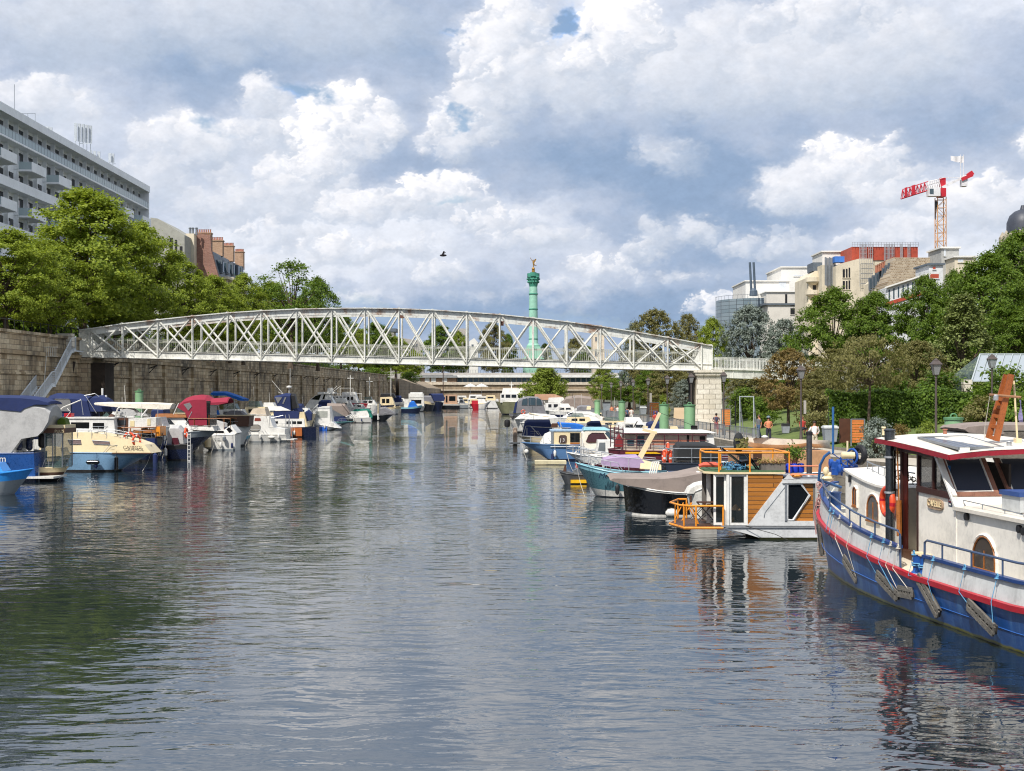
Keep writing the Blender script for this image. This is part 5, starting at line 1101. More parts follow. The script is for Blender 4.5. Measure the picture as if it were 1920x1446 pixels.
# ---------------------------------------------------------------- people
def person(label, px, pyfeet, Y, h=1.74, face=0, shirt=None, trousers=None, pose='walk', hair='#2c1f17', skirt=None, sleeves='short', hat=None, carry=None, skin=SKIN):
    """one continuous skinned body; clothing and hair as children"""
    q = at(px, pyfeet, Y); t = Thing('person', label, 'person', tuple(q)); s = h/1.74
    J = {}; seat = pose == 'sit'
    st_ = .20 if pose == 'walk' else .04
    J['pel'] = (0, 0, .95); J['wst'] = (0, .01, 1.10); J['chs'] = (0, .0, 1.32); J['nck'] = (0, .0, 1.49); J['hd0'] = (0, -.01, 1.56); J['hd1'] = (0, -.02, 1.66)
    E = [('pel', 'wst'), ('wst', 'chs'), ('chs', 'nck'), ('nck', 'hd0'), ('hd0', 'hd1')]; Rr = dict(pel=.145, wst=.125, chs=.15, nck=.055, hd0=.075, hd1=.088)
    for sx, sg in ((-1, 'l'), (1, 'r')):
        f = st_*sx
        if seat: J[sg+'hip'] = (.09*sx, 0, .90); J[sg+'kn'] = (.12*sx, -.42, .86); J[sg+'an'] = (.12*sx, -.46, .46); J[sg+'toe'] = (.12*sx, -.62, .42)
        else: J[sg+'hip'] = (.09*sx, 0, .88); J[sg+'kn'] = (.10*sx, -f*.6-.03, .48); J[sg+'an'] = (.10*sx, -f+.03, .08); J[sg+'toe'] = (.11*sx, -f-.13, .03)
        E += [('pel', sg+'hip'), (sg+'hip', sg+'kn'), (sg+'kn', sg+'an'), (sg+'an', sg+'toe')]; Rr.update({sg+'hip': .095, sg+'kn': .062, sg+'an': .045, sg+'toe': .035})
        J[sg+'sh'] = (.18*sx, 0, 1.40)
        if pose == 'hands': J[sg+'el'] = (.30*sx, .06, 1.16); J[sg+'wr'] = (.16*sx, -.10, 1.05)
        else: J[sg+'el'] = (.24*sx, .03+f*.3, 1.14); J[sg+'wr'] = (.25*sx, -.08+f*.5, .90)
        E += [('chs', sg+'sh'), (sg+'sh', sg+'el'), (sg+'el', sg+'wr')]; Rr.update({sg+'sh': .065, sg+'el': .042, sg+'wr': .028})
        w = Vector(J[sg+'wr']); dn = (w-Vector(J[sg+'el'])).normalized(); sd = Vector((0, -1, 0))
        J[sg+'plm'] = tuple(w+dn*.06); Rr[sg+'plm'] = .03; E.append((sg+'wr', sg+'plm'))
        for k in range(4):
            a = w+dn*.10+sd*(.026-.017*k); e_ = a+dn*[.065, .08, .075, .055][k]+Vector((-.02*sx, 0, 0)); J[f'{sg}f{k}a'] = tuple(a); J[f'{sg}f{k}b'] = tuple(e_); Rr[f'{sg}f{k}a'] = .010; Rr[f'{sg}f{k}b'] = .008; E += [(sg+'plm', f'{sg}f{k}a'), (f'{sg}f{k}a', f'{sg}f{k}b')]
        a = w+dn*.05+sd*.045; J[sg+'th'] = tuple(a+dn*.03); Rr[sg+'th'] = .010; E.append((sg+'wr', sg+'th'))
    if carry == 'up': J['rel'] = (.30, -.05, 1.30); J['rwr'] = (.26, -.2, 1.52)
    keys = list(J); me = bpy.data.meshes.new('body'); cs, sn = math.cos(face), math.sin(face)
    def W(p): x, y, z = [c*s for c in p]; return (x*cs-y*sn, x*sn+y*cs, z)
    me.from_pydata([W(J[k]) for k in keys], [(keys.index(a), keys.index(b)) for a, b in E], []); me.materials.append(skin)
    o = bpy.data.objects.new('body', me); COL.objects.link(o); o.parent = t.o
    md = o.modifiers.new('skin', 'SKIN'); sv = me.skin_vertices[0].data if me.skin_vertices else None
    if sv is None:
        bpy.context.view_layer.objects.active = o; sv = me.skin_vertices[0].data
    for i, k in enumerate(keys): sv[i].radius = (Rr[k]*s, Rr[k]*s*.9); sv[i].use_root = (k == 'pel')
    o.modifiers.new('sub', 'SUBSURF').render_levels = 1
    def part(name, chains, mat, grow=.018):
        b = MB()
        for ch in chains: b.tube([Vector(W(J[k]))+q for k in ch], [(Rr[k]+grow)*s for k in ch], 10)
        t.part(name, b, mat, smooth=True)
    sh = [('wst', 'chs'), ('lsh', 'chs', 'rsh')]; b = MB()
    def ring(z, rx, ry, y=0): return [Vector(W((rx*math.cos(a*.524), y+ry*math.sin(a*.524), z)))+q for a in range(12)]
    b.loft([ring(.90, .165, .12), ring(1.08, .145, .115), ring(1.30, .185, .13), ring(1.42, .17, .11), ring(1.47, .08, .07)], True, True)
    for sg in 'lr':
        ks = [sg+'sh', sg+'el'] if sleeves == 'short' else [sg+'sh', sg+'el', sg+'wr']
        if sleeves != 'none':
            p = [Vector(W(J[k])) for k in ks]; 
            if sleeves == 'short': p[1] = p[0].lerp(p[1], .65)
            b.tube([x+q for x in p], [.078*s]+[.062*s]*(len(p)-2)+[.050*s], 8)
    t.part('shirt', b, shirt, smooth=True)
    b = MB()
    if skirt: b.loft([ring(.98, .15, .115), ring(.80, .20, .17), ring(.50, .24, .22)], True, True); t.part('skirt', b, skirt, smooth=True)
    else:
        b.loft([ring(1.02, .15, .115), ring(.92, .175, .13), ring(.84, .17, .12)], True, True)
        for sg in 'lr': b.tube([Vector(W(J[k]))+q for k in (sg+'hip', sg+'kn')]+([Vector(W(J[sg+'an']))+q] if trousers != 'shorts' else []), [.105*s, .085*s]+([.065*s] if trousers != 'shorts' else []), 8)
        t.part('trousers', b, pm('shorts_red', '#a5333b', .8) if trousers == 'shorts' else trousers, smooth=True)
    b = MB(); hd = Vector(W((0, .015, 1.68)))+q; b.ball(hd, .108*s, 10, sc=(.95, 1, .95)); t.part('hair', b, pm('hair_'+hair[1:], hair, .7), smooth=True)
    fc = MB(); hd = Vector(W((0, -.10, 1.63)))+q; fc.ball(hd, .02*s, 6); t.part('nose', fc, skin, smooth=True)
    if hat: b = MB(); hd = Vector(W((0, 0, 1.73)))+q; b.lathe(hd, [(.16*s, 0), (.15*s, .03*s), (.11*s, .09*s), (.02, .13*s)], 12); t.part('helmet', b, hat, smooth=True)
    b = MB()
    for sg in 'lr': a = Vector(W(J[sg+'an']))+q; e_ = Vector(W(J[sg+'toe']))+q; b.tube([a+Vector((0, 0, -.02)), e_], [.055*s, .045*s], 8)
    t.part('shoes', b, DARK, smooth=True); return t
WS = pm('shirt_white', '#e9e8e6', .8, var=.04); BG = pm('trousers_beige', '#c9bfa8', .85); DKC = pm('cloth_dark', '#2b2d3a', .85, var=.3, scale=8); FLO = pm('cloth_floral', '#3d3f57', .85, var=.9, scale=14); ORC = pm('cloth_orange', '#d98a63', .85); GRC = pm('cloth_grey', '#6a6d72', .85); JEAN = pm('jeans', '#3c5677', .85); REDC = pm('cloth_red', '#b53a33', .85); WHC = pm('cloth_white2', '#d8d4cd', .85)
def fy(Y): return HZ+(CH-QR)/F*Y**0*0+ (CH-QR)*F/Y          # row of the quay floor at distance Y
for a in [
 dict(label='man in a white shirt and beige trousers with hands at his waist on the quay', px=1527, Y=80, face=.1, shirt=WS, trousers=BG, pose='hands', sleeves='long'),
 dict(label='person in a dark patterned shirt and red shorts beside the stone pier', px=1343, Y=112, face=3.1, shirt=FLO, trousers='shorts', pose='hands'),
 dict(label='man in a dark top and jeans beside the grey A-frame', px=1423, Y=104, face=-1.2, shirt=GRC, trousers=JEAN, pose='walk', hair='#5a4a3c'),
 dict(label='person in an orange top wearing a grey helmet behind the white boats', px=1441, Y=95, h=1.72, face=.1, shirt=ORC, trousers=DKC, pose='hands', hat=pm('helmet_grey', '#5e7076', .4)),
 dict(label='person in a red top seated low beside the lamp post', px=1505, Y=84, h=1.4, face=.3, shirt=REDC, trousers=DKC, pose='sit', hair='#6b3a22'),
 dict(label='walker in a red top with a blue bag in front of the orange screen', px=1229, Y=122, face=2.8, shirt=REDC, trousers=DKC, pose='walk', hair='#8c4a2a'),
 dict(label='walker in white right of the farthest pile but one, wearing pale clothes', px=1184, Y=158, face=3.0, shirt=WHC, trousers=WHC, pose='walk'),
 dict(label='walker in dark trousers next to the one in white', px=1176, Y=160, face=3.2, shirt=JEAN, trousers=DKC, pose='walk'),
 dict(label='far walker in a pink top, leftmost of the distant group', px=1147, Y=186, face=0, shirt=ORC, trousers=WHC, pose='walk'),
 dict(label='far walker in a dark top in the middle of the distant group', px=1153, Y=188, face=0, shirt=DKC, trousers=BG, pose='walk'),
 dict(label='far walker in a white top, rightmost of the distant group', px=1158, Y=184, face=0, shirt=WHC, trousers=JEAN, pose='walk')]:
    a['pyfeet'] = HZ+(CH-QR)*F/a['Y']-(16 if a.get('pose') == 'sit' else 0)
    pr_ = person(**a)
    if a['px'] > 1140 and a['Y'] > 150 or a['px'] == 1229: pr_.o['group'] = 'walkers on the promenade'
b = MB(); q = at(1229, 776, 122.2); b.box(q.x-.17, q.x+.17, 122.12, 122.36, q.z-.25, q.z+.25); solo('backpack', b, pm('bag_blue', '#3c4a8c', .8), 'blue bag on the back of the walker in red', 'bag')
b = MB(); q = at(1509, 820, 84.4); b.box(q.x-.7, q.x+.5, 84.1, 84.6, QR, QR+.48); solo('bench_block', b, STONE_Q, 'low block the person in red sits on', 'bench')
# bird
b = MB(); q = at(831, 479, 60); b.ball(q, .14, 8, sc=(1.1, .6, .38)); bd = solo('bird', b, pm('bird_dark', '#2a2328', .8), 'dark bird gliding in the sky above the truss', 'bird', smooth=True)
w_ = MB(); w_.prism([q+Vector((0, -.02, .03)), q+Vector((.10, .3, .16)), q+Vector((.03, .34, .16)), q+Vector((-.06, .02, .03))], (0, 0, .012)); w_.prism([q+Vector((0, -.02, .03)), q+Vector((.08, -.3, .14)), q+Vector((.02, -.32, .14)), q+Vector((-.06, -.02, .03))], (0, 0, .012))
wo_ = mesh_obj('wing', w_, pm('bird_dark', '#2a2328'), bd.location, False); wo_.parent = bd

# added dark leaf row standing in for shadow, trunks and fence under the trees
rnd = random.Random(8); b = MB(); core = MB()
for _ in range(9000):
    y = rnd.uniform(100, 330); leaf_quad(b, Vector((xwall(y)-6.5+rnd.gauss(0, .35), y, SL+abs(rnd.gauss(1.4, 1.1)))), rnd.uniform(.25, .5), Vector((1, rnd.gauss(-.4, .5), rnd.gauss(.3, .4))).normalized(), rnd)
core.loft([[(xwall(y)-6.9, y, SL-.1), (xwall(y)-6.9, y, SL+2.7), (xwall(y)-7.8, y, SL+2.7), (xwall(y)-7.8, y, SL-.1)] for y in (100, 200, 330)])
t = Thing('leafy_shade_filler', 'dark leaf row added for the shade under the street trees, left embankment', 'filler foliage', (xwall(200)-7, 200, SL)); t.part('foliage', b, L_DARK); t.part('dark_core', core, pm('hedge_core', (.012, .02, .006)))
# ---------------------------------------------------------------- boats
GROUPL = 'boats moored along the left bank'; GROUPR = 'boats moored along the right bank'
class Boat:
    def __init__(s, label, wl, xb, xs, beam, yb, ys, cols=(DARK, WHITE, WHITE), rake=.8, te=.45, cat='boat', group=None, name='motor_boat', deckm=None, levels=None, pul=True, sag=.25, bulw=.0, flare=.82, bluff=2.0):
        s.Zn = WL(wl); s.Zc = s.Zn+beam/2; s.hw = beam/2
        s.xb = s.X(xb, 0); s.xs = s.X(xs, -s.hw); s.dir = 1 if s.xb > s.xs else -1
        s.hb = s.H(yb, 0); s.hs = s.H(ys, -s.hw); s.L = abs(s.xb-s.xs)
        s.t = Thing(name, label, cat, ((s.xb+s.xs)/2, s.Zc, 0), group or (GROUPL if xs < 900 else GROUPR)); s.last = None
        rows = []; n = 14; lv = levels or [-.25, 0, .10, .72, 1.0]; th = []
        for i in range(n+1):
            u = (i/n)**1.25; row = []
            fb = s.hs+(s.hb-s.hs)*(1-u)**2-sag*math.sin(math.pi*u)*.5*(abs(s.hb-s.hs)+.12)
            q = min(u/te, 1); w = s.hw*(1-(1-q)**bluff)**.8 if q < 1 else s.hw*(1-.10*((u-te)/(1-te))**2)
            for l in lv:
                ll = max(0, l); z = l*fb if l > 0 else l
                x = s.xb-s.dir*(s.L*u+rake*(1-ll)**1.1*(1-u)**3); row.append((x, w*(flare+(1-flare)*ll), z))
            th.append(fb)
            rows.append(row)
        s.dk = lambda x: None
        b = MB(); L_ = len(lv)
        P1 = [[(x, s.Zc-w, z) for x, w, z in r] for r in rows]; P2 = [[(x, s.Zc+w, z) for x, w, z in r] for r in rows]
        mi = [0, 0, 1, 2] if L_ == 5 else [0, 0]+[1]*(L_-4)+[2]
        for P_, rev in ((P1, 0), (P2, 1)):
            for j in range(L_-1): b.loft([[r[j], r[j+1]] for r in P_], m=mi[j])
        b.add(P1[-1]+P2[-1][::-1], [tuple(range(2*L_))], 1)
        s.t.part('hull', b, [cols[0], cols[1], cols[2]], smooth=True)
        b = MB(); d = .05+bulw
        b.loft([[(p[-1][0], p[-1][1]+.03, p[-1][2]-d), (q[-1][0], q[-1][1]-.03, q[-1][2]-d)] for p, q in zip(P1, P2)]); s.t.part('deck', b, deckm or OFFW)
        b = MB()
        for P_ in (P1, P2): b.tube([Vector(r[-1]) for r in P_], .035, 5)
        s.t.part('gunwale', b, cols[2], smooth=True); s.P1 = P1
        if pul and beam > 2.3:
            m = int(n*.62); rr = random.Random(int(xb+xs)); rs = 16/F*s.Zc if s.Zc < 100 else .55
            for P_ in (P1, P2):
                b = MB(); T_ = [Vector(r[-1])+Vector((0, 0, .52)) for r in P_[:m]]; b.tube(T_, .016, 4); b.tube([q-Vector((0, 0, .25)) for q in T_], .009, 4); b.tube([T_[-1], Vector(P_[m][-1])], .016, 4); s.t.part('pulpit', b, STEEL)
                for q in T_[::3]: b = MB(); b.tube([q, q-Vector((0, 0, .52))], .014, 4); s.t.part('stanchion', b, STEEL)
            for k in range(rr.choice((1, 2, 2, 3))):
                r = P1[rr.randint(5, n-1)][-1]; b = MB(); z = rr.uniform(.12, .3); c_ = (r[0]+rr.uniform(-.2, .2), r[1]-.13, z); b.lathe(c_, [(.03, 0), (.11, .1), (.11, .42), (.03, .54)], 8); b.tube([(c_[0], c_[1], z+.5), (c_[0], c_[1]+.1, r[2])], .01, 4); s.t.part('fender', b, rr.choice((OFFW, NAVY, DARK, WHITE)), smooth=True)
            if rr.random() < .6:
                r = P1[rr.randint(6, 10)][-1]; b = MB(); h = rr.uniform(2.2, 3.6); b.tube([(r[0], s.Zc, r[2]), (r[0]+rr.uniform(-.3, .3), s.Zc, r[2]+h)], .018, 4); s.t.part('aerial', b, rr.choice((OFFW, GREYM)))
            r = P1[0][-1]; b = MB(); b.tube([(r[0], r[1], r[2]), (r[0]-s.dir*.2, r[1]-.4, r[2]*.4), (r[0]-s.dir*.4, r[1]-.8, .02)], .014, 4); s.t.part('mooring_line', b, ROPEW)
    def X(s, px, b): return (px-960)/F*(s.Zc+b)
    def H(s, py, b): return CH+(HZ-py)/F*(s.Zc+b)
    def p(s, px, py, b=None):
        b = -s.hw if b is None else b
        return Vector((s.X(px, b), s.Zc+b, s.H(py, b)))
    def cab(s, poly, mat, hw=None, inset=.12, name='cabin', dep=None, roof=None):
        hw = s.hw*.72 if hw is None else hw; P_ = [s.p(x, y, -hw) for x, y in poly]
        z0 = min(v.z for v in P_); z1 = max(v.z for v in P_)
        s.fn = lambda z: hw*(1-inset*max(0, min(1.2, (z-z0)/max(.01, z1-z0)))); s.cb = hw
        fr = [Vector((v.x, s.Zc-s.fn(v.z), v.z)) for v in P_]; bk = [Vector((v.x, s.Zc+s.fn(v.z), v.z)) for v in P_]
        n = len(P_); b = MB(); b.add(fr+bk, [tuple(range(n-1, -1, -1)), tuple(range(n, 2*n))]+[(i, (i+1) % n, n+(i+1) % n, n+i) for i in range(n)])
        o = s.t.part(name, b, mat); s.last = o
        if roof:
            r = MB(); ya = min(y for x, y in poly); xs_ = [x for x, y in poly if y < ya+3]; a = s.p(min(xs_)-roof[1], ya, -hw); e = s.p(max(xs_)+roof[1], ya, -hw)
            r.box(a.x, e.x, s.Zc-hw-.06, s.Zc+hw+.06, a.z, a.z+roof[0]); s.t.part('roof', r, roof[2], parent=o)
        return o
    def win(s, *polys, mat=None, name='window', frame=None):
        for poly in polys:
            b = MB(); P_ = [s.p(x, y, -s.cb) for x, y in poly]; c = sum(P_, Vector())/len(P_)
            fr = [Vector((v.x, s.Zc-s.fn(v.z)-.025, v.z)) for v in P_]; b.prism(fr, (0, .04, 0))
            w = s.t.part(name, b, mat or GLASS, parent=s.last)
            if frame:
                f = MB(); f.tube([v-Vector((0, .012, 0)) for v in fr]+[fr[0]-Vector((0, .012, 0))], .022, 5); s.t.part('window_frame', f, frame, parent=s.last)
    def R4(s, x0, y0, x1, y1): return [(x0, y1), (x0, y0), (x1, y0), (x1, y1)]
    def rail(s, pts, b=None, r=.018, name='rail', mat=None, both=True, posts=None):
        bb = -s.hw*.92 if b is None else b
        for q in ((bb, -bb) if both and bb else (bb,)):
            m_ = MB()
            P_ = [s.p(x, y, bb) for x, y in pts]; P_ = [Vector((v.x, s.Zc+q, v.z)) for v in P_]; m_.tube(P_, r, 5)
            if posts:
                for x, y0, y1 in posts: a = s.p(x, y0, bb); e = s.p(x, y1, bb); m_.tube([(a.x, s.Zc+q, a.z), (e.x, s.Zc+q, e.z)], r*.9, 5)
            s.t.part(name, m_, mat or STEEL)
    def tube(s, pts, b=0, r=.03, name='pole', mat=None):
        m_ = MB(); m_.tube([s.p(x, y, b) for x, y in pts], r, 6); return s.t.part(name, m_, mat or STEEL)
    def blob(s, poly, mat, name, hw=None, arch=.16, n=8):
        """draped cover: outline extruded across the beam over a rounded ridge"""
        hw = s.hw*.8 if hw is None else hw; P_ = [s.p(x, y, -hw) for x, y in poly]; z0 = min(v.z for v in P_); rows = []
        for k in range(n+1):
            u = -1+2*k/n; f = 1-arch*abs(u)**2.5; rr = random.Random(k)
            rows.append([Vector((v.x, s.Zc+u*hw, z0+(v.z-z0)*f+rr.uniform(-.012, .012))) for v in P_])
        b = MB(); b.loft(rows, True, True); return s.t.part(name, b, mat)
    def fender(s, px, y0, y1, r=.13, mat=None, top=None):
        a = s.p(px, y0); e = s.p(px, y1); b = MB(); L_ = a.z-e.z; b.lathe((a.x, s.Zc-s.hw-r*.9, e.z), [(r*.3, 0), (r, r*.6), (r, L_-r*.6), (r*.3, L_), (r*.15, L_+.08)], 10); b.tube([(a.x, s.Zc-s.hw-r*.8, a.z), (a.x, s.Zc-s.hw-.02, a.z+.35)], .012, 4); s.t.part('fender', b, mat or OFFW, smooth=True)
    def text(s, txt, px, py, hpx, mat, hw=None, ital=0, name='name_lettering', parent=None):
        q = s.p(px, py, -s.hw if hw is None else -hw); mb = text_mb(txt, hpx/F*s.Zn*1.25, q+Vector((0, -.07, 0)), (1, 0, 0), (0, 0, 1), .01, 0, shear=ital); return s.t.part(name, mb, mat, parent=parent)
    def outboard(s, px, y0, y1, b=0, w=.42, mat=None, leg=None):
        a = s.p(px, y0, b); e = s.p(px, y1, b); h = a.z-e.z; m_ = MB(); x = a.x; y = s.Zc+b; d = s.dir
        m_.lathe((x, y, e.z+h*.45), [(w*.30, 0), (w*.48, h*.08), (w*.5, h*.35), (w*.40, h*.52), (w*.1, h*.56)], 10, sc=(1, .7)); cw = s.t.part('outboard_cowl', m_, mat or DARK, smooth=True)
        m_ = MB(); m_.box(x-w*.14, x+w*.14, y-.06, y+.06, e.z-.3, e.z+h*.48); m_.beam((x, y, e.z+h*.3), (x+d*w*.9, y, e.z+h*.35), .12, .12); s.t.part('outboard_leg', m_, leg or GREYM)

# ---- left bank, from the near edge of the picture backwards ----
B = Boat('pale grey hulled boat with a bright blue band, cut by the left edge', 930, 62, -90, 2.2, 879, 890, (GREYH, GREYH, BBLUE), rake=1.0, te=.5, levels=[-.25, 0, .1, .62, 1.0])
B.cab([(-70, 884), (-60, 868), (-5, 868), (5, 884)], BBLUE, .6)
B = Boat('dark blue boat with a grey and navy tented canopy and three outboards', 905, -160, 62, 2.6, 845, 850, (NAVYH, BLUEH, BLUEH), rake=1)
B.blob([(-140, 848), (-140, 744), (30, 742), (62, 746), (84, 752), (93, 762), (90, 780), (80, 800), (70, 812), (40, 818), (20, 850)], LGREYC, 'canopy_sides', 1.15)
B.blob([(-142, 762), (-142, 742), (0, 741), (40, 742), (72, 746), (90, 752), (92, 757), (66, 756), (45, 765), (38, 772), (0, 768)], NAVY, 'canopy_top', 1.2)
B.cab([(-60, 852), (-60, 812), (22, 812), (26, 852)], OFFW, 1.1)
B.outboard(80, 815, 860, .6, .55, DARK); B.outboard(55, 822, 862, 0, .42, NAVYH); B.outboard(36, 822, 862, -.5, .42, NAVYH)
B.text('m', -1, 866, 14, WHITE, 1.32)
m_ = MB(); a = B.p(38, 916, -1.2); e = B.p(100, 908, -1.2); m_.box(a.x, e.x, B.Zc-1.2, B.Zc+1.2, .22, .34); B.t.part('swim_platform', m_, OFFW)
B.rail([(61, 870), (61, 908)], -.8, .03, 'ladder', GREYM, False, [(73, 870, 908)]); m_ = MB()
for y in (875, 884, 893, 902): m_.tube([B.p(61, y, -.8), B.p(73, y, -.8)], .03, 4)
B.t.part('ladder_rungs', m_, GREYM)
B = Boat('small cream boat with a dark pointed bow behind the glass cabin boat', 890, 134, 60, 2.0, 852, 856, (DARK, NAVYH, CREAM), rake=.7)
B.cab([(70, 856), (74, 838), (112, 840), (118, 856)], CREAM, .8)
B = Boat('brown banded boat with a tall glass cabin and flat signed roof', 903, 128, 40, 2.4, 876, 876, (DARK, WOODD, CREAM), rake=.5, te=.6, levels=[-.25, 0, .3, .4, .65, 1.0])
B.cab([(84, 878), (84, 812), (117, 812), (117, 878)], CLEARG, .9, 0, 'glass_cabin'); B.rail([(84, 812), (84, 876)], -.92, .04, 'corner_post', GREYM, True, [(99, 812, 876), (117, 812, 876)])
B.cab([(78, 812), (78, 803), (122, 803), (122, 812)], WOODD, 1.05, 0, 'roof'); B.cab([(78, 803), (78, 797), (122, 797), (122, 803)], CREAM, 1.0, 0, 'roof_deck')
B.text('PULIS', 103, 811, 6, CREAM, 1.06, name='sign_lettering')
B.blob([(108, 797), (107, 788), (113, 782), (121, 784), (124, 797)], L_HEDGE, 'roof_plant', .4)
B = Boat('cream over light blue motor cruiser with its name on the bow', 885, 284, 112, 2.9, 849, 849, (DARK, LBLUE, LBLUE), rake=2.2, te=.55, sag=0)
B.cab([(112, 850), (116, 812), (180, 813), (245, 825), (270, 834), (284, 850)], CREAM, 1.36, .16)
B.win([(126, 825), (150, 825), (152, 833), (130, 833)], [(172, 826), (204, 828), (206, 834), (176, 833)], mat=pm('smoked_glass', '#7b6a68', .2), frame=GREYM)
B.text('CAMMOL', 231, 842, 7, pm('lettering_dark', '#5a4c40', .6), 1.36); B.win([(112, 849), (284, 849), (284, 851), (112, 851)], mat=WOODD, name='rub_strip'); B.fender(219, 856, 884, .14, BLACK)
m_ = MB(); q = B.p(174, 867, -1.6); m_.lathe((q.x-.45, B.Zc-1.6, q.z), [(.05, 0), (.16, .12), (.16, .8), (.05, .9)], 10, axis='x'); B.t.part('fender', m_, BLACK, smooth=True)
B.rail([(118, 806), (190, 807), (240, 816)], -1.2, .02, 'guard_rail', STEEL, True, [(x, 806, 822) for x in (118, 145, 172, 200, 225)])
def bicycle(label, B, px, py, sc, mat, b=-1.0):
    q = B.p(px, py, b); t = Thing('bicycle', label, 'bicycle', tuple(q), 'bicycles on the boats'); r = .33*sc
    for dx in (-.52*sc, .52*sc):
        m_ = MB(); m_.torus(q+Vector((dx, 0, r)), r, .022, 'y', 20, 5); w = t.part('wheel', m_, DARK)
        m_ = MB()
        for k in range(6): a = k*math.pi/6; m_.tube([q+Vector((dx+r*math.cos(a), 0, r+r*math.sin(a))), q+Vector((dx-r*math.cos(a), 0, r-r*math.sin(a)))], .004, 3)
        t.part('spokes', m_, GREYM, parent=w)
    m_ = MB(); c = lambda x, z: q+Vector((x*sc, 0, z*sc)); 
    for a, e in (((-.52, .33), (-.18, .30)), ((-.52, .33), (-.28, .75)), ((-.18, .30), (-.28, .80)), ((-.18, .30), (.30, .72)), ((-.27, .74), (.30, .78)), ((.52, .33), (.28, .92))): m_.tube([c(*a), c(*e)], .018, 5)
    t.part('frame', m_, mat); m_ = MB(); m_.tube([c(.2, .95), c(.32, .94)], .02, 5); m_.tube([c(.28, .94)+Vector((0, -.25, 0)), c(.28, .94)+Vector((0, .25, 0))], .014, 5); t.part('handlebar', m_, DARK)
    m_ = MB(); m_.box(c(-.40, 0).x, c(-.16, 0).x, q.y-.06, q.y+.06, c(0, .80).z, c(0, .86).z); t.part('saddle', m_, DARK)
bicycle('dark bicycle with thin wheels standing on the cream cruiser, the left one', B, 188, 834, .95, GREYM, -.8); bicycle('black bicycle on the cream cruiser nearer its bow', B, 228, 836, .95, DARK, -.9)
def buoy(label, q, Rr, nrm='y', parent=None, tilt=None, group='orange lifebuoys'):
    b = MB(); b.torus(q, Rr, Rr*.24, nrm, 24, 8, 0, 1, tilt); return solo('lifebuoy', b, [ORPL, WHITE], label, 'lifebuoy', group, smooth=True)
buoy('orange lifebuoy hanging on the cream cruiser rail, the left of two', B.p(242, 820, -1.1), .3); buoy('orange lifebuoy hanging on the cream cruiser rail, the right of two', B.p(256, 826, -1.1), .3, 'y', tilt=Matrix.Rotation(.9, 3, 'Z'))
B = Boat('white cabin boat with a long flat white roof behind the cream cruiser', 868, 240, 98, 3.0, 812, 812, (DARK, WHITE, WHITE), rake=.6)
B.cab([(100, 814), (103, 785), (213, 785), (216, 814)], WHITE, 1.2, .02, roof=(.10, 2, WHITE)); B.win(B.R4(133, 792, 167, 804), B.R4(174, 793, 195, 806))
for px in (105, 122): B.tube([(px, 786), (px+10, 772), (px+4, 766)], -.5, .03, 'arm', WHITE)
B.tube([(103, 778), (118, 764), (152, 750)], -.8, .045, 'davit', OFFW); B.tube([(152, 750), (156, 778)], -.8, .02, 'davit_stay')
B.cab([(120, 784), (120, 775), (133, 775), (133, 784)], REDP, .4, 0, 'locker')
B = Boat('boat with a large navy blue tent canopy behind the white flat-roofed boat', 860, 250, 82, 3.0, 800, 798, (DARK, WHITE, WHITE))
B.blob([(85, 800), (86, 750), (88, 741), (100, 737), (140, 738), (163, 744), (170, 775), (170, 800)], NAVY, 'canopy', 1.25)
B.cb = 1.28; B.fn = lambda z: 1.28; B.last = None; B.win([(97, 771), (99, 752), (103, 748), (130, 748), (133, 752), (133, 772)], mat=VINYL, name='canopy_window', frame=NAVYH)
B.cab([(165, 800), (168, 782), (245, 784), (252, 800)], OFFW, 1.1)
B.blob([(166, 772), (166, 748), (172, 742), (186, 741), (198, 748), (208, 762), (212, 772)], NAVY, 'sprayhood', 1.1)
B.tube([(150, 748), (172, 785)], -1.2, .025); B.tube([(160, 742), (181, 775)], -1.2, .025); B.tube([(158, 742), (178, 738), (186, 744)], -1.0, .025)
B.tube([(192, 750), (192, 728)], .4, .09, 'lamp_stub', WHITE); B.tube([(199, 750), (199, 741)], 0, .08, 'lamp_globe', WHITE)
B = Boat('long boat with a narrow cream boom cover and pale grey domed tarpaulins', 862, 318, 170, 2.6, 800, 800, (DARK, WHITE, WHITE))
B.blob([(178, 758), (176, 755), (200, 754), (290, 755), (322, 757), (318, 767), (300, 768), (230, 764)], pm('warm_white', '#e9e0d0'), 'boom_cover', .7)
B.cab([(186, 800), (200, 782), (212, 773), (225, 785), (300, 782), (306, 800)], WHITE, 1.0)
B.win([(190, 782), (199, 773), (207, 781)], mat=CLEARG); B.blob([(220, 775), (226, 768), (238, 764), (250, 768), (256, 776), (250, 780), (224, 779)], LGREYC, 'tarpaulin', .7); B.blob([(250, 779), (258, 773), (272, 775), (278, 781)], LGREYC, 'tarpaulin', .6)
B.tube([(212, 790), (221, 766), (225, 764)], -1, .06, 'windscreen_post', WHITE); B.tube([(265, 782), (276, 767)], -1, .06, 'windscreen_post', WHITE)
for px in (257, 296): B.tube([(px, 765), (px, 800)], -.9, .025)
B = Boat('cluttered wooden work boat with orange boxes and a navy hull', 867, 306, 196, 2.8, 822, 816, (DARK, NAVYH, WOODG), rake=.4, te=.3, name='work_boat')
B.cab([(214, 818), (214, 784), (240, 784), (240, 818)], WOODD, 1.0, 0); B.win(B.R4(220, 788, 236, 797)); B.cab([(240, 816), (240, 785), (292, 783), (292, 801), (265, 803), (262, 816)], OFFW, 1.0, .05); B.win(B.R4(244, 789, 252, 800), B.R4(276, 786, 282, 798), mat=pm('blind_cream', '#d9c89a', .8))
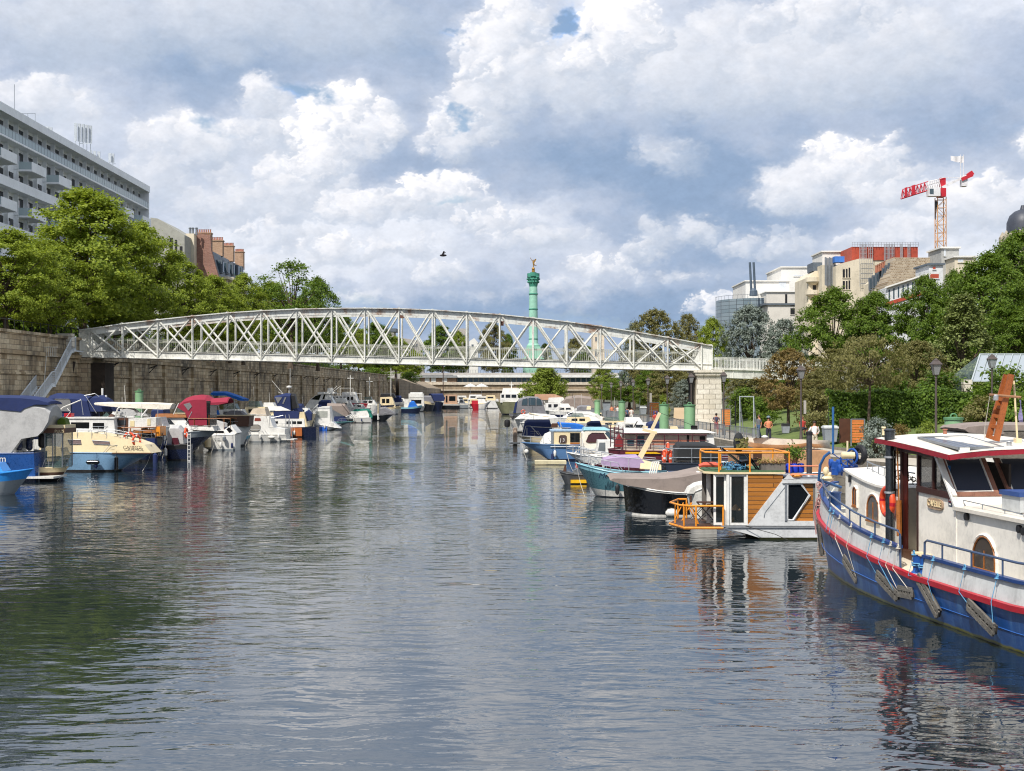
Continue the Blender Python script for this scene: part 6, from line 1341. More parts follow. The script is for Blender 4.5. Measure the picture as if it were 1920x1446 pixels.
B.cab([(292, 818), (292, 800), (300, 800), (300, 818)], ORANGE, .9, 0, 'crate'); B.cab([(250, 812), (250, 806), (290, 806), (290, 812)], WOOD, 1.1, 0, 'bench')
B.rail([(205, 803), (292, 801)], -1.2, .04, 'handrail', WOOD, True, [(x, 803, 820) for x in (205, 225, 245, 265, 292)])
B.blob([(199, 790), (200, 783), (206, 776), (212, 778), (214, 790), (210, 802), (202, 802)], WOODD, 'shrub', .3); B.tube([(297, 800), (297, 797)], -.5, .16, 'lamp_globe', WHITE)
B.cab([(272, 845), (273, 822), (290, 822), (290, 845)], NAVY, 1.38, 0, 'side_cloth')
B.blob([(268, 822), (266, 812), (280, 808), (286, 822)], DARK, 'coil', .5); B.fender(292, 850, 876, .18, NAVY)
for i, px in enumerate((256, 279, 300)): bicycle('bicycle piled on the cluttered work boat, '+['left', 'middle', 'right'][i]+' one', B, px, 826, .6, [REDP, GREYM, DARK][i], -1.1+.3*i)
B = Boat('small dark hulled boat with a pale grey folded hood and a stern ladder', 864, 300, 350, 2.2, 836, 834, (DARK, NAVYH, DARK), rake=.5)
B.blob([(313, 832), (314, 806), (320, 798), (334, 798), (342, 808), (344, 832)], LGREYC, 'hood', .8); B.cab([(322, 834), (323, 821), (333, 821), (336, 834)], MAROON, .95, 0, 'locker')
B.fender(311, 840, 856, .14, OFFW)
buoy('orange lifebuoy hanging beside the white ladder', B.p(349, 812, -1.0), .36, 'x')
m_ = MB(); B.rail([(352, 812), (352, 872)], -1.3, .025, 'ladder', WHITE, False, [(357, 812, 872)])
for y in range(815, 870, 7): m_.tube([B.p(352, y, -1.3), B.p(357, y, -1.3)], .02, 4)
B.t.part('ladder_rungs', m_, WHITE)
B = Boat('white cruiser with a tall crimson canopy, wooden cabin roof and dark blue raked bow', 852, 408, 278, 3.2, 806, 812, (NAVYH, NAVYH, GREYH), rake=2.4, te=.5, levels=[-.25, 0, .1, .74, 1.0], sag=.1)
B.cab([(290, 812), (296, 783), (343, 783), (352, 795), (364, 812)], WHITE, 1.35, .15); B.win([(299, 795), (302, 786), (318, 786), (327, 796)], mat=GLASS)
B.cab([(290, 783), (292, 776), (348, 778), (350, 783)], WOOD, 1.35, .05, 'cabin_roof'); B.cab([(352, 806), (354, 800), (398, 800), (402, 808)], OFFW, 1.3, .05, 'deck_house')
B.blob([(332, 757), (345, 746), (356, 742), (372, 740), (384, 741), (394, 747), (425, 745), (427, 747), (408, 752), (392, 752), (393, 798), (356, 798), (352, 782), (346, 768), (338, 762)], RED, 'canopy', 1.3)
B.cb = 1.33; B.fn = lambda z: 1.33; B.last = None; B.win([(344, 758), (356, 755), (360, 762), (353, 770)], mat=VINYL, name='canopy_window'); B.cab([(388, 798), (387, 752), (394, 752), (394, 798)], BLACK, 1.34, 0, 'canopy_opening')
B.rail([(352, 785), (425, 785), (432, 786)], -1.35, .028, 'pulpit', WOOD, True, [(364, 785, 800), (392, 778, 800), (420, 785, 806)]); B.tube([(325, 778), (335, 756)], -1.2, .04, 'windscreen_post', WHITE); B.tube([(348, 795), (360, 772)], -1.3, .035)
B.cab([(324, 777), (330, 757), (346, 760), (352, 777)], CLEAR, 1.2, .1, 'windscreen')
B = Boat('white boat with grey transom, a row of slanted side windows and a cream fender', 845, 362, 440, 3.0, 818, 815, (GREYH, WHITE, WHITE), rake=1.6, te=.5, flare=.9)
B.cab([(388, 818), (388, 808), (420, 806), (432, 797), (444, 812), (436, 818)], WHITE, 1.25, .12); B.win([(396, 812), (397, 808), (419, 808), (420, 812)], [(424, 805), (429, 801), (436, 808), (430, 812)])
B.fender(391, 819, 842, .30, CREAM); B.fender(421, 818, 828, .16, GREYM); B.text('K 7583', 402, 824, 3, GREYM); B.cab([(407, 808), (408, 797), (420, 796), (422, 808)], NAVY, .6, 0, 'box'); B.cab([(376, 810), (378, 788), (400, 788), (420, 794), (420, 810)], LGREYC, .8, .2, 'hatch_cover')
B = Boat('wooden roofed boat with hanging bicycles under a bright blue bimini', 838, 470, 380, 3.0, 800, 800, (DARK, WHITE, WHITE))
B.cab([(394, 800), (394, 780), (468, 780), (466, 800)], WOODD, 1.2, 0, roof=(.10, 3, CREAM)); B.win(B.R4(398, 784, 416, 796), B.R4(422, 784, 440, 797))
B.blob([(394, 737), (396, 734), (420, 734), (438, 740), (458, 748), (456, 752), (448, 751), (424, 740), (400, 740)], ROYAL, 'bimini', 1.3)
for a, e in (((397, 737), (402, 765)), ((396, 728), (406, 772)), ((400, 745), (412, 768)), ((440, 748), (440, 778)), ((448, 750), (424, 764))): B.tube([a, e], -1.2, .03)
B.blob([(398, 778), (400, 768), (408, 769), (410, 778)], ROYAL, 'bundle', .3); B.blob([(420, 778), (430, 770), (450, 770), (458, 778)], GREYC, 'cover', .8); B.tube([(473, 745), (462, 757)], -.6, .04, 'pole', CREAM)
B.blob([(411, 768), (411, 756), (418, 756), (419, 768)], L_OLIVE, 'potted_plant', .2)
B = Boat('small black boat with a pale blue stripe and a dark open cabin', 836, 470, 436, 2.4, 816, 824, (DARK, BLACK, pm('stripe_cyan', '#6fc3d8', .4)), rake=.5)
B.cab([(446, 822), (446, 785), (449, 785), (449, 822)], DARK, .9, 0, 'cabin_post'); B.cab([(450, 822), (452, 790), (458, 790), (460, 822)], CLEARG, .8, 0, 'cabin_glass'); B.cab([(440, 786), (442, 781), (470, 782), (466, 788)], WOODD, 1.0, 0, 'cabin_roof'); B.tube([(466, 788), (462, 818)], -.8, .05, 'cabin_post', DARK); B.cab([(453, 818), (455, 800), (462, 803), (463, 818)], OFFW, .5, 0, 'seat')
B = Boat('white motor cruiser with an oval side window and a tubular stern gantry', 829, 462, 536, 3.0, 814, 815, (GREYH, WHITE, WHITE), rake=.3, te=.2, sag=0, flare=.85)
B.cab([(464, 816), (465, 788), (472, 778), (505, 781), (512, 802), (534, 805), (534, 816)], WHITE, 1.35, .1); B.win([(468, 800), (470, 796.5), (484, 796.5), (488, 799), (488, 805), (484, 808.5), (471, 808.5), (468, 806)], mat=pm('curtained_glass', '#8e8a82', .3), frame=DARK)
B.cab([(464, 782), (474, 766), (496, 766), (500, 782)], BEIGEC, 1.2, .15, 'canopy'); B.rail([(470, 777), (498, 777), (504, 801), (513, 801)], -1.3, .03, 'rail', WHITE, True, [(505, 778, 800)])
m_ = MB(); a = B.p(524, 827, -1.3); e = B.p(551, 825, -1.3); m_.box(a.x, e.x, B.Zc-1.3, B.Zc+1.3, .2, .3); B.t.part('swim_platform', m_, OFFW)
B.rail([(536, 824), (536, 784), (535, 778)], -1.2, .04, 'gantry', STEEL, True, [(541, 788, 824), (538, 800, 824)]); B.tube([(508, 784), (531, 779)], -1.2, .04, 'davit_arm'); B.tube([(496, 806), (504, 818)], -1.4, .02)
m_ = MB(); q = B.p(509, 820, -1.62); m_.ball(q, .42, 10, sc=(1, .4, .45)); B.t.part('fender', m_, OFFW, smooth=True)
B.cab([(477, 789), (478, 784), (488, 784), (489, 789)], pm('red_brown', '#8e3b2a', .6), 1.3, 0, 'rack')
B = Boat('dark blue hulled cruiser with a navy flybridge tent, orange crate and radar dome', 820, 500, 592, 3.2, 802, 801, (NAVYH, NAVYH, NAVYH), rake=.3, te=.2)
B.cab([(508, 802), (510, 785), (570, 785), (572, 802)], WHITE, 1.35, .05); B.win(B.R4(513, 790, 521, 795), B.R4(537, 790, 545, 795), B.R4(548, 790, 555, 795), B.R4(557, 790, 566, 795)); B.cab([(513, 785), (513, 771), (560, 771), (560, 785)], NAVY, 1.3, .05, 'canvas_side'); B.cab([(560, 785), (562, 773), (570, 773), (576, 800), (566, 800)], CREAM, 1.25, .05, 'stern_post')
B.cab([(500, 766), (496, 762), (513, 762), (526, 762), (545, 770), (500, 770)], WHITE, 1.3, .1, 'flybridge'); B.blob([(514, 742), (520, 741), (534, 737), (544, 738), (545, 769), (524, 770)], NAVY, 'flybridge_tent', 1.0)
B.cb = 1.03; B.fn = lambda z: 1.03; B.last = None; B.win([(516, 745), (529, 745), (521, 757)], [(532, 757), (537, 745), (534, 745), (529, 757)], mat=VINYL, name='canopy_window')
B.blob([(546, 738), (552, 738), (558, 765), (544, 767)], DARK, 'folded_cover', .7); B.tube([(542, 738), (542, 727)], 0, .05, 'radar_post', WHITE); m_ = MB(); m_.lathe(tuple(B.p(542, 728, 0)), [(.1, 0), (.32, .08), (.32, .22), (.1, .30)], 12); B.t.part('radar_dome', m_, WHITE, smooth=True); B.tube([(544, 720), (544, 690)], 0, .025, 'aerial', WHITE); B.tube([(521, 735), (531, 739), (510, 714)], 0, .03, 'aerial', OFFW)
B.blob([(572, 772), (578, 768), (584, 774), (583, 788), (574, 790)], NAVY, 'covered_wheel', .5); B.cab([(545, 818), (545, 802), (566, 802), (566, 818)], pm('orange_brown', '#b0602a', .6), 1.62, 0, 'crate'); B.outboard(588, 800, 818, -.4, .6, DARK)
B = Boat('white sport boat with a tilted grey outboard and bright blue crate', 807, 640, 592, 3.0, 804, 796, (DARK, WHITE, WHITE), rake=1.2)
B.cab([(590, 800), (590, 768), (604, 762), (618, 762), (622, 790), (637, 803)], WHITE, 1.3, .12); B.win(B.R4(593, 771, 614, 783), mat=pm('pale_glass', '#a8aaa2', .15)); B.tube([(583, 771), (597, 758)], -1.2, .05, 'windscreen_post', WHITE)
B.cab([(598, 816), (598, 801), (613, 801), (613, 816)], pm('crate_blue', '#1e63c8', .5), 1.6, 0, 'crate'); B.tube([(589, 810), (588, 800), (593, 778)], -1.4, [.35, .3, .2], 'tilted_outboard', GREYM); B.rail([(594, 764), (618, 764), (620, 790)], -1.3, .03, 'rail', STEEL)
B = Boat('boat with a pale teal sheer strip, black raked bow and a triangular taupe tarpaulin', 800, 664, 600, 3.0, 790, 792, (BLACK, GREYH, pm('teal_strip', '#7ab5b3', .4)), rake=2.4, te=.5)
B.blob([(613, 756), (646, 757), (656, 774), (649, 782), (640, 776), (622, 764)], TAUPE, 'tarpaulin', .9, .2); B.rail([(640, 757), (662, 785)], -1, .03, 'boom', DARK, True); B.cab([(625, 790), (627, 781), (645, 781), (650, 790)], NAVY, .8, 0, 'cushions'); B.tube([(648, 782), (662, 775)], -1, .025)
B = Boat('white boat with a teal green canvas cover and small outboard', 793, 655, 695, 2.8, 783, 783, (DARK, WHITE, WHITE), rake=.6)
B.cab([(655, 785), (656, 772), (688, 770), (692, 778), (692, 785)], WHITE, 1.1, .1); B.blob([(683, 783), (685, 770), (694, 770), (698, 780), (696, 786)], GREENC, 'canvas_cover', .8); B.blob([(660, 772), (665, 767), (690, 767), (696, 772)], GREENC, 'canvas_cover', .9); B.outboard(690, 783, 794, -.4, .6)
B = Boat('sharp black hulled speedboat with a slate grey cover', 789, 741, 694, 2.6, 775, 780, (BLACK, BLACK, BLACK), rake=1.8); B.blob([(696, 778), (712, 765), (722, 763), (739, 774), (741, 777)], GREYC, 'cover', 1.15)
B.tube([(709, 782), (709, 757)], -1.3, .10, 'white_pole', CREAM); B.fender(709, 776, 788, .14, WHITE)
B = Boat('beige cabin boat with a black bimini beyond the sharp black speedboat', 777, 752, 706, 3.4, 762, 764, (BLACK, OFFW, CREAM), rake=.8); B.cab([(712, 765), (713, 745), (735, 744), (742, 765)], CREAM, 1.4, .05); B.win(B.R4(716, 748, 722, 756), B.R4(724, 748, 730, 756)); B.blob([(712, 746), (714, 738), (738, 738), (742, 746)], DARK, 'bimini', 1.3)
B = Boat('long white passenger boat with a red stripe behind the triangular tarpaulin', 788, 690, 566, 3.4, 757, 754, (NAVYH, WHITE, REDP), rake=1.5, name='passenger_boat'); B.cab([(612, 756), (614, 742), (640, 742), (642, 735), (665, 735), (672, 756)], WHITE, 1.3, .03); B.win(*[B.R4(616+7*k, 744, 620+7*k, 750) for k in range(7)]); B.rail([(610, 738), (675, 738)], -1.5, .03, 'rail', WHITE, True, [(x, 738, 756) for x in range(612, 676, 9)]); B.rail([(636, 728), (660, 728)], -1, .03, 'canopy_frame', OFFW, True, [(636, 728, 742), (660, 728, 742)])
B = Boat('sleek white flybridge yacht with a curved dark windscreen', 795, 640, 560, 3.6, 762, 765, (NAVYH, WHITE, WHITE), rake=1.2, name='yacht'); B.cab([(570, 765), (582, 748), (596, 739), (618, 738), (622, 748), (632, 765)], WHITE, 1.4, .15); B.win([(583, 749), (592, 742), (602, 740), (598, 750)], [(604, 749), (607, 740), (610, 740), (608, 749)]); B.cab([(595, 739), (596, 735), (628, 735), (626, 739)], WHITE, 1.4, 0, 'hardtop')
B.tube([(622, 733), (632, 724)], -.8, .04, 'aerial', WHITE); B.tube([(624, 735), (639, 724)], .8, .04, 'aerial', WHITE); B.cab([(613, 735), (614, 728), (622, 727), (624, 735)], OFFW, .6, .3, 'radar_mast')
for i, (px, y0, y1, cy, Y) in enumerate(((657, 704, 740, 709.5, 215), (693, 707, 742, 715.5, 230), (711, 700, 745, 709, 300), (733, 690, 742, 707, 300))):
    b = MB(); b.tube([at(px, y1, Y), at(px, y0, Y)], .07, 5); b.tube([at(px-6, cy, Y), at(px+6, cy, Y)], .06, 5); solo('mast', b, [OFFW, OFFW, pm('brown_mast', '#4b3329'), OFFW][i], 'thin boat mast with a crosstree before the embankment wall, '+['leftmost of four', 'second from the left of four', 'brown one, third of four', 'rightmost of four'][i], 'mast', 'masts before the embankment wall')
# second row boats tucked in behind the front row
def row2():
    rr = random.Random(21); n = 0
    for px, yt, w_, wl_ in ((70, 762, 70, 868), (140, 757, 66, 850), (225, 768, 70, 850), (300, 764, 56, 850), (345, 760, 60, 848), (432, 757, 62, 824), (478, 752, 56, 822), (505, 755, 54, 812), (560, 757, 52, 808), (612, 750, 50, 797), (640, 746, 50, 789), (668, 752, 44, 788), (690, 744, 40, 781), (725, 748, 40, 777), (748, 742, 36, 772), (1060, 757, 50, 793), (1100, 760, 60, 798), (1130, 768, 60, 806), (1085, 775, 60, 820), (1150, 782, 70, 830), (1190, 783, 80, 842), (1240, 790, 80, 850), (1010, 780, 56, 815), (1015, 795, 56, 830), (1120, 790, 60, 836)):
        lft = px < 900; d = 1 if lft else -1; c = rr.choice(((DARK, WHITE, WHITE), (NAVYH, WHITE, NAVYH), (DARK, CREAM, CREAM), (DARK, OFFW, OFFW), (NAVYH, NAVYH, WHITE))); h = wl_-yt; dk_ = yt+h*.42
        x0, x1 = px-w_/2, px+w_/2; tp = rr.choice(('blue canvas', 'white', 'grey canvas', 'cream', 'white')); lab = {'blue canvas': 'a blue canvas hood', 'white': 'a plain white cabin', 'grey canvas': 'a grey canvas hood', 'cream': 'a cream cabin'}[tp]
        where = ('left second row, ' if lft else 'right second row, ')+ROWN[n]; B = Boat(f'cruiser with {lab}, {where}'.replace('a plain white cabin', 'white cabin'), wl_, px+d*w_*.62, px-d*w_*.5, 3.0, dk_-2, dk_, c, rake=.9)
        B.cab([(x0+4, dk_+1), (x0+10, yt+h*.16), (x1-10, yt+h*.16), (x1-3, dk_+1)], rr.choice((WHITE, CREAM, OFFW)), 1.15, .1); B.win(B.R4(px-w_*.22, yt+h*.22, px-w_*.04, dk_-h*.1), B.R4(px+w_*.02, yt+h*.22, px+w_*.2, dk_-h*.1))
        if 'canvas' in tp: B.blob([(px-w_*.34, dk_), (px-w_*.3, yt+3), (px-w_*.2, yt), (px+w_*.1, yt), (px+w_*.2, dk_)], NAVY if 'blue' in tp else GREYC, 'canopy', 1.2)
        else: B.cab([(px-w_*.22, yt+h*.17), (px-w_*.2, yt), (px+w_*.12, yt), (px+w_*.2, yt+h*.17)], CLEARG if rr.random() < .5 else WHITE, 1.0, .1, 'upper_screen')
        n += 1
ROWN = ['behind the grey tented canopy', 'under the navy tent', 'right of the navy tent', 'left of the crimson canopy', 'behind the crimson canopy', 'below the blue bimini', 'right of the blue bimini', 'beside the beige canopy', 'behind the navy flybridge tent', 'behind the tilted outboard', 'by the taupe triangle', 'right of the taupe triangle', 'by the teal canvas', 'by the sharp speedboat', 'nearest the wall end',
 'right of the red lifebuoy', 'below the taupe cover', 'by the farthest green pile', 'behind the royal blue cover', 'behind the maroon window', 'left of the white post', 'behind the leaning mast', 'before the grey canopy', 'behind the navy canopy', 'by the raked radar arch']
row2()
# far boats: smaller, same construction
def far(label, wl, xb, xs, yb, ys, cols, cab=None, cm=None, wins=(), cov=None, vm=None, beam=3.2, rake=.8, name='motor_boat'):
    B = Boat(label, wl, xb, xs, beam, yb, ys, cols, rake=rake, name=name, pul=False)
    if cab: B.cab(cab, cm or WHITE, beam*.38, .08); B.win(*wins) if wins else None
    if cov: B.blob(cov, vm, 'canopy', beam*.38)
    return B
far('navy hulled boat with a blue tarpaulin left of the dome topped one', 774, 792, 752, 760, 764, (NAVYH, NAVYH, SKYB), [(757, 764), (758, 748), (770, 748), (772, 764)], OFFW, (), [(764, 766), (768, 752), (776, 752), (784, 764)], ROYAL)
far('boat with white cylindrical rolls on its roof', 772, 798, 758, 758, 762, (DARK, OFFW, GREYH), [(766, 762), (766, 738), (794, 738), (795, 762)], OFFW, [[(770, 757), (770, 750), (790, 750), (790, 757)]], [(768, 745), (769, 736), (792, 736), (793, 745)], WHITE)
far('black hulled barge with a cream stripe and a dark hood', 770, 816, 780, 756, 750, (BLACK, BLACK, CREAM), None, None, (), [(793, 756), (795, 742), (808, 742), (814, 756)], GREYC)
far('long cream and black cruiser with a wooden wheelhouse across the water', 766.5, 815, 862, 757, 758, (BLACK, BLACK, OFFW), [(832, 758), (834, 740), (856, 740), (858, 758)], pm('tan_house', '#b89478', .6), [[(842, 752), (842, 743), (854, 743), (854, 752)], [(836, 755), (836, 742), (839, 742), (839, 755)]], None, None, 3.6)
far('grey boat with a small dark windscreen beside the long cream cruiser', 766, 858, 878, 756, 757, (DARK, GREYH, OFFW), [(860, 758), (862, 748), (868, 748), (873, 758)], GREYM, [[(862, 755), (863, 750), (867, 750), (869, 755)]])
far('bright red boat in the far middle of the basin', 768, 882, 897, 757, 758, (REDP, REDP, REDP), [(884, 758), (885, 751), (896, 751), (896, 758)], REDP, (), None, None, 3)
far('white boat with a dark raked bow right of the bright red one', 767.5, 921, 892, 751, 758, (GREYH, OFFW, WHITE), [(894, 756), (896, 748), (908, 748), (912, 756)], WHITE, (), None, None, 3.2, 2)
far('small white boat near the olive hulled yacht', 762, 938, 922, 753, 756, (DARK, WHITE, WHITE), [(926, 755), (927, 749), (934, 749), (936, 755)], WHITE)
for i, (x0, x1, y0, wl) in enumerate(((838, 858, 741, 757), (856, 876, 742, 758), (866, 884, 746, 759), (878, 905, 740, 757), (890, 926, 743, 759), (880, 910, 748, 760), (908, 936, 748, 760), (850, 882, 748, 760), (808, 838, 742, 757), (742, 760, 746, 768), (702, 722, 749, 774), (910, 930, 741, 757))):
    far('white cruiser crowded at the basin end, '+['highest on the left', 'with two small windows left of centre', 'low one left of centre', 'widest roof under the white parasols', 'long one under the brick wall', 'right behind the bright red boat', 'small one behind the dark raked bow', 'low one behind the long cream cruiser', 'behind the black barge with a hood', 'left, beside the last pilaster', 'left, below the white masts', 'right, before the large white yacht'][i],
        764.6+.35*(i % 6), x0-2, x1+3, y0+9, y0+10, (DARK, WHITE, WHITE), [(x0, y0+10), (x0+2, y0), (x1-2, y0), (x1, y0+10)], [WHITE, OFFW, CREAM][i % 3], [[(x0+4, y0+6), (x0+4, y0+3), (x1-5, y0+3), (x1-5, y0+6)]], None, None, 3)
far('dark blue tarpaulined boat left of the long cream cruiser', 768, 832, 798, 755, 752, (NAVYH, NAVYH, NAVYH), None, None, (), [(798, 752), (800, 738), (830, 738), (834, 746), (832, 752)], NAVY)

# ---- right bank, far to near ----
B = Boat('large white yacht with an olive green hull and dark cabin windows', 778, 929, 992, 4.6, 753, 754, (BLACK, OLIVE, OLIVE), rake=1.6, te=.35, name='yacht')
B.cab([(938, 755), (938, 738), (985, 738), (988, 755)], WHITE, 2.0, .04); B.win(B.R4(940, 740, 945, 746), B.R4(948, 740, 957, 746), B.R4(959, 740, 968, 746), B.R4(971, 740, 980, 746)); B.cab([(941, 738), (943, 728), (980, 728), (984, 738)], WHITE, 1.8, .1, 'upper_deck')
B.tube([(959, 728), (959, 716)], 0, .1, 'mast', WHITE); B.tube([(955, 722), (963, 722)], 0, .08, 'radar', WHITE); B.blob([(946, 755), (948, 748), (958, 747), (962, 755)], pm('pink_flowers', '#c98a7c', .8), 'fenders', 1.5)
B = Boat('boat under a grey arched canopy with three clear windows and a red lifebuoy', 790, 955, 1042, 3.8, 776, 778, (DARK, pm('brown_grey_hull', '#5c5350', .5), GREYC), rake=.5)
B.blob([(964, 775), (968, 755), (974, 747), (990, 743), (1008, 744), (1018, 752), (1024, 776)], GREYC, 'canopy', 1.5); B.cb = 1.52; B.fn = lambda z: 1.52; B.last = None
B.win([(978, 760), (980, 749), (989, 746.5), (989, 760)], [(991, 760), (991, 746), (1004, 746), (1004, 760)], [(1006, 760), (1006, 746.5), (1014, 749), (1017, 760)], mat=GLASSB, name='canopy_window', frame=GREYM)
buoy('round coral red lifebuoy on the grey arched canopy boat', B.p(981, 772.5, -2.0), .36)
B.cab([(966, 756), (962, 775), (967, 775), (970, 752)], NAVY, 1.56, 0, 'side_flap')
B = Boat('boat under a large rounded taupe cover', 790, 1042, 1120, 4.0, 772, 772, (DARK, OFFW, TAUPE), rake=.6); B.blob([(1050, 770), (1054, 755), (1062, 744), (1085, 741), (1108, 744), (1116, 760), (1116, 770)], TAUPE, 'cover', 1.7); B.tube([(1073, 770), (1073, 738)], -1.6, .04, 'pole', DARK)
B = Boat('white boat with a small upper cabin between the grey canopy and taupe cover', 786, 1022, 1062, 3.4, 770, 770, (DARK, WHITE, WHITE)); B.cab([(1022, 770), (1024, 756), (1056, 755), (1058, 770)], WHITE, 1.4, .05); B.win(B.R4(1028, 758, 1034, 764), B.R4(1038, 758, 1046, 764)); B.cab([(1028, 755), (1029, 746), (1056, 745), (1058, 749), (1050, 755)], WHITE, 1.2, .05, 'upper_cabin'); B.rail([(1020, 752), (1030, 770)], -1.3, .05, 'stair', WHITE)
far('long low brown roofed houseboat on the far right bank', 781, 998, 1062, 750, 750, (DARK, OFFW, WOODG), [(1002, 752), (1003, 739), (1040, 739), (1056, 745), (1058, 752)], pm('roof_tan', '#b78f74', .8), (), None, None, 3.6, .4, 'houseboat')
B = Boat('white sport cruiser with slanted frames and a small outboard', 812, 956, 1075, 3.4, 786, 784, (DARK, WHITE, WHITE), rake=1.0); B.outboard(951, 787, 812, -.6, .8, DARK); B.cab([(965, 786), (975, 778), (1000, 775), (1040, 779), (1050, 786)], WHITE, 1.4, .15); B.rail([(992, 775), (1018, 781), (1030, 780)], -1.3, .05, 'boom', CREAM); B.blob([(960, 786), (962, 778), (975, 777), (978, 786)], DARK, 'gear', .6)
b = MB(); q = at(966, 830, 140); b.lathe((q.x, 140, -.3), [(.22, 0), (.22, q.z+.3+1.4), (.15, q.z+1.8)], 10); solo('wooden_pile', b, pm('pile_pale', '#b09a86', .85, var=.3), 'short pale wooden pile beside the blue canopied boat', 'mooring pile', smooth=True)
b = MB(); b.box(q.x-.6, q.x+.5, 139, 141, .12, .3); solo('float', b, OFFW, 'small white float at the foot of the pale wooden pile', 'float')
B = Boat('white cruiser with a raked radar arch and layered decks behind the blue covers', 808, 1040, 1160, 3.8, 790, 788, (DARK, WHITE, WHITE), rake=1.4)
B.cab([(1052, 790), (1058, 780), (1090, 776), (1120, 778), (1150, 790)], WHITE, 1.6, .15); B.win([(1062, 783), (1066, 779), (1086, 779), (1090, 783)], mat=GLASSB); B.cab([(1075, 776), (1078, 772), (1108, 772), (1126, 780), (1120, 782), (1100, 777)], WHITE, 1.5, .1, 'flybridge'); B.cab([(1116, 778), (1121, 776), (1139, 799), (1133, 799)], WHITE, 1.6, 0, 'radar_arch'); B.tube([(1133, 799), (1142, 782)], -1.6, .07, 'arch_leg', CREAM)
B.tube([(1062, 778), (1076, 771)], -1.3, .04, 'rail', STEEL); B.blob([(1100, 768), (1101, 762), (1108, 762), (1108, 768)], CREAM, 'covered_helm', .4)
B = Boat('white cruiser behind the leaning mast with a dark bimini and small parasol', 800, 1140, 1230, 3.6, 790, 788, (DARK, WHITE, WHITE)); B.blob([(1144, 788), (1146, 782), (1158, 784), (1160, 790)], DARK, 'bimini', 1.0); B.cab([(1165, 792), (1170, 786), (1210, 788), (1215, 794)], WHITE, 1.4, .1)
b = MB(); q = at(1201, 796, 118); b.lathe((q.x, 118, q.z), [(.36, 0), (.02, .18)], 8, sc=(1.2, 1.2)); b.tube([(q.x, 118, q.z-.9), (q.x, 118, q.z)], .03); solo('parasol', b, WHITE, 'small white parasol on the boat behind the leaning mast', 'parasol')
b = MB(); a = at(1188, 802, 117); e = at(1195, 790, 117); b.beam(a, e, .3, .06); solo('solar_panel', b, DARK, 'small dark tilted panel left of the small white parasol', 'panel')
B.tube([(1175, 800), (1179, 768)], -1.4, .06, 'white_post', WHITE)
B = Boat('cream hulled boat with a navy folded canopy and bow rails', 838, 973, 1058, 3.2, 818, 818, (DARK, CREAM, CREAM), rake=1.2)
B.blob([(979, 818), (984, 790), (990, 787), (1031, 787), (1037, 806), (1040, 818)], NAVY, 'canopy', 1.35); B.rail([(981, 818), (986, 799), (995, 799), (1010, 815)], -1.4, .035, 'rail', STEEL, True, [(988, 803, 816)]); B.rail([(995, 800), (1035, 802)], -1.4, .03, 'rail', STEEL); B.cab([(990, 820), (995, 812), (1030, 809), (1040, 820)], CREAM, 1.2, .15)
B = Boat('boat with a sagging royal blue cover over silver hoops', 848, 1038, 1112, 3.0, 812, 812, (DARK, WHITE, WHITE)); B.blob([(1046, 792), (1060, 793), (1080, 794), (1094, 798), (1098, 802), (1090, 806), (1062, 802), (1050, 800)], ROYAL, 'cover', 1.2); B.rail([(1048, 790), (1056, 805), (1094, 806)], -1.3, .035, 'rail', STEEL); B.blob([(1033, 802), (1035, 794), (1046, 794), (1046, 802)], WOODD, 'cushion', .6)
B = Boat('tug-like boat with a cream wheelhouse, pale blue roof and blue striped bow', 864, 978, 1095, 3.0, 830, 834, (NAVYH, pm('mid_blue_hull', '#5f86b5', .35), pm('steel_blue', '#4a6f98', .4)), rake=2.2, te=.5)
B.cab([(1035, 858), (1035, 809), (1067, 809), (1090, 809), (1090, 858)], CREAM, 1.2, .0, 'wheelhouse', roof=(.12, 3, pm('roof_blue', '#9db7cf', .4)))
B.win([(1048, 829), (1049, 818), (1051, 816.5), (1060, 816.5), (1062, 818), (1062, 829), (1060, 831), (1050, 831)], mat=pm('brown_glass', '#5a4a45', .2), frame=WOODD); B.text('J 3', 1050, 828, 7, WHITE, 1.24, parent=None); B.win(B.R4(1069, 812, 1087, 829)); B.win(B.R4(1069, 830, 1087, 846), mat=WOOD, name='door_panel')
B.cab([(1013, 832), (1022, 815), (1033, 810), (1035, 832)], WHITE, 1.1, .2, 'fore_cabin'); B.cab([(1033, 862), (1033, 809), (1038, 809), (1038, 862)], GREYM, 1.25, 0, 'corner_post'); B.rail([(1032, 838), (1090, 838)], -1.5, .03, 'rail', WHITE); m_ = MB(); m_.ball(B.p(987, 847, -1.2), .19, 10); B.t.part('fender', m_, OFFW, smooth=True); B.fender(1036, 850, 865, .12, NAVY)
b = MB(); a = WL(872); x0 = at(1003, 0, a).x; x1 = at(1062, 0, a).x; b.box(x0, x1, a, a+1.6, .05, .28); solo('pontoon', b, pm('pontoon_cream', '#c9bf9c', .8), 'low cream pontoon beneath the tug-like boat', 'pontoon')
B = Boat('white cruiser with a maroon tinted side window and pale blue windscreen', 872, 1080, 1165, 3.0, 858, 850, (DARK, WHITE, WHITE), rake=.6)
B.cab([(1091, 860), (1092, 812), (1102, 807), (1134, 807), (1148, 830), (1152, 858)], pm('warm_white', '#e9e0d0', .35), 1.3, .08); B.win([(1099, 828), (1104, 816), (1110, 812), (1132, 812), (1140, 826), (1136, 829), (1104, 830)], mat=pm('maroon_glass', '#4f3237', .12), frame=WOODD); B.win([(1134, 812), (1142, 810), (1150, 824), (1144, 824)], mat=GLASSB)
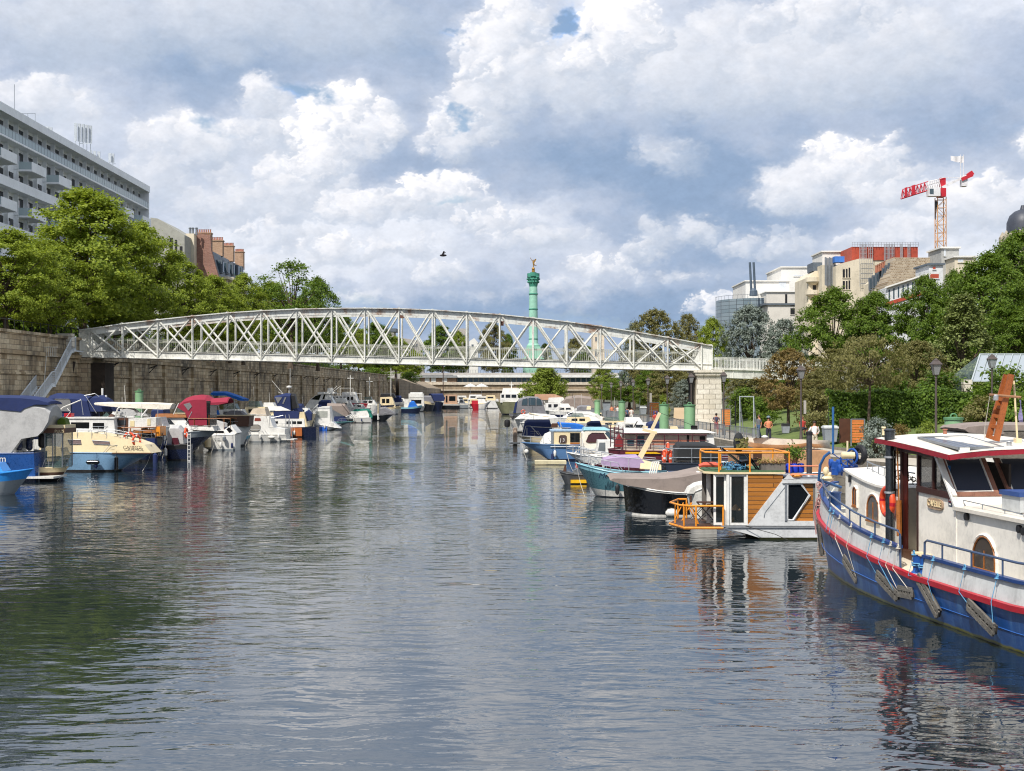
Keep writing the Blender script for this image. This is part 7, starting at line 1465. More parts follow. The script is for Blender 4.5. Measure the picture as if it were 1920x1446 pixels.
B.cab([(1094, 807), (1096, 802), (1136, 802), (1146, 807)], SKYB, 1.25, .05, 'roof'); B.rail([(1092, 843), (1140, 845)], -1.45, .03, 'rail', WHITE, True, [(1092, 824, 862), (1116, 838, 862)])
B = Boat('white bowed dark maroon boat beside the teal one', 885, 1062, 1150, 2.6, 848, 856, (MAROON, MAROON, WHITE), rake=1.8, te=.5, levels=[-.25, 0, .1, .55, 1.0]); B.rail([(1088, 842), (1150, 850)], -1.2, .03, 'rail', STEEL, True, [(1088, 838, 862), (1104, 842, 862), (1128, 846, 864)]); B.cab([(1120, 860), (1122, 826), (1152, 826), (1152, 862)], WHITE, 1.0, .1); B.win([(1121, 846), (1124, 830), (1135, 830), (1135, 850)], mat=pm('striped_glass', '#6a6f72', .2))
B = Boat('dark grey dinghy with a yellow float in front of the teal bow', 908, 1049, 1106, 1.5, 884, 890, (pm('dinghy_grey', '#46484b', .5), pm('dinghy_grey', '#46484b'), pm('dinghy_grey', '#46484b')), rake=.3, te=.25, pul=False, name='dinghy', cat='dinghy', bulw=.08)
B.tube([(1079, 880), (1085, 892)], -.3, [.22, .16], 'outboard_cowl', GREYM); B.tube([(1060, 873), (1059, 884)], -.2, [.05, .1], 'outboard_leg', WOODD); B.cab([(1070, 906), (1070, 900), (1099, 900), (1100, 906)], YELLOW, .78, 0, 'float_band'); B.cab([(1070, 898), (1071, 895), (1091, 895), (1092, 898)], REDP, .6, 0, 'seat'); B.tube([(1082, 877), (1080, 868)], .3, .06, 'post', REDP)
B = Boat('teal hulled sailing boat with a mauve cover and leaning cream mast', 934, 1080, 1262, 3.0, 868, 889, (BLACK, OFFW, SKYB), rake=1.0, te=.5, bluff=2.4, levels=[-.25, 0, .04, .26, .86, 1.0], name='sailing_boat', cat='sailing boat', sag=.4)
for o_ in B.t.o.children:
    if o_.name.startswith('hull'):
        o_.data.materials.append(TEAL)
        for f in o_.data.polygons:
            if f.material_index == 1 and f.center.z > .26*(B.hs*.9) and len(f.vertices) == 4: f.material_index = 3
B.text('Mea', 1121, 897, 12, NAVYH, None, .35)
B.blob([(1131, 873), (1132, 860), (1150, 855), (1196, 854), (1206, 862), (1214, 876), (1196, 878)], PURP, 'cover', .9); B.cab([(1200, 880), (1202, 862), (1216, 866), (1240, 872), (1240, 882)], CREAM, 1.0, .15)
m_ = MB(); m_.beam(B.p(1199, 860, 0), B.p(1226, 810, 0), .24, .24, up=(0, 1, 0)); m_.beam(B.p(1222, 806, 0), B.p(1237, 774, 0), .15, .15, up=(0, 1, 0)); B.t.part('lowered_mast', m_, CREAM); m_ = MB(); m_.beam(B.p(1205, 806, 0), B.p(1232, 812, 0), .14, .14); B.t.part('spreader', m_, CREAM); B.tube([(1237, 774), (1300, 798)], 0, .012, 'stay', DARK)
B.rail([(1095, 845), (1160, 857), (1240, 864)], -1.35, .02, 'guard_rail', STEEL, True, [(1095, 845, 868), (1104, 847, 870), (1179, 858, 884)])
for k in range(4): B.tube([(1217+4*k, 892), (1224+4*k, 866)], -1.55, .035, 'fender_line', WHITE)
m_ = MB()
for px in (1107, 1117): m_.torus(B.p(px, 866, -.8), .12, .02, 'y', 14, 5)
B.t.part('fairlead', m_, STEEL)
B = Boat('slate blue hulled barge with grey railings and coral lifebuoys', 920, 1205, 1420, 3.4, 866, 868, (DARK, pm('slate_blue', '#6f80a6', .4), pm('slate_dark', '#2c3544', .4)), rake=.4, te=.2, pul=False, name='barge')
B.rail([(1235, 841), (1420, 842)], -1.6, .03, 'guard_rail', GREYM, True, [(x, 841, 874) for x in (1262, 1297, 1333, 1370, 1400)]); B.rail([(1255, 858), (1420, 859)], -1.6, .025, 'guard_rail', GREYM)
B.blob([(1270, 866), (1271, 836), (1276, 830), (1330, 830), (1346, 836), (1350, 866)], pm('black_tarp', '#232527', .8, bump=.3), 'tarpaulin', 1.2)
buoy('coral red lifebuoy standing on the slate blue barge, the upper one', B.p(1252, 842, -1.2), .30, 'x', group='coral lifebuoys on the slate blue barge'); buoy('coral red lifebuoy standing on the slate blue barge, the lower left one', B.p(1245, 857, -1.2), .34, 'x', group='coral lifebuoys on the slate blue barge'); buoy('coral red lifebuoy standing on the slate blue barge, the lower right one', B.p(1256, 857, -1.1), .34, 'x', group='coral lifebuoys on the slate blue barge')
m_ = MB(); rr_ = random.Random(4)
for k in range(40): q = B.p(1240+rr_.random()*45, 864+rr_.random()*7, -1.2+rr_.random()*.8); m_.torus(q, .09+rr_.random()*.08, .018, 'z', 10, 4)
B.t.part('rope_heap', m_, ROPED); B.tube([(1231, 868), (1246, 876), (1250, 890)], -1.75, .06, 'rubbing_strip', DARK)
B = Boat('long maroon barge with brown railings, white deckhouse roof and an orange stripe', 900, 1140, 1400, 3.6, 842, 846, (MAROON, MAROON, pm('maroon_band', '#5e2532', .4)), rake=.3, te=.15, pul=False, name='barge')
B.cab([(1170, 848), (1172, 812), (1330, 812), (1340, 848)], pm('deckhouse_tan', '#b8a798', .6), 1.3, 0); B.win(B.R4(1176, 823, 1189, 836), B.R4(1195, 818, 1208, 836), mat=GLASSB); B.win(B.R4(1222, 826, 1310, 828.5), B.R4(1222, 832, 1310, 834), mat=pm('salmon_strip', '#c57f62', .6), name='panel_strip'); B.win(B.R4(1288, 816, 1292, 829), B.R4(1312, 818, 1322, 828))
B.cab([(1168, 812), (1170, 804), (1218, 806), (1330, 808), (1344, 812)], WHITE, 1.6, .06, 'roof'); B.cab([(1325, 838), (1325, 815), (1338, 815), (1340, 838)], WHITE, 1.4, 0, 'white_cabin')
B.rail([(1150, 805), (1168, 805)], -1.5, .035, 'railing', MAROON, True); B.rail([(1152, 813), (1325, 816)], -1.65, .035, 'railing', MAROON, True, [(x, 800 if x < 1170 else 813, 842) for x in (1152, 1168, 1194, 1220, 1246, 1272, 1298)]); B.rail([(1152, 824), (1325, 826)], -1.65, .025, 'railing', MAROON); B.rail([(1152, 834), (1325, 835)], -1.65, .025, 'railing', MAROON)
B.cab([(1173, 851), (1173, 848), (1230, 848), (1240, 851)], YELLOW, 1.83, 0, 'orange_stripe'); B.blob([(1153, 838), (1155, 826), (1162, 812), (1168, 824), (1174, 826), (1174, 838)], pm('winch_red', '#7d2026', .6), 'winch', .6)
b = MB(); a = at(1295, 798, 86); e = at(1308, 829, 86); b.prism([a, a+Vector((.42, 0, 0)), e+Vector((.06, 0, 0)), e-Vector((.34, 0, 0))], (0, .05, 0)); solo('solar_panel', b, BLACK, 'tall black panel standing upright on the maroon barge', 'panel')
B = Boat('black hulled yacht under a taupe boom tent tied along its sheer', 969, 1168, 1345, 3.4, 905, 925, (OFFW, BLACK, OFFW), rake=.12, te=.42, bluff=2.6, flare=.95, levels=[-.25, .02, .07, .93, 1.0], name='yacht', pul=False, sag=.2)
B.blob([(1144, 896), (1150, 892), (1240, 893), (1280, 888), (1325, 878), (1345, 884), (1350, 900), (1340, 925), (1290, 928), (1250, 920), (1200, 912), (1166, 905)], TAUPE, 'boom_tent', 1.55)
m_ = MB(); q = B.p(1259, 962, -1.72); m_.lathe((q.x-.25, q.y, q.z), [(.05, 0), (.17, .1), (.2, .25), (.17, .45), (.05, .5)], 10, axis='x'); B.t.part('fender', m_, OFFW, smooth=True)
B.tube([(1176, 904), (1183, 903), (1192, 899)], -.6, .05, 'bow_roller', DARK); B.tube([(1148, 897), (1180, 911)], -1.2, .06, 'anchor_roller', STEEL)
m_ = MB(); m_.lathe(tuple(B.p(1311, 886, -1.2)), [(.14, 0), (.12, .05), (.02, .07)], 10); B.t.part('vent', m_, WHITE)
# white surfboard-like tender with gear and the long folded wing behind the houseboat
B = Boat('white tender tipped up behind the houseboat porch', 984, 1288, 1345, 1.5, 928, 905, (OFFW, OFFW, OFFW), rake=.2, name='dinghy', cat='dinghy')
B.blob([(1290, 926), (1296, 914), (1306, 907), (1320, 904), (1338, 906), (1346, 914), (1336, 922), (1312, 918), (1300, 926)], OFFW, 'upturned_hull', .6); B.blob([(1312, 912), (1314, 906), (1322, 906), (1324, 916)], REDP, 'cowl', .3); B.blob([(1318, 940), (1322, 920), (1338, 918), (1342, 932)], DARK, 'outboard', .3)
B = Boat('tan houseboat with a long white boat lying on its roof behind the orange railings', 950, 1372, 1560, 3.6, 888, 886, (DARK, OFFW, WHITE), rake=.3, te=.15, pul=False, name='houseboat')
B.cab([(1384, 890), (1384, 846), (1556, 846), (1560, 890)], pm('tan_panel', '#b88c66', .6), 1.5, 0); B.win(B.R4(1412, 846, 1428, 874), B.R4(1470, 850, 1480, 872), mat=WOODD, name='door'); B.win(B.R4(1386, 850, 1404, 862), mat=GLASSB)
m_ = MB(); rows = []
for k in range(13):
    u = k/12; px = 1388+(1556-1388)*u; w_ = .75*(1-abs(2*u-1)**4)*.95+.03; top = 820+6*u; bot = 826+20*math.sin(math.pi*min(1, u*1.2))**.6 if u < .83 else 840
    rows.append([B.p(px, top, -w_), B.p(px, (top+bot)/2, -w_*.95), B.p(px, bot, -w_*.4), B.p(px, bot, w_*.4), B.p(px, (top+bot)/2, w_*.95), B.p(px, top, w_)])
m_.loft(rows, True, True); solo('white_boat_hull', m_, pm('warm_white', '#e9e0d0'), 'long slim white boat hull stored on the roof of the tan houseboat', 'boat', smooth=True)
b = MB(); a = B.p(1417, 830, -.2)
b.loft([[B.p(1412, 823, y), B.p(1432, 815, y), B.p(1455, 810, y), B.p(1478, 812, y), B.p(1486, 822, y)] for y in (-.9, 0, .9)]); solo('tarpaulin', b, pm('black_tarp', '#232527'), 'black tarpaulin with folds on top of the stored white hull', 'tarpaulin')
for px, py in ((1434, 818), (1420, 826)):
    pass
B2 = B
b = MB(); b.lathe(tuple(B2.p(1434, 820, -1.5)), [(.16, 0), (.15, .05), (.02, .10)], 12); solo('satellite_dome', b, WHITE, 'small white dome beside the black tarpaulin', 'dome')
b = MB()
for k in range(60):
    rr = random.Random(k); q = B2.p(1380+rr.random()*22, 822+rr.random()*20, -1.6-.3*rr.random()); leaf_quad(b, q, .22, Vector((rr.gauss(0, .5), -1, rr.gauss(.4, .4))).normalized(), rr)
solo('climbing_plant', b, L_OLIVE, 'dark green and yellow climbing plant at the left end of the tan houseboat', 'plant')
b = MB(); q = B2.p(1385, 830, -1.6); b.ball(q, .32, 10, sc=(.8, .6, 1.5)); solo('black_sack', b, pm('black_tarp', '#232527'), 'tall black covered bundle at the left end of the tan houseboat', 'bundle', smooth=True)
# domed taupe cover boat at the right edge behind the barge
B = Boat('boat under a wide domed taupe tarpaulin at the right edge behind the barge', 985, 1805, 1990, 3.4, 806, 806, (DARK, OFFW, WOODG), rake=.3, pul=False)
B.blob([(1808, 804), (1816, 798), (1850, 794), (1900, 793), (1990, 795), (1990, 815), (1850, 815), (1816, 810)], TAUPE, 'tarpaulin', 1.6)
B.cab([(1812, 890), (1812, 812), (1990, 812), (1990, 890)], OFFW, 1.4, 0)
# ---------------------------------------------------------------- orange and white houseboat
HY = 49.3; HP = Thing('houseboat', 'small modern houseboat with orange timber cladding, white diagonal panel and orange railings', 'houseboat', (at(1400, 0, HY).x, HY+1.6, 0))
def planks(name, c1):
    mt = bpy.data.materials.new(name); mt.use_nodes = True; t = NT(mt.node_tree)
    tcn = t.n('ShaderNodeTexCoord').outputs['Object']; s = t.n('ShaderNodeSeparateXYZ'); t.put(s.inputs[0], tcn)
    cb = t.n('ShaderNodeCombineXYZ'); t.put(cb.inputs[0], s.outputs[0]); t.put(cb.inputs[1], s.outputs[2])
    br = t.n('ShaderNodeTexBrick'); t.put(br.inputs['Vector'], cb.outputs[0]); br.inputs['Scale'].default_value = 1; br.inputs['Brick Width'].default_value = 1.9; br.inputs['Row Height'].default_value = .155; br.inputs['Mortar Size'].default_value = .014
    for k, c in (('Color1', c1), ('Color2', tuple(x*.6 for x in c1)), ('Mortar', tuple(x*.2 for x in c1))): br.inputs[k].default_value = (*c, 1)
    gr = t.noise(t.v('MULTIPLY', tcn, (3, 3, 30)), 1.5, 5, .6); kn = t.noise(t.v('MULTIPLY', tcn, (1.5, 1, 5)), 3, 2, .5)
    c = t.mix(t.rng(gr, .4, .7, 0, .5), br.outputs[0], tuple(x*.5 for x in c1)); c = t.mix(t.rng(kn, .68, .74, 0, .7), c, (.12, .04, .01))
    b = t.n('ShaderNodeBsdfPrincipled'); t.put(b.inputs['Base Color'], c); b.inputs['Roughness'].default_value = .38
    bn = t.n('ShaderNodeBump'); bn.inputs['Strength'].default_value = .5; bn.inputs['Distance'].default_value = .01; t.put(bn.inputs['Height'], t.m('MULTIPLY', br.outputs['Fac'], -1)); t.put(b.inputs['Normal'], bn.outputs[0])
    o = t.n('ShaderNodeOutputMaterial'); t.t.links.new(b.outputs[0], o.inputs[0]); return mt
CLAD = planks('cladding_planks', (.50, .19, .03))
HW = pm('houseboat_white', '#cfd0cf', .4, var=.2, scale=1.2, streak=.1); ALG = pm('algae_band', '#6d6b35', .7, var=.3)
def hq(px, py, d=0): return at(px, py, HY)+Vector((0, d, 0))
def hpoly(pts, d0, d1): 
    b = MB(); b.prism([hq(x, y, d0) for x, y in pts], (0, d1-d0, 0)); return b
DEP = 3.2
b = hpoly([(1352, 989), (1533, 991), (1533, 1008), (1422, 1008), (1396, 1000)], .0, DEP); HP.part('hull', b, HW)
b = hpoly([(1424, 1008), (1533, 1008), (1533, 1022), (1430, 1022)], .06, DEP-.1); HP.part('hull_bottom', b, ALG)
b = hpoly([(1352, 985.5), (1533, 986), (1533, 989.5), (1352, 989.5)], -.05, DEP); HP.part('deck_edge', b, pm('edge_grey', '#8a8d90', .5))
for p0, p1 in (((1357, 989), (1392, 1003)),): b = MB(); b.beam(hq(*p0, -.03), hq(*p1, -.03), .04, .05); HP.part('hull_seam', b, GREYM)
zd = hq(1300, 987).z
xA = hq(1283, 0).x; xB = hq(1356, 0).x; xL = at(1256, 0, 51.0).x; xC = at(1272, 0, 52.4).x
b = MB(); pl = [(xB, HY-.02), (xA, HY), (xL, 50.9), (xC, HY+DEP), (xB, HY+DEP)]; b.prism([(x, y, zd-.10) for x, y in pl], (0, 0, .09)); HP.part('front_deck', b, WOODD)
b = MB(); P_ = [Vector((x, y, zd-.06)) for x, y in pl[:4]]; b.tube(P_, .055, 6); HP.part('deck_rim', b, ORANGE)
hr = hq(1340, 949).z
b = MB(); P_ = [Vector((xB, HY, hr)), Vector((xA+.25, HY+.03, hr)), Vector((xA-.1, HY+.35, hr)), Vector((xL, 50.9, hr)), Vector((xC, HY+DEP, hr)), Vector((xB-.9, HY+DEP, hr))]; b.tube(P_, .038, 8); HP.part('front_rail', b, ORANGE, smooth=True)
for (x, y) in ((xB, HY), (xA+.42, HY), (xA+.02, HY+.25), (xL+.15, 50.6), (xC, HY+DEP), (xB-.9, HY+DEP)): b = MB(); b.tube([(x, y, zd), (x, y, hr)], .034, 6); HP.part('rail_post', b, ORANGE)
for (a0, a1) in (((1281, 978), (1300, 944)), ((1296, 944), (1312, 984)), ((1268, 974), (1284, 944)), ((1310, 984), (1290, 945))): b = MB(); b.tube([hq(*a0, .35), hq(*a1, .35)], .022, 5); HP.part('rail_brace', b, ORANGE)
# cabin shell
x0 = hq(1339, 0).x; x1 = hq(1529, 0).x; zr = hq(1400, 889).z; b = MB(); b.box(x0, x1, HY+DEP-.1, HY+DEP, zd, zr-.02); b.box(x0+.02, x1-.02, HY+.1, HY+DEP-.1, zd-.02, zd+.02); b.box(x1-.08, x1, HY+.02, HY+DEP-.1, zd, hq(0, 900).z); b.box(hq(1404, 0).x, hq(1404, 0).x+.06, HY+.1, HY+DEP-.1, zd+.02, zr-.1); HP.part('cabin_walls', b, pm('interior_grey', '#6b6660', .8))
HP.part('cladding', hpoly([(1402, 890), (1468, 890), (1468, 904), (1402, 986)], .0, .08), CLAD)
HP.part('cladding', hpoly([(1472, 904), (1529, 904), (1529, 977), (1472, 977)], .03, .09), CLAD)
b = hpoly([(1401, 986), (1465, 903), (1476, 898), (1476, 977), (1527, 977), (1527, 987), (1401, 987)], -.05, .02); HP.part('diagonal_panel', b, HW)
b = MB(); b.tube([hq(1432, 970, -.06), hq(1434, 960, -.06), hq(1471, 913, -.06), hq(1473, 905, -.06)], .012, 5); HP.part('panel_seam', b, GREYM)
b = hpoly([(1466, 899), (1534, 899), (1534, 906), (1466, 906)], -.10, .0); HP.part('eave_trim', b, HW); b = hpoly([(1470, 898), (1480, 889), (1488, 898)], -.06, .1); HP.part('eave_knee', b, HW)
hexp = [(1476, 907), (1501.6, 907), (1517.6, 929), (1487, 975.4), (1478, 975.4), (1475.5, 972)]
b = MB(); b.tube([hq(x, y, -.02) for x, y in hexp+hexp[:1]], .05, 6); wf = HP.part('window_frame', b, HW); HP.part('hexagonal_window', hpoly(hexp, .0, .02), GLASS, parent=wf)
b = hpoly([(1471, 907), (1475, 907), (1475, 977), (1471, 977)], -.08, -.051); HP.part('window_shadow_strip', b, GREYM)
def frame_door(xa, xb, ya, yb, d, nm):
    b = MB(); fw = .085
    A_, E_ = hq(xa, yb, d), hq(xb, ya, d)
    for q in ((A_.x, A_.x+fw, A_.z, E_.z), (E_.x-fw, E_.x, A_.z, E_.z)): b.box(q[0], q[1], HY+d, HY+d+.06, q[2], q[3])
    b.box(A_.x+fw, E_.x-fw, HY+d, HY+d+.06, E_.z-fw, E_.z); b.box(A_.x+fw, E_.x-fw, HY+d, HY+d+.06, A_.z, A_.z+fw); o = HP.part(nm, b, WHITE)
    g_ = MB(); g_.box(A_.x+fw, E_.x-fw, HY+d+.02, HY+d+.03, A_.z+fw, E_.z-fw); HP.part('pane', g_, CLEAR, parent=o)
frame_door(1367, 1399.5, 889, 985, .02, 'glass_door'); frame_door(1339, 1363, 890, 985, .12, 'glass_door')
b = MB(); a = hq(1362, 985, -.03); e = hq(1367, 889, -.03); b.box(a.x, e.x, HY-.03, HY+.16, a.z, e.z); a = hq(1399.5, 985); e = hq(1402, 889); b.box(a.x, e.x, HY-.02, HY+.1, a.z, e.z); HP.part('door_post', b, WHITE)
b = MB(); a = at(1325, 0, 50.6); b.box(a.x, a.x+.13, 50.5, 50.65, zd, zr); HP.part('porch_post', b, OFFW)
# roof with turf, railing
xr = hq(1472, 0).x; xl2 = at(1309, 0, 51.3).x; b = MB(); pr_ = [(xr, HY-.05), (hq(1345, 0).x, HY-.05), (hq(1322, 0).x, HY+.45), (xl2, 51.3), (hq(1330, 0).x, HY+DEP), (xr, HY+DEP)]
b.prism([(x, y, zr) for x, y in pr_], (0, 0, .07)); HP.part('roof', b, CREAM)
b = MB(); b.prism([(x+(.06 if x < xr else -.04), y+.06, zr+.071) for x, y in pr_], (0, 0, .05)); HP.part('roof_turf', b, groundm('roof_turf', (.03, .09, .04), (.07, .14, .07), 2, 20))
b = MB(); a = hq(1472, 896); e = hq(1535, 891); b.box(a.x, e.x, HY+.0, HY+DEP, a.z-.05, a.z+.02); HP.part('lower_roof', b, pm('roof_grey', '#7b7f86', .7))
zt = hq(1400, 849).z; b = MB(); P_ = [Vector((hq(1480, 0).x, HY, zt)), Vector((hq(1348, 0).x, HY, zt)), Vector((hq(1326, 0).x, HY+.5, zt)), Vector((xl2+.08, 51.3, zt)), Vector((hq(1336, 0).x, HY+DEP-.1, zt)), Vector((hq(1480, 0).x, HY+DEP-.1, zt)), Vector((hq(1480, 0).x, HY, zt))]
b.tube(P_, .034, 8); HP.part('roof_rail', b, ORANGE, smooth=True)
for q in (P_[0], P_[1], P_[3], P_[4], P_[5], P_[0].lerp(P_[1], .56), P_[1]+Vector((.12, .4, 0))): b = MB(); b.tube([(q.x, q.y, zr+.05), q], .03, 6); HP.part('rail_post', b, ORANGE)
b = MB(); PO = pm('coral_paint', '#ef8f6a', .4); b.tube([hq(1480, 874), hq(1534, 874)], .022, 6); b.tube([hq(1480, 890, -.05), hq(1534, 890, -.05)], .022, 6); HP.part('side_rail', b, PO)
# things resting on it
b = MB(); q = hq(1337, 875.5, .9); b.tube([hq(1316, 876, .8), hq(1325, 873.5, .8), hq(1345, 873.5, .8), hq(1360, 876, .8)], [.05, .09, .10, .05], 8); solo('rolled_mat', b, pm('coral_red', '#d8604a', .7), 'coral red rolled mat lying on the houseboat roof', 'mat', smooth=True)
b = MB(); rr = random.Random(2)
for k in range(70): q = hq(1368+rr.random()*34, 883-rr.random()*(12 if k % 2 else 5), .4+rr.random()*.6); b.torus(q, .06+.08*rr.random(), .014, rr.choice('xyz'), 8, 4)
solo('rope_coil', b, ROPEB, 'heap of light blue rope netting on the houseboat roof', 'rope')
t = Thing('deck_chair', 'black folding lounge chair standing on the houseboat roof', 'chair', tuple(hq(1395, 886, .7)))
for d in (.45, 1.0):
    for a0, a1 in (((1357, 841), (1412, 884)), ((1372, 883), (1420, 866)), ((1404, 850), (1430, 886)), ((1391, 868), (1432, 862)), ((1362, 850), (1400, 855))): b = MB(); b.beam(hq(*a0, d), hq(*a1, d), .05, .07, up=(0, 1, 0)); t.part('frame', b, BLACK)
b = MB(); b.prism([hq(1360, 843, .48), hq(1392, 867, .48), hq(1392, 869, .48), hq(1360, 845, .48)], (0, .5, 0)); t.part('backrest', b, DARK); b = MB(); b.prism([hq(1392, 867, .48), hq(1424, 864, .48), hq(1424, 867, .48), hq(1392, 870, .48)], (0, .5, 0)); t.part('seat', b, DARK)
t = Thing('planter', 'long grey planter full of yellow and pink flowers on the houseboat roof', 'planter', tuple(hq(1450, 886, .4)))
b = MB(); a = hq(1430, 886, .25); e = hq(1475, 870, .25); b.box(a.x, e.x, HY+.25, HY+.75, zr+.12, e.z); t.part('box', b, pm('planter_grey', '#6f6862', .8, var=.3))
L_FLOW = leafm('leaf_flowers', (.20, .26, .03), (.62, .32, .20)); b = MB()
for k in range(420): leaf_quad(b, hq(1426+rr.random()*50, 870-abs(rr.gauss(0, 1))*4.5, .2+rr.random()*.6), .08, Vector((rr.gauss(0, .5), rr.gauss(-.4, .4), 1)).normalized(), rr)
t.part('flowers', b, L_FLOW)
t = Thing('potted_plant', 'bushy green plant in a brown pot beside the blue barrels', 'plant', tuple(hq(1497, 872, .9)))
b = MB(); q = hq(1497, 870, .9); b.lathe((q.x, q.y, q.z-.1), [(.13, 0), (.19, .3), (.2, .32)], 10); t.part('pot', b, pm('terracotta', '#a35a40')); b = MB()
for k in range(420): leaf_quad(b, hq(1500+rr.gauss(0, 9), 852+rr.gauss(0, 7), .9+rr.gauss(0, .2)), .09, Vector((rr.gauss(0, .6), rr.gauss(-.5, .5), rr.gauss(.4, .5))).normalized(), rr)
t.part('leaves', b, L_HEDGE)
for i, px in enumerate((1487, 1499, 1511)): b = MB(); q = hq(px, 889, .7+.1*i); b.lathe(tuple(q), [(.11, 0), (.135, .05), (.135, .26), (.12, .32), (.06, .34)], 12); solo('blue_barrel', b, pm('drum_blue', '#1c3fc0', .4), 'blue plastic barrel on the houseboat lower roof, '+['left', 'middle', 'right'][i]+' of three', 'barrel', 'blue barrels', smooth=True)
b = MB(); q = hq(1494, 895, .15); b.lathe(tuple(q), [(.20, 0), (.24, .06), (.20, .12), (.05, .13)], 14); solo('orange_tub', b, ORANGE, 'flat orange tub on the houseboat lower roof', 'tub')
t = Thing('chimney_pipe', 'thick dark grey vertical stove pipe rising beside the blue barrels', 'chimney', tuple(hq(1523, 896, .5))); b = MB(); q = hq(1523, 896, .5); z1 = hq(0, 812).z; b.lathe((q.x, q.y, 0), [(.10, q.z), (.105, z1-.06)], 14); t.part('pipe', b, pm('pipe_grey', '#55555a', .35, .5), smooth=True)
b = MB(); b.lathe((q.x, q.y, 0), [(.125, z1-.08), (.125, z1+.02), (.06, z1+.05)], 14); t.part('cap', b, DARK); b = MB(); b.lathe((q.x, q.y, 0), [(.16, q.z), (.125, q.z+.12)], 14); t.part('flashing', b, STEEL, smooth=True)
def folding(name, label, cat, px, py, d, chair, face=1):
    q = hq(px, py, d); t = Thing(name, label, cat, tuple(q)); h = .46 if chair else .72; w = .22 if chair else .33
    for y in (-.2, .2):
        b = MB(); b.tube([q+Vector((-w, y, 0)), q+Vector((w, y, h))], .014, 5); b.tube([q+Vector((w, y, 0)), q+Vector((-w, y, h))], .014, 5); t.part('legs', b, DARK)
    b = MB(); b.box(q.x-w, q.x+w, q.y-.24, q.y+.24, q.z+h, q.z+h+.03); t.part('seat' if chair else 'tabletop', b, WOODD)
    if chair: b = MB(); b.box(q.x-w*face-.015, q.x-w*face+.015, q.y-.2, q.y+.2, q.z+h+.15, q.z+h+.42); b.tube([q+Vector((-w*face, -.2, h)), q+Vector((-w*face, -.2, h+.42))], .014, 5); b.tube([q+Vector((-w*face, .2, h)), q+Vector((-w*face, .2, h+.42))], .014, 5); t.part('backrest', b, WOODD)
folding('folding_table', 'small brown folding table on the houseboat porch', 'table', 1331, 984, .9, False); folding('folding_chair', 'brown folding chair left of the porch table', 'chair', 1316, 981, 1.4, True); folding('folding_chair', 'brown folding chair behind the porch table, its back higher', 'chair', 1345, 977, 1.9, True, -1)
t = Thing('table_lamp', 'beige lamp with a cone shade standing inside the houseboat door', 'lamp', tuple(hq(1386, 984, .8))); q = hq(1386, 984, .8); b = MB(); b.lathe(tuple(q+Vector((0, 0, .08))), [(.10, 0), (.02, .03), (.015, .42)], 8); t.part('stand', b, DARK); b = MB(); b.lathe(tuple(q+Vector((0, 0, .46))), [(.20, 0), (.03, .20)], 12); t.part('lamp_shade', b, pm('shade_beige', '#d9b489', .8))
b = MB(); rr = random.Random(9)
for k in range(160): leaf_quad(b, hq(1374+rr.gauss(0, 3), 977+rr.gauss(0, 2.5), .35+rr.random()*.2), .06, Vector((rr.gauss(0, .5), -1, rr.gauss(.3, .4))).normalized(), rr)
b.lathe(tuple(hq(1374, 984, .45)), [(.10, 0), (.12, .1)], 8); solo('flower_bowl', b, L_FLOW, 'bowl of pink flowers on the sill inside the houseboat door', 'flowers')
b = MB(); b.tube([hq(1397, 986, -.1), hq(1450, 1000, -.35), hq(1472, 1010, -.6)], .012, 5); solo('mooring_rope', b, ROPED, 'dark mooring rope slanting across the white houseboat hull', 'rope')
b = MB(); a = at(1518, 0, 49); b.box(at(1529, 0, HY).x, at(1529, 0, HY).x+.35, HY-.2, HY+2, -.3, zd+.7); 
solo('hanging_fender', MB().tube([at(1529, 970, 47.5), at(1531, 1000, 47.5), at(1529, 1030, 47.5)], [.10, .16, .12], 10), DARK, 'black hanging fender between the houseboat and the blue barge', 'fender', smooth=True) if False else None

# ---------------------------------------------------------------- blue and white barge, right foreground
S0 = Vector((10.6, 43.0, 0)); AFT = Vector((.113, -.9936, 0)); PORT = Vector((-.9936, -.113, 0))
def BP(s, b, h): return S0+AFT*s+PORT*b+Vector((0, 0, h))
def BH(px, py, b):
    k = (px-960)/F; s = (k*(43.0-.113*b)-10.6+.9936*b)/(.113+.9936*k); Z = 43-.9936*s-.113*b
    return s, CH+(HZ-py)/F*Z
def BQ(px, py, b): s, h = BH(px, py, b); return BP(s, b, h)
BG_ = Thing('barge', 'large blue and white barge with a red rubbing strake, wheelhouse and blue railings', 'barge', tuple(BP(12, 0, 0)))
WLT = [(0, .12), (.25, .55), (.6, .90), (1.17, 1.22), (2, 1.50), (3.17, 1.75), (4.5, 1.97), (6.2, 2.17), (8, 2.26), (10.6, 2.28), (15.2, 2.13), (20, 1.85), (24, 1.2), (25, .3)]
RBH = [(0, 1.68), (1.5, 1.50), (3, 1.33), (6.4, 1.12), (10.6, .93), (15, .90), (20, 1.1), (25, 1.5)]
BWH = [(0, .72), (3, .57), (8, .5), (25, .5)]
def wl(s): return lerp_tab(WLT, s)
def rb(s): return lerp_tab(RBH, s)
def bh(s): return lerp_tab(BWH, s)
SS = [0, .12, .25, .42, .6, .85, 1.17, 1.6, 2, 2.6, 3.17, 3.8, 4.5, 5.3, 6.2, 7, 8, 9.3, 10.6, 12, 13.5, 15.2, 17, 20, 22.5, 24, 25]
def offs(s): return .15+.20*math.exp(-s/1.2)
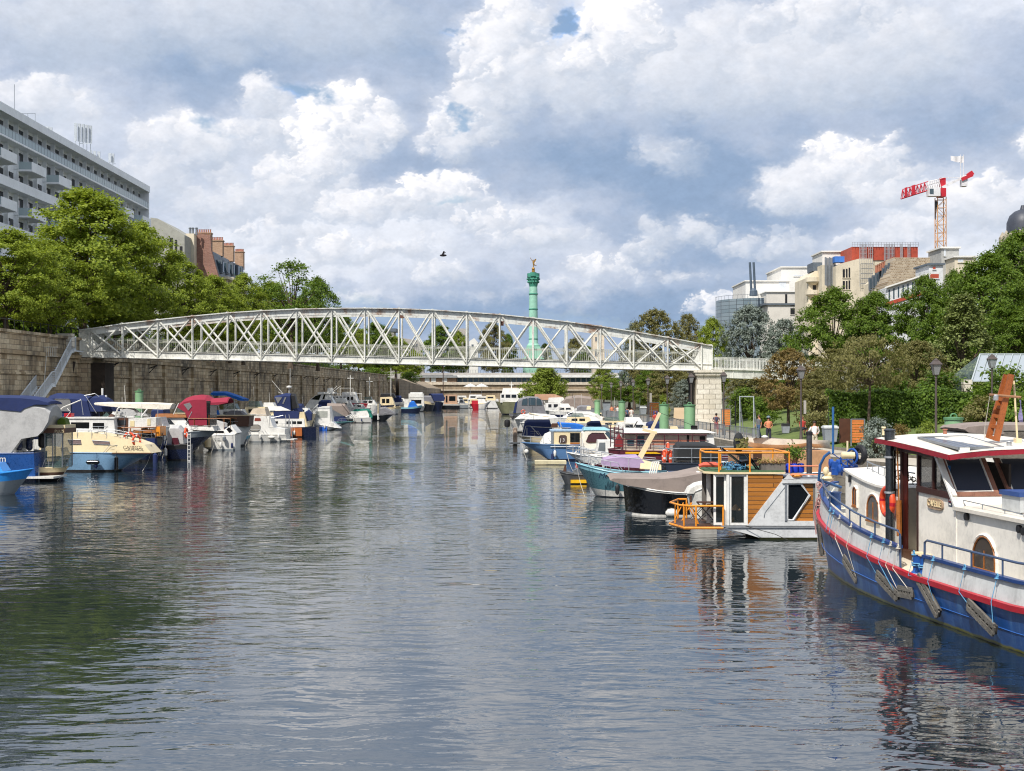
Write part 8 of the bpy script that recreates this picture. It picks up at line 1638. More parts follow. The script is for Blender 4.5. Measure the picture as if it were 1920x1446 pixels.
def hullmat():
    mt = bpy.data.materials.new('barge_blue'); mt.use_nodes = True; t = NT(mt.node_tree)
    tcn = t.n('ShaderNodeTexCoord').outputs['Object']; st_ = t.noise(t.v('MULTIPLY', tcn, (1.6, 1.6, .25)), 1.7, 6, .65); n = t.noise(tcn, 1.3, 6, .6)
    s = t.n('ShaderNodeSeparateXYZ'); t.put(s.inputs[0], tcn)
    c = t.ramp(n, [(.35, (.010, .048, .16)), (.6, (.018, .085, .29)), (.75, (.035, .13, .38))]); c = t.mix(t.rng(st_, .50, .68, 0, .65), c, (.10, .22, .40)); c = t.mix(t.rng(t.noise(t.v('MULTIPLY', tcn, (2.5, 2.5, .3)), 2.3, 6, .7), .60, .72, 0, .6), c, (.10, .075, .06))
    edge = t.m('ADD', s.outputs[2], t.m('MULTIPLY', t.noise(tcn, 2.5, 4, .6), .09))
    c = t.mix(t.rng(edge, .09, .125, 1, 0), c, (.16, .15, .02))
    c = t.mix(t.rng(edge, .045, .07, 1, 0), c, (.015, .016, .012))
    b = t.n('ShaderNodeBsdfPrincipled'); t.put(b.inputs['Base Color'], c); b.inputs['Roughness'].default_value = .32
    bn = t.n('ShaderNodeBump'); bn.inputs['Strength'].default_value = .25; bn.inputs['Distance'].default_value = .03; t.put(bn.inputs['Height'], t.noise(tcn, 1.2, 3, .5)); t.put(b.inputs['Normal'], bn.outputs[0])
    o = t.n('ShaderNodeOutputMaterial'); t.t.links.new(b.outputs[0], o.inputs[0]); return mt
b = MB()
for sg in (1, -1):
    b.loft([[BP(s+.15, sg*wl(s)*.92, -.4), BP(s, sg*wl(s), 0), BP(s-.05-.10*math.exp(-s), sg*(wl(s)+offs(s)*.5), rb(s)*.42), BP(s-.1-.25*math.exp(-s), sg*(wl(s)+offs(s)*.85), rb(s)*.75), BP(s-.12-.35*math.exp(-s), sg*(wl(s)+offs(s)), rb(s))] for s in SS])
BG_.part('hull', b, hullmat(), smooth=True)
def sx(s): return s-.12-.35*math.exp(-s)
def bo(s): return wl(s)+offs(s)
b = MB()
for sg in (1, -1):
    b.loft([[BP(sx(s)-(.05 if s < .3 else 0), sg*(bo(s)+d), rb(s)+z) for d, z in ((0, -.07), (.08, -.065), (.09, .055), (.0, .07))] for s in SS], True, True)
BG_.part('rubbing_strake', b, REDP)
b = MB()
for sg in (1, -1): b.loft([[BP(sx(s), sg*(bo(s)-.30*(s > 2)), rb(s)*.45), BP(sx(s)-.02, sg*(bo(s)+.03), rb(s)*.46)] for s in SS])
b2 = MB(); b2.tube([BP(sx(s)-.02, bo(s)*0+wl(s)+offs(s)*.52+.01, rb(s)*.44) for s in SS[6:]], .012, 5); BG_.part('plate_seam', b2, pm('seam_blue', '#2a5ea8', .4))
g0, g1 = 9.5, 10.95
BWM = pm('bulwark_white', '#c9ccca', .4, var=.15, streak=.3)
def bul(s0, s1, sg):
    ss = [s for s in SS if s0 < s < s1]; ss = [s0]+ss+[s1]; m_ = MB()
    m_.loft([[BP(sx(s), sg*(bo(s)-.02), rb(s)+.05), BP(sx(s), sg*(bo(s)-.05-.04), rb(s)+bh(s)), BP(sx(s)+(.06 if s < 1 else 0), sg*(bo(s)-.13), rb(s)+bh(s)), BP(sx(s)+(.06 if s < 1 else 0), sg*(bo(s)-.10), rb(s)+.05)] for s in ss], True, True); BG_.part('bulwark', m_, BWM)
    m_ = MB(); m_.loft([[BP(sx(s), sg*(bo(s)-.12+d), rb(s)+bh(s)+z) for d, z in ((-.05, -.01), (.10, -.01), (.10, .06), (-.05, .06))] for s in ss], True, True); BG_.part('bulwark_cap', m_, pm('cap_blue', '#1f3f78', .35))
bul(0, g0, 1); bul(g1, 25, 1); bul(0, 25, -1)
b = MB(); b.loft([[BP(sx(s)+(.1 if s < 1 else 0), bo(s)-.1, rb(s)+.02), BP(sx(s)+(.1 if s < 1 else 0), -(bo(s)-.1), rb(s)+.02)] for s in SS]); BG_.part('deck', b, pm('deck_cream', '#d8cdb8', .5, var=.12))
RLM = pm('rail_blue_grey', '#3d506f', .35)
def railrun(pts_, posts):
    m_ = MB(); m_.tube(pts_, .028, 8); BG_.part('upper_rail', m_, RLM, smooth=True)
    for q, z in posts: m_ = MB(); m_.tube([(q.x, q.y, z), q], .022, 6); BG_.part('stanchion', m_, RLM)
rh = .40
def rp(s, dz=0): return BP(sx(s), bo(s)-.09, rb(s)+bh(s)+rh+dz)
ss = [.35, .6, .85, 1.17, 1.6, 2, 2.6, 3.17, 3.8, 4.5, 5.3, 6.2, 7, 8, 9.1, 9.4]
pts_ = [rp(s) for s in ss]+[rp(9.52, -.08), rp(9.55, -.9)]
posts = []
for px in (1545, 1572, 1594, 1620, 1652): s = BH(px, 950, 2.2 if px > 1580 else 1.6)[0]; s = max(.4, s); posts.append((rp(s), rb(s)+bh(s)))
railrun(pts_, posts)
ss = [11.1, 12, 13.5, 15.2, 17, 20]; pts_ = [rp(10.95, -.6), rp(10.97, -.06)]+[rp(s) for s in ss]
posts = [(rp(s), rb(s)+bh(s)) for s in (BH(1775, 1025, 2.25)[0], BH(1829, 1039, 2.22)[0], BH(1886, 1053, 2.2)[0], 15.6, 17.5)]
railrun(pts_, posts)
# fore cabin (trunk) with arched openings
CRM = pm('barge_white', '#ece6da', .4, var=.16, scale=1.1, streak=.07)
tb = 1.45; tt = [(3.25, 3.0), (4.1, 2.86), (4.9, 2.76), (5.7, 2.70), (7.1, 2.68)]
b = MB(); b.loft([[BP(s, tb, .9), BP(s, tb, h), BP(s, -tb, h), BP(s, -tb, .9)] for s, h in tt], True, True); fc = BG_.part('fore_cabin', b, CRM)
b = MB(); b.loft([[BP(s, tb+.06, h-.0), BP(s, tb+.06, h+.06), BP(s, 0, h+.13), BP(s, -tb-.06, h+.06), BP(s, -tb-.06, h)] for s, h in tt], True, True); BG_.part('fore_cabin_roof', b, CRM, parent=fc)
def arch(px0, px1, pt, pb, b_, n=10):
    s0, h1 = BH(px0, pb, b_); s1, _ = BH(px1, pb, b_); sm, ht = BH((px0+px1)/2, pt, b_); hb_ = (h1+BH(px1, pb, b_)[1])/2; hs_ = ht-(s1-s0)*.45
    out = [(s0, hb_), (s0, hs_)]+[(s0+(s1-s0)*(.5-.5*math.cos(math.pi*k/n)), hs_+(ht-hs_)*math.sin(math.pi*k/n)) for k in range(1, n)]+[(s1, hs_), (s1, hb_)]
    return out
def arched_window(px0, px1, pt, pb, b_, par, gm=None):
    A_ = arch(px0, px1, pt, pb, b_); m_ = MB(); m_.tube([BP(s, b_+.02, h) for s, h in A_+A_[:1]], .035, 6); fr = BG_.part('window', m_, CRM, parent=par)
    sc_, hc_ = sum(s for s, h in A_)/len(A_), (A_[0][1]+max(h for s, h in A_))/2; m_ = MB(); m_.tube([BP(sc_+(s-sc_)*.86, b_+.03, hc_+(h-hc_)*.9) for s, h in A_+A_[:1]], .022, 5); BG_.part('inner_frame', m_, WOOD, parent=fr)
    m_ = MB(); m_.prism([BP(s, b_+.012, h) for s, h in A_], PORT*.008); BG_.part('pane', m_, gm or GLASSB, parent=fr)
    s0, s1 = A_[0][0], A_[-1][0]; hb_ = A_[0][1]; m_ = MB(); sm = (s0+s1)/2
    m_.beam(BP(sm, b_+.025, hb_), BP(sm, b_+.025, A_[1][1]+.2), .025, .025, up=tuple(PORT)); m_.beam(BP(s0, b_+.03, hb_), BP(s1, b_+.03, hb_), .06, .05); BG_.part('glazing_bar', m_, WOOD, parent=fr)
arched_window(1626, 1651, 926, 978, tb, fc, glassm('curtain_glass', (.12, .11, .10), 0, .12)); arched_window(1600, 1609, 912, 950, tb, fc)
b = MB(); q = BQ(1595, 898, tb); b.lathe(tuple(q), [(.07, -.1), (.07, .1)], 8); BG_.part('vent', b, DARK, parent=fc)
b = MB()
for k in range(8): s = 3.5+k*.42; q = BP(s, .9, 2.9+.18*math.exp(-(s-3.3))); b.tube([q, q+Vector((0, 0, .22))], .014, 5)
b.tube([BP(3.5+k*.42, .9, 3.12+.18*math.exp(-(.2+k*.42))) for k in range(9)], .02, 5); BG_.part('roof_rail', b, GREYM, parent=fc)
b = MB()
for k in range(24): b.torus(BP(5.6+random.random()*1.2, .9+random.gauss(0, .06), 2.95+random.gauss(0, .06)), .06, .012, random.choice('xyz'), 8, 4)
solo('rope_coil', b, ROPED, 'dark rope tangled on the fore cabin rail of the blue barge', 'rope')
# wheelhouse
wb = 1.62; RD = pm('wheelhouse_brown', '#3a1d17', .5, var=.2)
sA, sF = 7.1, 10.95
sD0, sD1 = BH(1690, 940, wb)[0], BH(1721, 940, wb)[0]; dk = 1.0; h0 = BH(1740, 923, wb)[1]
def slab(s0, s1, z0, z1, b0, b1): m_ = MB(); m_.loft([[BP(s0, b0, z0), BP(s1, b0, z0), BP(s1, b0, z1), BP(s0, b0, z1)], [BP(s0, b1, z0), BP(s1, b1, z0), BP(s1, b1, z1), BP(s0, b1, z1)]], True, True); return m_
wh = BG_.part('wheelhouse', slab(sD1, sF, dk, h0, wb, wb-.06), CRM)
BG_.part('wall_panel', slab(sA, sD0, dk, 2.55, wb, wb-.06), CRM, parent=wh)
m_ = slab(sA, sF-.9, dk, 3.7, -wb, -wb+.06); BG_.part('wall_panel', slab(sA, sF, dk, 2.6, -wb, -wb+.06), CRM, parent=wh)
m_ = MB()
for s in (sA+.05, sD0+.0, sD1-.0, sD1+.9): m_.beam(BP(s, wb-.03, 2.4 if s < sD0-.1 else (h0 if s > sD1+.1 else dk)), BP(s, wb-.03, 3.9), .09, .09, up=tuple(AFT))
for s in (sA+.05, 8.5, 9.9): m_.beam(BP(s, -wb+.03, 2.5), BP(s, -wb+.03, 3.9), .12, .12, up=tuple(AFT))
m_.beam(BP(sA, wb-.03, 3.86), BP(9.85, wb-.03, 3.76), .08, .22); m_.beam(BP(sA, -wb+.03, 3.86), BP(9.85, -wb+.03, 3.76), .08, .22); m_.beam(BP(sD1, wb, h0+.05), BP(sF-.1, wb, h0+.0), .09, .14); BG_.part('frame', m_, RD, parent=wh)
m_ = slab(sD0+.05, sD0+.28, dk+.1, 3.7, wb-.03, wb-.07); BG_.part('door', m_, pm('door_red', '#45170f', .4), parent=wh)
BG_.part('door_sill', slab(sD0, sD1, dk+.0, dk+.28, wb+.02, wb-.1), WOODD, parent=wh)
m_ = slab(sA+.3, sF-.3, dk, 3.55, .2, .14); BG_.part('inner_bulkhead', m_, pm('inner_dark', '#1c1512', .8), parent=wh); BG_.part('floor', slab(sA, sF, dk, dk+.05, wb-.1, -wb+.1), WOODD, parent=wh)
# side window (dark) with curtain
wz0, wz1 = h0+.12, 3.68
m_ = MB(); m_.prism([BP(sD1+.06, wb-.02, wz0), BP(sF-.18, wb-.02, wz0), BP(9.95, wb-.02, wz1), BP(sD1+.06, wb-.02, wz1)], PORT*-.02); sw = BG_.part('side_window', m_, glassm('tinted_clear', (.01, .01, .012), .35), parent=wh)
m_ = MB(); m_.loft([[BP(sD1+1.05+.07*k, wb-.12-.03*(k % 2), wz0+.02), BP(sD1+1.05+.07*k, wb-.12-.03*(k % 2), 3.5)] for k in range(9)]); BG_.part('curtain', m_, pm('curtain_blue', '#1d5f93', .8), parent=sw)
m_ = MB(); m_.beam(BP(sF-.08, wb, h0), BP(9.85, wb, 3.75), .10, .10, up=tuple(PORT)); m_.beam(BP(sF+.08, wb+.01, 2.58), BP(9.98, wb+.01, 3.72), .07, .14, up=tuple(PORT)); BG_.part('raked_post', m_, OFFW, parent=wh)
# raked aft windscreen
def aftp(b_, u): return BP(sF+.05-(1.05)*u, b_, 2.58+1.14*u)
m_ = MB(); m_.loft([[aftp(wb, 0), aftp(wb, .28)], [aftp(-wb, 0), aftp(-wb, .28)]]); BG_.part('aft_panel', m_, CRM, parent=wh)
m_ = MB()
for b_ in (wb-.05, .55, .20, -.8, -wb+.05): m_.beam(aftp(b_, .2), aftp(b_, 1), .12, .08, up=tuple(AFT))
m_.beam(aftp(wb, .25)+AFT*.03, aftp(-wb, .25)+AFT*.03, .08, .10); BG_.part('windscreen_frame', m_, pm('weathered_brown', '#8c6250', .6, var=.35, scale=4), parent=wh)
m_ = MB(); m_.beam(aftp(wb+.05, 1)+AFT*.1, aftp(-wb-.05, 1)+AFT*.1, .14, .10); BG_.part('windscreen_header', m_, CRM, parent=wh)
for b0, b1 in ((wb-.12, .62), (.13, -.72)):
    m_ = MB(); m_.loft([[aftp(b0, .30)+AFT*.01, aftp(b0, .93)+AFT*.01], [aftp(b1, .30)+AFT*.01, aftp(b1, .93)+AFT*.01]]); w_ = BG_.part('windscreen', m_, glassm('windscreen_glass', (.05, .06, .085), 0, .08), parent=wh)
    m_ = MB(); c4 = [aftp(b0, .30), aftp(b0, .95), aftp(b1, .95), aftp(b1, .30)]; m_.tube([c+AFT*.03 for c in c4+c4[:1]], .03, 5); BG_.part('windscreen_trim', m_, OFFW, parent=wh)
# roof
RW = pm('roof_cream', '#ded6c8', .45, var=.12, streak=.1); rows = []
for s, h in ((6.7, 4.04), (8.2, 3.98), (9.7, 3.90), (11.2, 3.80)):
    rows.append([BP(s+(.35 if abs(v) > .99 and s > 11 else 0)*0, v*1.9, h+.13*(1-v*v)) for v in (-1, -.8, -.5, 0, .5, .8, 1)])
b = MB(); b.loft(rows); rfo = BG_.part('wheelhouse_roof', b, RW, smooth=True)
ed = [r[-1] for r in rows]+rows[-1][::-1][1:]+[r[0] for r in rows[::-1]][1:]+rows[0][1:]
b = MB()
for a, e in zip(ed, ed[1:]): b.beam(a-Vector((0, 0, .07)), e-Vector((0, 0, .06)), .06, .11)
BG_.part('roof_edge', b, pm('dark_red_paint', '#931b2b', .4), parent=rfo)
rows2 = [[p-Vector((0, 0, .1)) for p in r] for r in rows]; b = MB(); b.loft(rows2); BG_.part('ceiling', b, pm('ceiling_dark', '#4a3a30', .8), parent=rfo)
# solar panel
def solm():
    mt = bpy.data.materials.new('solar_cells'); mt.use_nodes = True; t = NT(mt.node_tree); tcn = t.n('ShaderNodeTexCoord').outputs['Object']
    br = t.n('ShaderNodeTexBrick'); t.put(br.inputs['Vector'], tcn); br.offset = 0; br.inputs['Scale'].default_value = 1; br.inputs['Brick Width'].default_value = .17; br.inputs['Row Height'].default_value = .27; br.inputs['Mortar Size'].default_value = .006
    for k, c in (('Color1', (.06, .075, .11)), ('Color2', (.07, .085, .12)), ('Mortar', (.45, .46, .5))): br.inputs[k].default_value = (*c, 1)
    b = t.n('ShaderNodeBsdfPrincipled'); t.put(b.inputs['Base Color'], br.outputs[0]); b.inputs['Roughness'].default_value = .3; o = t.n('ShaderNodeOutputMaterial'); t.t.links.new(b.outputs[0], o.inputs[0]); return mt
t = Thing('solar_panel', 'grey blue solar panel with a pale frame on the wheelhouse roof', 'solar panel', tuple(at(1800, 832, 33)))
c4 = [at(1722, 821, 34.9), at(1810, 818.5, 35.3), at(1881, 839.5, 32.25), at(1797, 841, 31.9)]; b = MB(); b.prism(c4, (0, 0, -.03)); t.part('cells', b, solm()); b = MB()
for a, e in zip(c4, c4[1:]+c4[:1]): b.beam(a, e, .05, .06)
t.part('frame', b, GREYM); b = MB()
for u in (.12, .88): q = c4[3].lerp(c4[2], u); b.box(q.x-.12, q.x+.12, q.y-.06, q.y+.02, q.z-.1, q.z+.02)
t.part('bracket', b, WHITE)
# fold-down wooden mast with rungs
t = Thing('tilted_mast', 'tilted orange-brown wooden ladder mast with a cross bar on the wheelhouse roof', 'mast', tuple(at(1860, 824, 33.4))); Y = 33.4
a0, a1 = at(1853, 822, Y), at(1887, 703, Y); c0, c1 = at(1868, 827, Y-.2), at(1896, 702, Y-.2)
WM = pm('mast_wood', '#9a5528', .45, var=.3, scale=3); b = MB(); b.beam(a0, a1, .05, .14); b.beam(c0, c1, .06, .14); t.part('rails', b, WM)
for u in (.03, .2, .36, .5, .62): b = MB(); b.beam(a0.lerp(a1, u), c0.lerp(c1, u), .10, .08); t.part('rung', b, WM)
b = MB(); b.loft([[a0.lerp(a1, .66), a1], [c0.lerp(c1, .66), c1]]); b.loft([[a0.lerp(a1, .66)+Vector((0, .05, 0)), a1+Vector((0, .05, 0))], [c0.lerp(c1, .66)+Vector((0, .05, 0)), c1+Vector((0, .05, 0))]]); t.part('solid_top', b, WM)
b = MB(); b.tube([at(1855, 740, Y-.3), at(1914, 745, Y-.3)], .03, 8); t.part('cross_bar', b, pm('bar_wood', '#9a7050', .6)); b = MB(); b.lathe(tuple(at(1867, 751, Y-.3)), [(.05, 0), (.065, .02), (.065, .12), (.05, .14)], 10); t.part('lamp', b, STEEL)
b = MB(); b.tube([at(1856, 742, Y-.3), at(1847, 800, Y), at(1846, 824, Y)], .008, 4); t.part('stay', b, ROPEW)
b = MB(); b.tube([at(1901, 714, Y), at(1908, 832, Y)], .025, 6); b.box(at(1903, 0, Y).x, at(1913, 0, Y).x, Y-.1, Y+.1, at(0, 834, Y).z, at(0, 822, Y).z); solo('antenna_pole', b, CREAM, 'white pole on the wheelhouse roof at the right edge', 'pole')
b = MB(); b.loft([[at(1911+2*math.sin(k*.9), 750+6*k, Y+.02*k), at(1917-1.5*math.sin(k*.7)-(3-k)*.8*(k < 3), 750+6*k, Y+.1)] for k in range(8)]); solo('pennant', b, pm('pennant_violet', '#8f88b4', .8), 'small violet and white pennant hanging limp at the right edge', 'flag')
for lab, px, py, r, h, mm in (('short grey vent stub on the wheelhouse roof by the white pole', 1892, 834, .06, .11, STEEL), ('white mushroom vent at the left front of the wheelhouse roof', 1657, 814, .045, .22, CREAM), ('brown vent pot on the wheelhouse roof before the green pile', 1772, 812, .05, .13, pm('terracotta', '#a35a40'))):
    b = MB(); Yv = 36 if px < 1700 else (34.8 if px < 1800 else 32.6); b.lathe(tuple(at(px, py+2, Yv)), [(r, 0), (r, h*.8), (r*1.4, h*.85), (r*1.2, h)], 10); solo('roof_vent', b, mm, lab, 'vent', smooth=True)
# aft cabin
ab = 1.6; ac = BG_.part('aft_cabin', slab(sF, 21, dk-.1, 2.52, ab, -ab), CRM)
b = MB(); b.loft([[BP(sF-.02, ab+.10, 2.52), BP(sF-.02, ab+.10, 2.60), BP(sF-.02, 0, 2.66), BP(sF-.02, -ab-.1, 2.60), BP(sF-.02, -ab-.1, 2.52)], [BP(21, ab+.10, 2.50), BP(21, ab+.10, 2.58), BP(21, 0, 2.66), BP(21, -ab-.1, 2.58), BP(21, -ab-.1, 2.5)]], True, True); BG_.part('aft_cabin_roof', b, RW, parent=ac)
arched_window(1824, 1871, 1003, 1072, ab, ac, glassm('brown_pane', (.07, .055, .045), 0, .1))
b = MB()
s_, h_ = BH(1815, 969, ab); b.tube([BP(s_, ab, h_), BP(s_, ab+.07, h_)], .085, 14); s_, h_ = BH(1914, 992, ab); b.tube([BP(s_, ab, h_), BP(s_, ab+.07, h_)], .085, 14); b.tube([BP(s_+.2, ab, h_-.03), BP(s_+.2, ab+.07, h_-.03)], .085, 14); BG_.part('porthole_lamp', b, DARK, parent=ac)
b = MB(); P_ = [BQ(1806, 938, 1.45), BQ(1842, 946, 1.45), BQ(1884, 956, 1.45), BQ(1920, 966, 1.45)]; b.tube([BP(BH(1809, 948, 1.45)[0], 1.45, 2.62)]+P_, .014, 6)
for q in P_[1:]: b.tube([q, Vector((q.x, q.y, 2.6))], .012, 5)
BG_.part('roof_rail', b, GREYM, parent=ac)
t = Thing('roof_locker', 'pale grey locker with a blue lid on the aft cabin roof', 'box', tuple(BP(12.6, .9, 2.62))); b = slab(12.35, 13.2, 2.64, 2.98, 1.2, .1); t.part('body', b, pm('locker_grey', '#b9bcbc', .5)); b = slab(12.31, 13.25, 2.98, 3.08, 1.24, .06); t.part('lid', b, pm('lid_blue', '#2b4a86', .5))
# name board
t = Thing('name_board', 'carved wooden name board on the white wheelhouse side', 'sign', tuple(BQ(1755, 944, wb+.02)))
s0, hh0 = BH(1741, 944, wb); s1, _ = BH(1770, 944, wb); hc = BH(1741, 940, wb)[1]; dz = (BH(1768, 949, wb)[1]-BH(1743, 939, wb)[1])
PL = pm('board_wood', '#a98e74', .7, var=.3, scale=5); hh = .13; b = MB()
ol = [(0, -.5), (.06, -.8), (.2, -1), (.5, -1.05), (.8, -1), (.94, -.8), (1, -.5), (1, .5), (.94, .8), (.8, 1), (.5, 1.05), (.2, 1), (.06, .8), (0, .5)]
zc = hc; b.prism([BP(s0+(s1-s0)*u, wb+.01, zc-.03+dz*0+v*hh) for u, v in ol], PORT*.03); t.part('board', b, PL)
mb = text_mb('CAPELLE', .17*(s1-s0)/.74, BP(s0+(s1-s0)*.5, wb+.05, zc-.03-.06), AFT, (0, 0, 1), .008, align='CENTER'); t.part('lettering', mb, CREAM)
for k, (c, py) in enumerate(((REDP, 938), (pm('sticker_navy', '#2a3550', .5), 946))):
    s_, h_ = BH(1782, py, wb); b = MB(); b.add([BP(s_-.1, wb+.006, h_-.05), BP(s_+.1, wb+.006, h_-.05), BP(s_+.1, wb+.006, h_+.05), BP(s_-.1, wb+.006, h_+.05)], [(0, 1, 2, 3)]); b.add([BP(s_-.06, wb+.010, h_-.02), BP(s_+.06, wb+.010, h_-.02), BP(s_+.06, wb+.010, h_+.02), BP(s_-.06, wb+.010, h_+.02)], [(0, 1, 2, 3)], 1); solo('sticker', b, [c, WHITE], ['small red sticker beside the name board', 'small navy sticker beside the name board'][k], 'sticker')
# ring buoy, stove pipe, paddles
b = MB(); q = BQ(1664, 941, wb+.14); b.torus(q, .34, .085, 'x', 28, 10, 0, 1, Matrix.Rotation(math.atan2(.113, .9936)*1.0, 3, 'Z')); solo('lifebuoy', b, [ORPL, REDP], 'large orange ring buoy on the white wheelhouse side of the blue barge', 'lifebuoy', smooth=True)
t = Thing('stove_pipe', 'tall dark flue pipe with a cap before the barge wheelhouse', 'chimney', tuple(BP(7.3, 1.78, 1.2))); s_, h_ = BH(1668, 806, 1.8); q = BP(s_, 1.80, 0); b = MB(); b.lathe((q.x, q.y, 0), [(.105, 1.05), (.105, h_-.12)], 16); t.part('pipe', b, pm('flue_grey', '#4a4e52', .25, .7), smooth=True)
b = MB(); b.lathe((q.x, q.y, 0), [(.13, h_-.25), (.13, h_-.04), (.15, h_-.03), (.15, h_+.01), (.04, h_+.03)], 16); t.part('cap', b, pm('flue_grey', '#4a4e52')); b = MB()
for z in (2.65, 3.55): b.lathe((q.x, q.y, 0), [(.13, z), (.13, z+.05)], 16)
t.part('clamp', b, STEEL)
b = MB(); q = BQ(1680, 950, 1.75); b.tube([BP(8.0, 1.74, 1.1), BP(7.75, 1.74, 3.9)], .02, 6); b.tube([BP(7.85, 1.72, 1.6), BP(7.82, 1.72, 2.5)], .07, 8); solo('boat_hook', b, WOOD, 'orange handled boat hook leaning beside the flue pipe', 'boat hook')
b = MB(); b.tube([BP(7.02, 1.55, 2.6), BP(6.75, 1.62, 3.98)], .05, 6); BG_.part('front_post', b, OFFW)
# bollards in the gap
for i, s in enumerate((10.05, 10.45)):
    t = Thing('bollard', ['blue cream-topped bollard in the bulwark gap, the farther one', 'blue cream-topped bollard in the bulwark gap, the nearer one'][i], 'bollard', tuple(BP(s, 2.15, .95)), 'deck bollards of the blue barge'); b = MB(); q = BP(s, 2.15, .95); b.lathe(tuple(q), [(.20, 0), (.13, .06), (.12, .10), (.12, .42), (.14, .46)], 14); t.part('post', b, pm('bollard_blue', '#1f55a0', .35), smooth=True)
    b = MB(); b.lathe(tuple(q), [(.16, .46), (.16, .50), (.02, .51)], 14); t.part('cap', b, CREAM)
    b = MB(); b.torus(q+Vector((0, 0, .24)), .135, .02, 'z', 14, 5); b.torus(q+Vector((0, 0, .19)), .14, .02, 'z', 14, 5); t.part('rope_turns', b, ROPEB)
b = MB(); q0 = BP(.75, .9, 1.55); b.lathe(tuple(q0), [(.22, 0), (.20, .6), (.24, .66)], 14); solo('bow_bollard', b, pm('bollard_blue', '#1f55a0'), 'thick blue bollard on the bow of the barge', 'bollard', smooth=True)
# windlass and bow gear
BL = pm('windlass_blue', '#1d4c9a', .35, var=.2); t = Thing('windlass', 'blue anchor windlass with wheels and a white tank on the bow of the barge', 'windlass', tuple(BP(1.6, 0, 1.6)))
def wq(px, py, Y=41.5): return at(px, py, Y)
b = MB(); a = wq(1555, 890); e = wq(1574, 850); b.box(a.x+.03, a.x+.22, 41.3, 41.7, a.z, e.z-.25); b.lathe((a.x, 41.5, e.z-.30), [(.05, -.02), (.13, 0), (.13, .10), (.06, .12), (.06, .2), (.12, .22), (.12, .30), (.04, .32)], 12, axis='x'); b.lathe((a.x+.02, 41.4, a.z+.18), [(.04, 0), (.11, .02), (.11, .08), (.05, .1), (.05, .2), (.10, .22), (.10, .28), (.03, .3)], 12, axis='x'); b.tube([wq(1560, 850), wq(1578, 862), wq(1572, 884)], .02, 5); t.part('gearbox', b, BL, smooth=False)
b = MB(); b.torus(wq(1589, 862), .20, .03, 'y', 20, 6); b.torus(wq(1598, 856, 41.1), .22, .035, 'x', 20, 6, tilt=Matrix.Rotation(.5, 3, 'Z')); 
for k in range(4): a = k*math.pi/4; c = wq(1589, 862); b.tube([c+Vector((.2*math.cos(a), 0, .2*math.sin(a))), c-Vector((.2*math.cos(a), 0, .2*math.sin(a)))], .015, 4)
t.part('hand_wheel', b, BL, smooth=True); b = MB(); a = wq(1585, 880); b.lathe((a.x-.3, 41.4, a.z), [(.06, 0), (.17, .04), (.17, .12), (.08, .16), (.08, .5), (.17, .54), (.17, .62), (.06, .66)], 12, axis='x'); t.part('drum', b, BL, smooth=True)
b = MB(); a = wq(1572, 853, 41.3); b.lathe((a.x, 41.0, a.z), [(.04, 0), (.10, .03), (.10, .40), (.04, .43)], 12, axis='x'); t.part('tank', b, CREAM, smooth=True); b = MB(); b.tube([wq(1562, 850), wq(1562, 763)], .035, 8); t.part('jackstaff', b, pm('staff_blue', '#2d5f96', .5))
b = MB(); 
for px in (1570, 1580, 1592, 1600): b.tube([wq(px, 872), wq(px-2, 892)], .03, 5)
t.part('stand', b, BL)
b = MB(); b.tube([BP(.1, .45, 2.3), wq(1535, 900, 42.2), wq(1538, 872, 42.0), wq(1546, 856, 41.9), wq(1556, 848, 41.8)], .045, 8); t.part('bow_hoop', b, pm('staff_blue', '#2d5f96'), smooth=True)
b = MB(); b.ball(wq(1549, 884), .11, 8, sc=(.9, .8, 1.3)); b.ball(wq(1556, 890), .10, 8, sc=(1.2, .8, .8)); b.ball(wq(1552, 897), .17, 8, sc=(1.1, .8, .5)); t.part('canvas_bundle', b, CREAM, smooth=True)
b = MB(); b.torus(wq(1612, 853, 41), .22, .09, 'x', 20, 8, tilt=Matrix.Rotation(.4, 3, 'Z')); solo('tyre_fender', b, DARK, 'black tyre standing behind the windlass', 'tyre', smooth=True)
for k, (px, py, lab) in enumerate(((1604, 845, 'thin white stanchion behind the windlass'),)): b = MB(); b.tube([wq(1589, 850), wq(1589, 827)], .03, 6); solo('white_stanchion', b, CREAM, lab, 'post')
b = MB(); q = BP(2.2, .9, 1.5); b.lathe(tuple(q), [(.12, 0), (.12, .05), (.09, .06), (.09, .22), (.12, .23), (.12, .28)], 12); solo('rope_drum', b, [pm('drum_olive', '#8a7b3f', .6)], 'small yellow and green banded drum on the fore deck', 'drum')
b = MB()
for k in range(7): b.tube([BP(.6, -.3, 1.75), BP(3.2, -1.2+.35*k, 1.55)], .01, 4)
b.tube([BP(.5, .8, 2.3), BP(1.2, 1.3, 2.0), BP(3.1, 1.3, 1.6)], .03, 6); solo('mooring_rope', b, ROPEW, 'pale mooring ropes laid across the fore deck', 'rope')
b = MB(); rr = random.Random(5)
for k in range(46): s = rr.random()*.9; b.torus(BP(sx(s)-.02, wl(s)+offs(s)+.02, 1.2+rr.random()*1.3), .05+.05*rr.random(), .014, rr.choice('xyz'), 8, 4)
for k in range(5): s = .1+.2*k; b.tube([BP(sx(s)-.06, bo(s)+.08, 2.3-.1*k), BP(sx(s)-.1, bo(s)+.16, 1.6), BP(sx(s)-.05, bo(s)+.10, .9)], .014, 5)
solo('rope_tangle', b, pm('rope_pink', '#b98d86', .9), 'tangle of pinkish ropes hanging over the bow', 'rope')
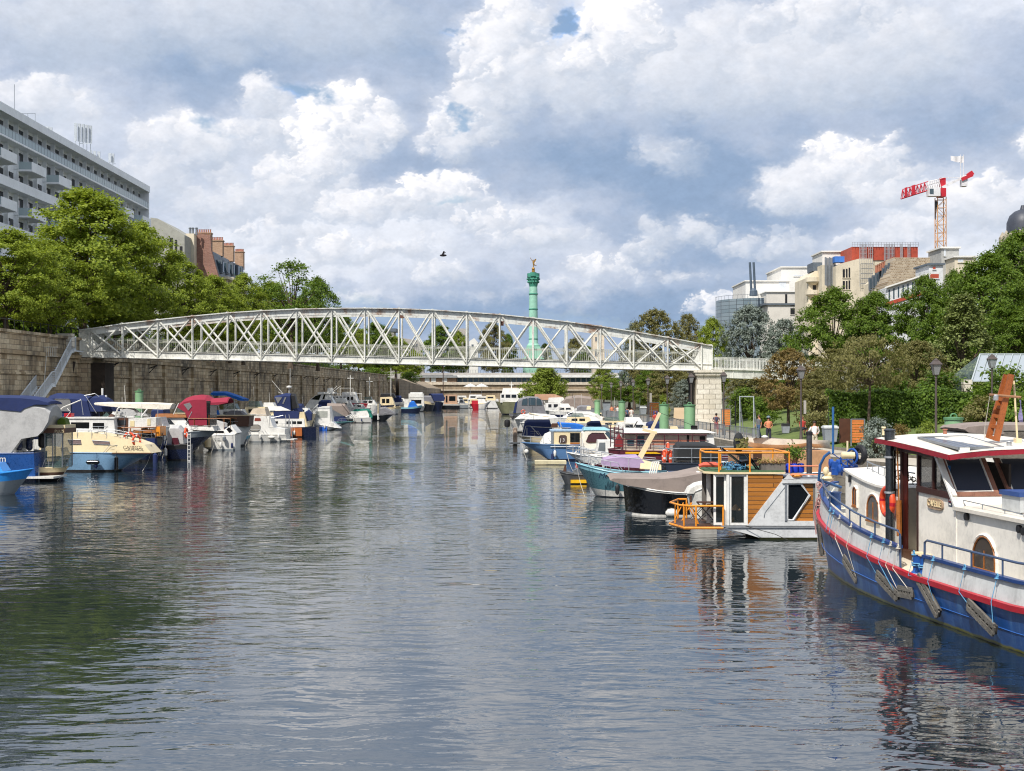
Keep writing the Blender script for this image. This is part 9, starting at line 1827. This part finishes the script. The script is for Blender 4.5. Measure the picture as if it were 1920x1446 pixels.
# fenders of greyed timber on blue ropes
FL = [((1558, 1009), (1577, 1068), 'first from the bow, steep and narrow'), ((1582, 1047), (1606, 1086), 'second from the bow'), ((1644, 1078), (1681, 1118), 'third from the bow, with an open ladder front'), ((1684, 1108), (1709, 1113), 'short level one under the bollards'), ((1721, 1083), (1758, 1151), 'longest, just aft of the bollards'), ((1815, 1133), (1863, 1182), 'nearest to the right edge'), ((1534, 985), (1540, 1040), 'small dark one right at the stem')]
RPN = [((1560, 965), (1571, 1048)), ((1590, 970), (1607, 1080)), ((1652, 1003), (1676, 1012)), ((1690, 1055), (1704, 1050)), ((1735, 1042), (1770, 1052)), ((1826, 1066), (1884, 1094)), ((1534, 960), (1534, 960))]
for i, ((a, e, lab), (r0, r1)) in enumerate(zip(FL, RPN)):
    far_ = a[0] < 1600; bb = [2.10, 2.22, 2.42, 2.44, 2.46, 2.42, 1.0][i]
    if i == 0: bb = 1.85
    P0, P1 = BQ(*a, bb), BQ(*e, bb)
    if i in (0, 6): P0 = at(*a, 39.6 if i == 0 else 42.6); P1 = at(*e, 39.6 if i == 0 else 42.6)
    t = Thing('timber_fender', 'grey timber fender on the blue hull, '+lab, 'fender', tuple(P0), 'timber fenders on the blue barge'); W_ = .17 if i != 6 else .1
    d_ = (P1-P0).normalized(); up = PORT.cross(d_).normalized(); m_ = MB()
    for o_ in (-W_/2, W_/2): m_.beam(P0+up*o_, P1+up*o_, .11, .05, up=tuple(PORT))
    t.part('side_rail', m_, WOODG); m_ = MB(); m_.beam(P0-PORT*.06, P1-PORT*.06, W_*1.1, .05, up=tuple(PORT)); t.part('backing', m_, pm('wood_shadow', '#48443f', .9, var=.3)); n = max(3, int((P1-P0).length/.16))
    for k in range(n+1): m_ = MB(); q = P0.lerp(P1, k/n); m_.beam(q-up*W_/2, q+up*W_/2, .035, .09, up=tuple(d_)); t.part('rung', m_, WOODG)
    for top, bot in ((r0, P0), (r1, P1)):
        if i == 6: continue
        s_ = BH(top[0], top[1], bo(5))[0] if top[0] > 1600 else BH(top[0], top[1], 1.95)[0]; s_ = max(s_, .5); T_ = BP(sx(s_), bo(s_)-.02, rb(s_)+bh(s_)+.05); M_ = BP(sx(s_)-.01, bo(s_)+.11, rb(s_)+.02)
        m_ = MB(); m_.tube([T_, M_, bot], .009, 5); m_.torus(T_, .05, .016, 'x', 10, 5); m_.torus(T_-Vector((0, 0, .05)), .045, .016, 'z', 10, 5); t.part('rope', m_, ROPEB if i % 2 == 0 or i > 3 else ROPEW)
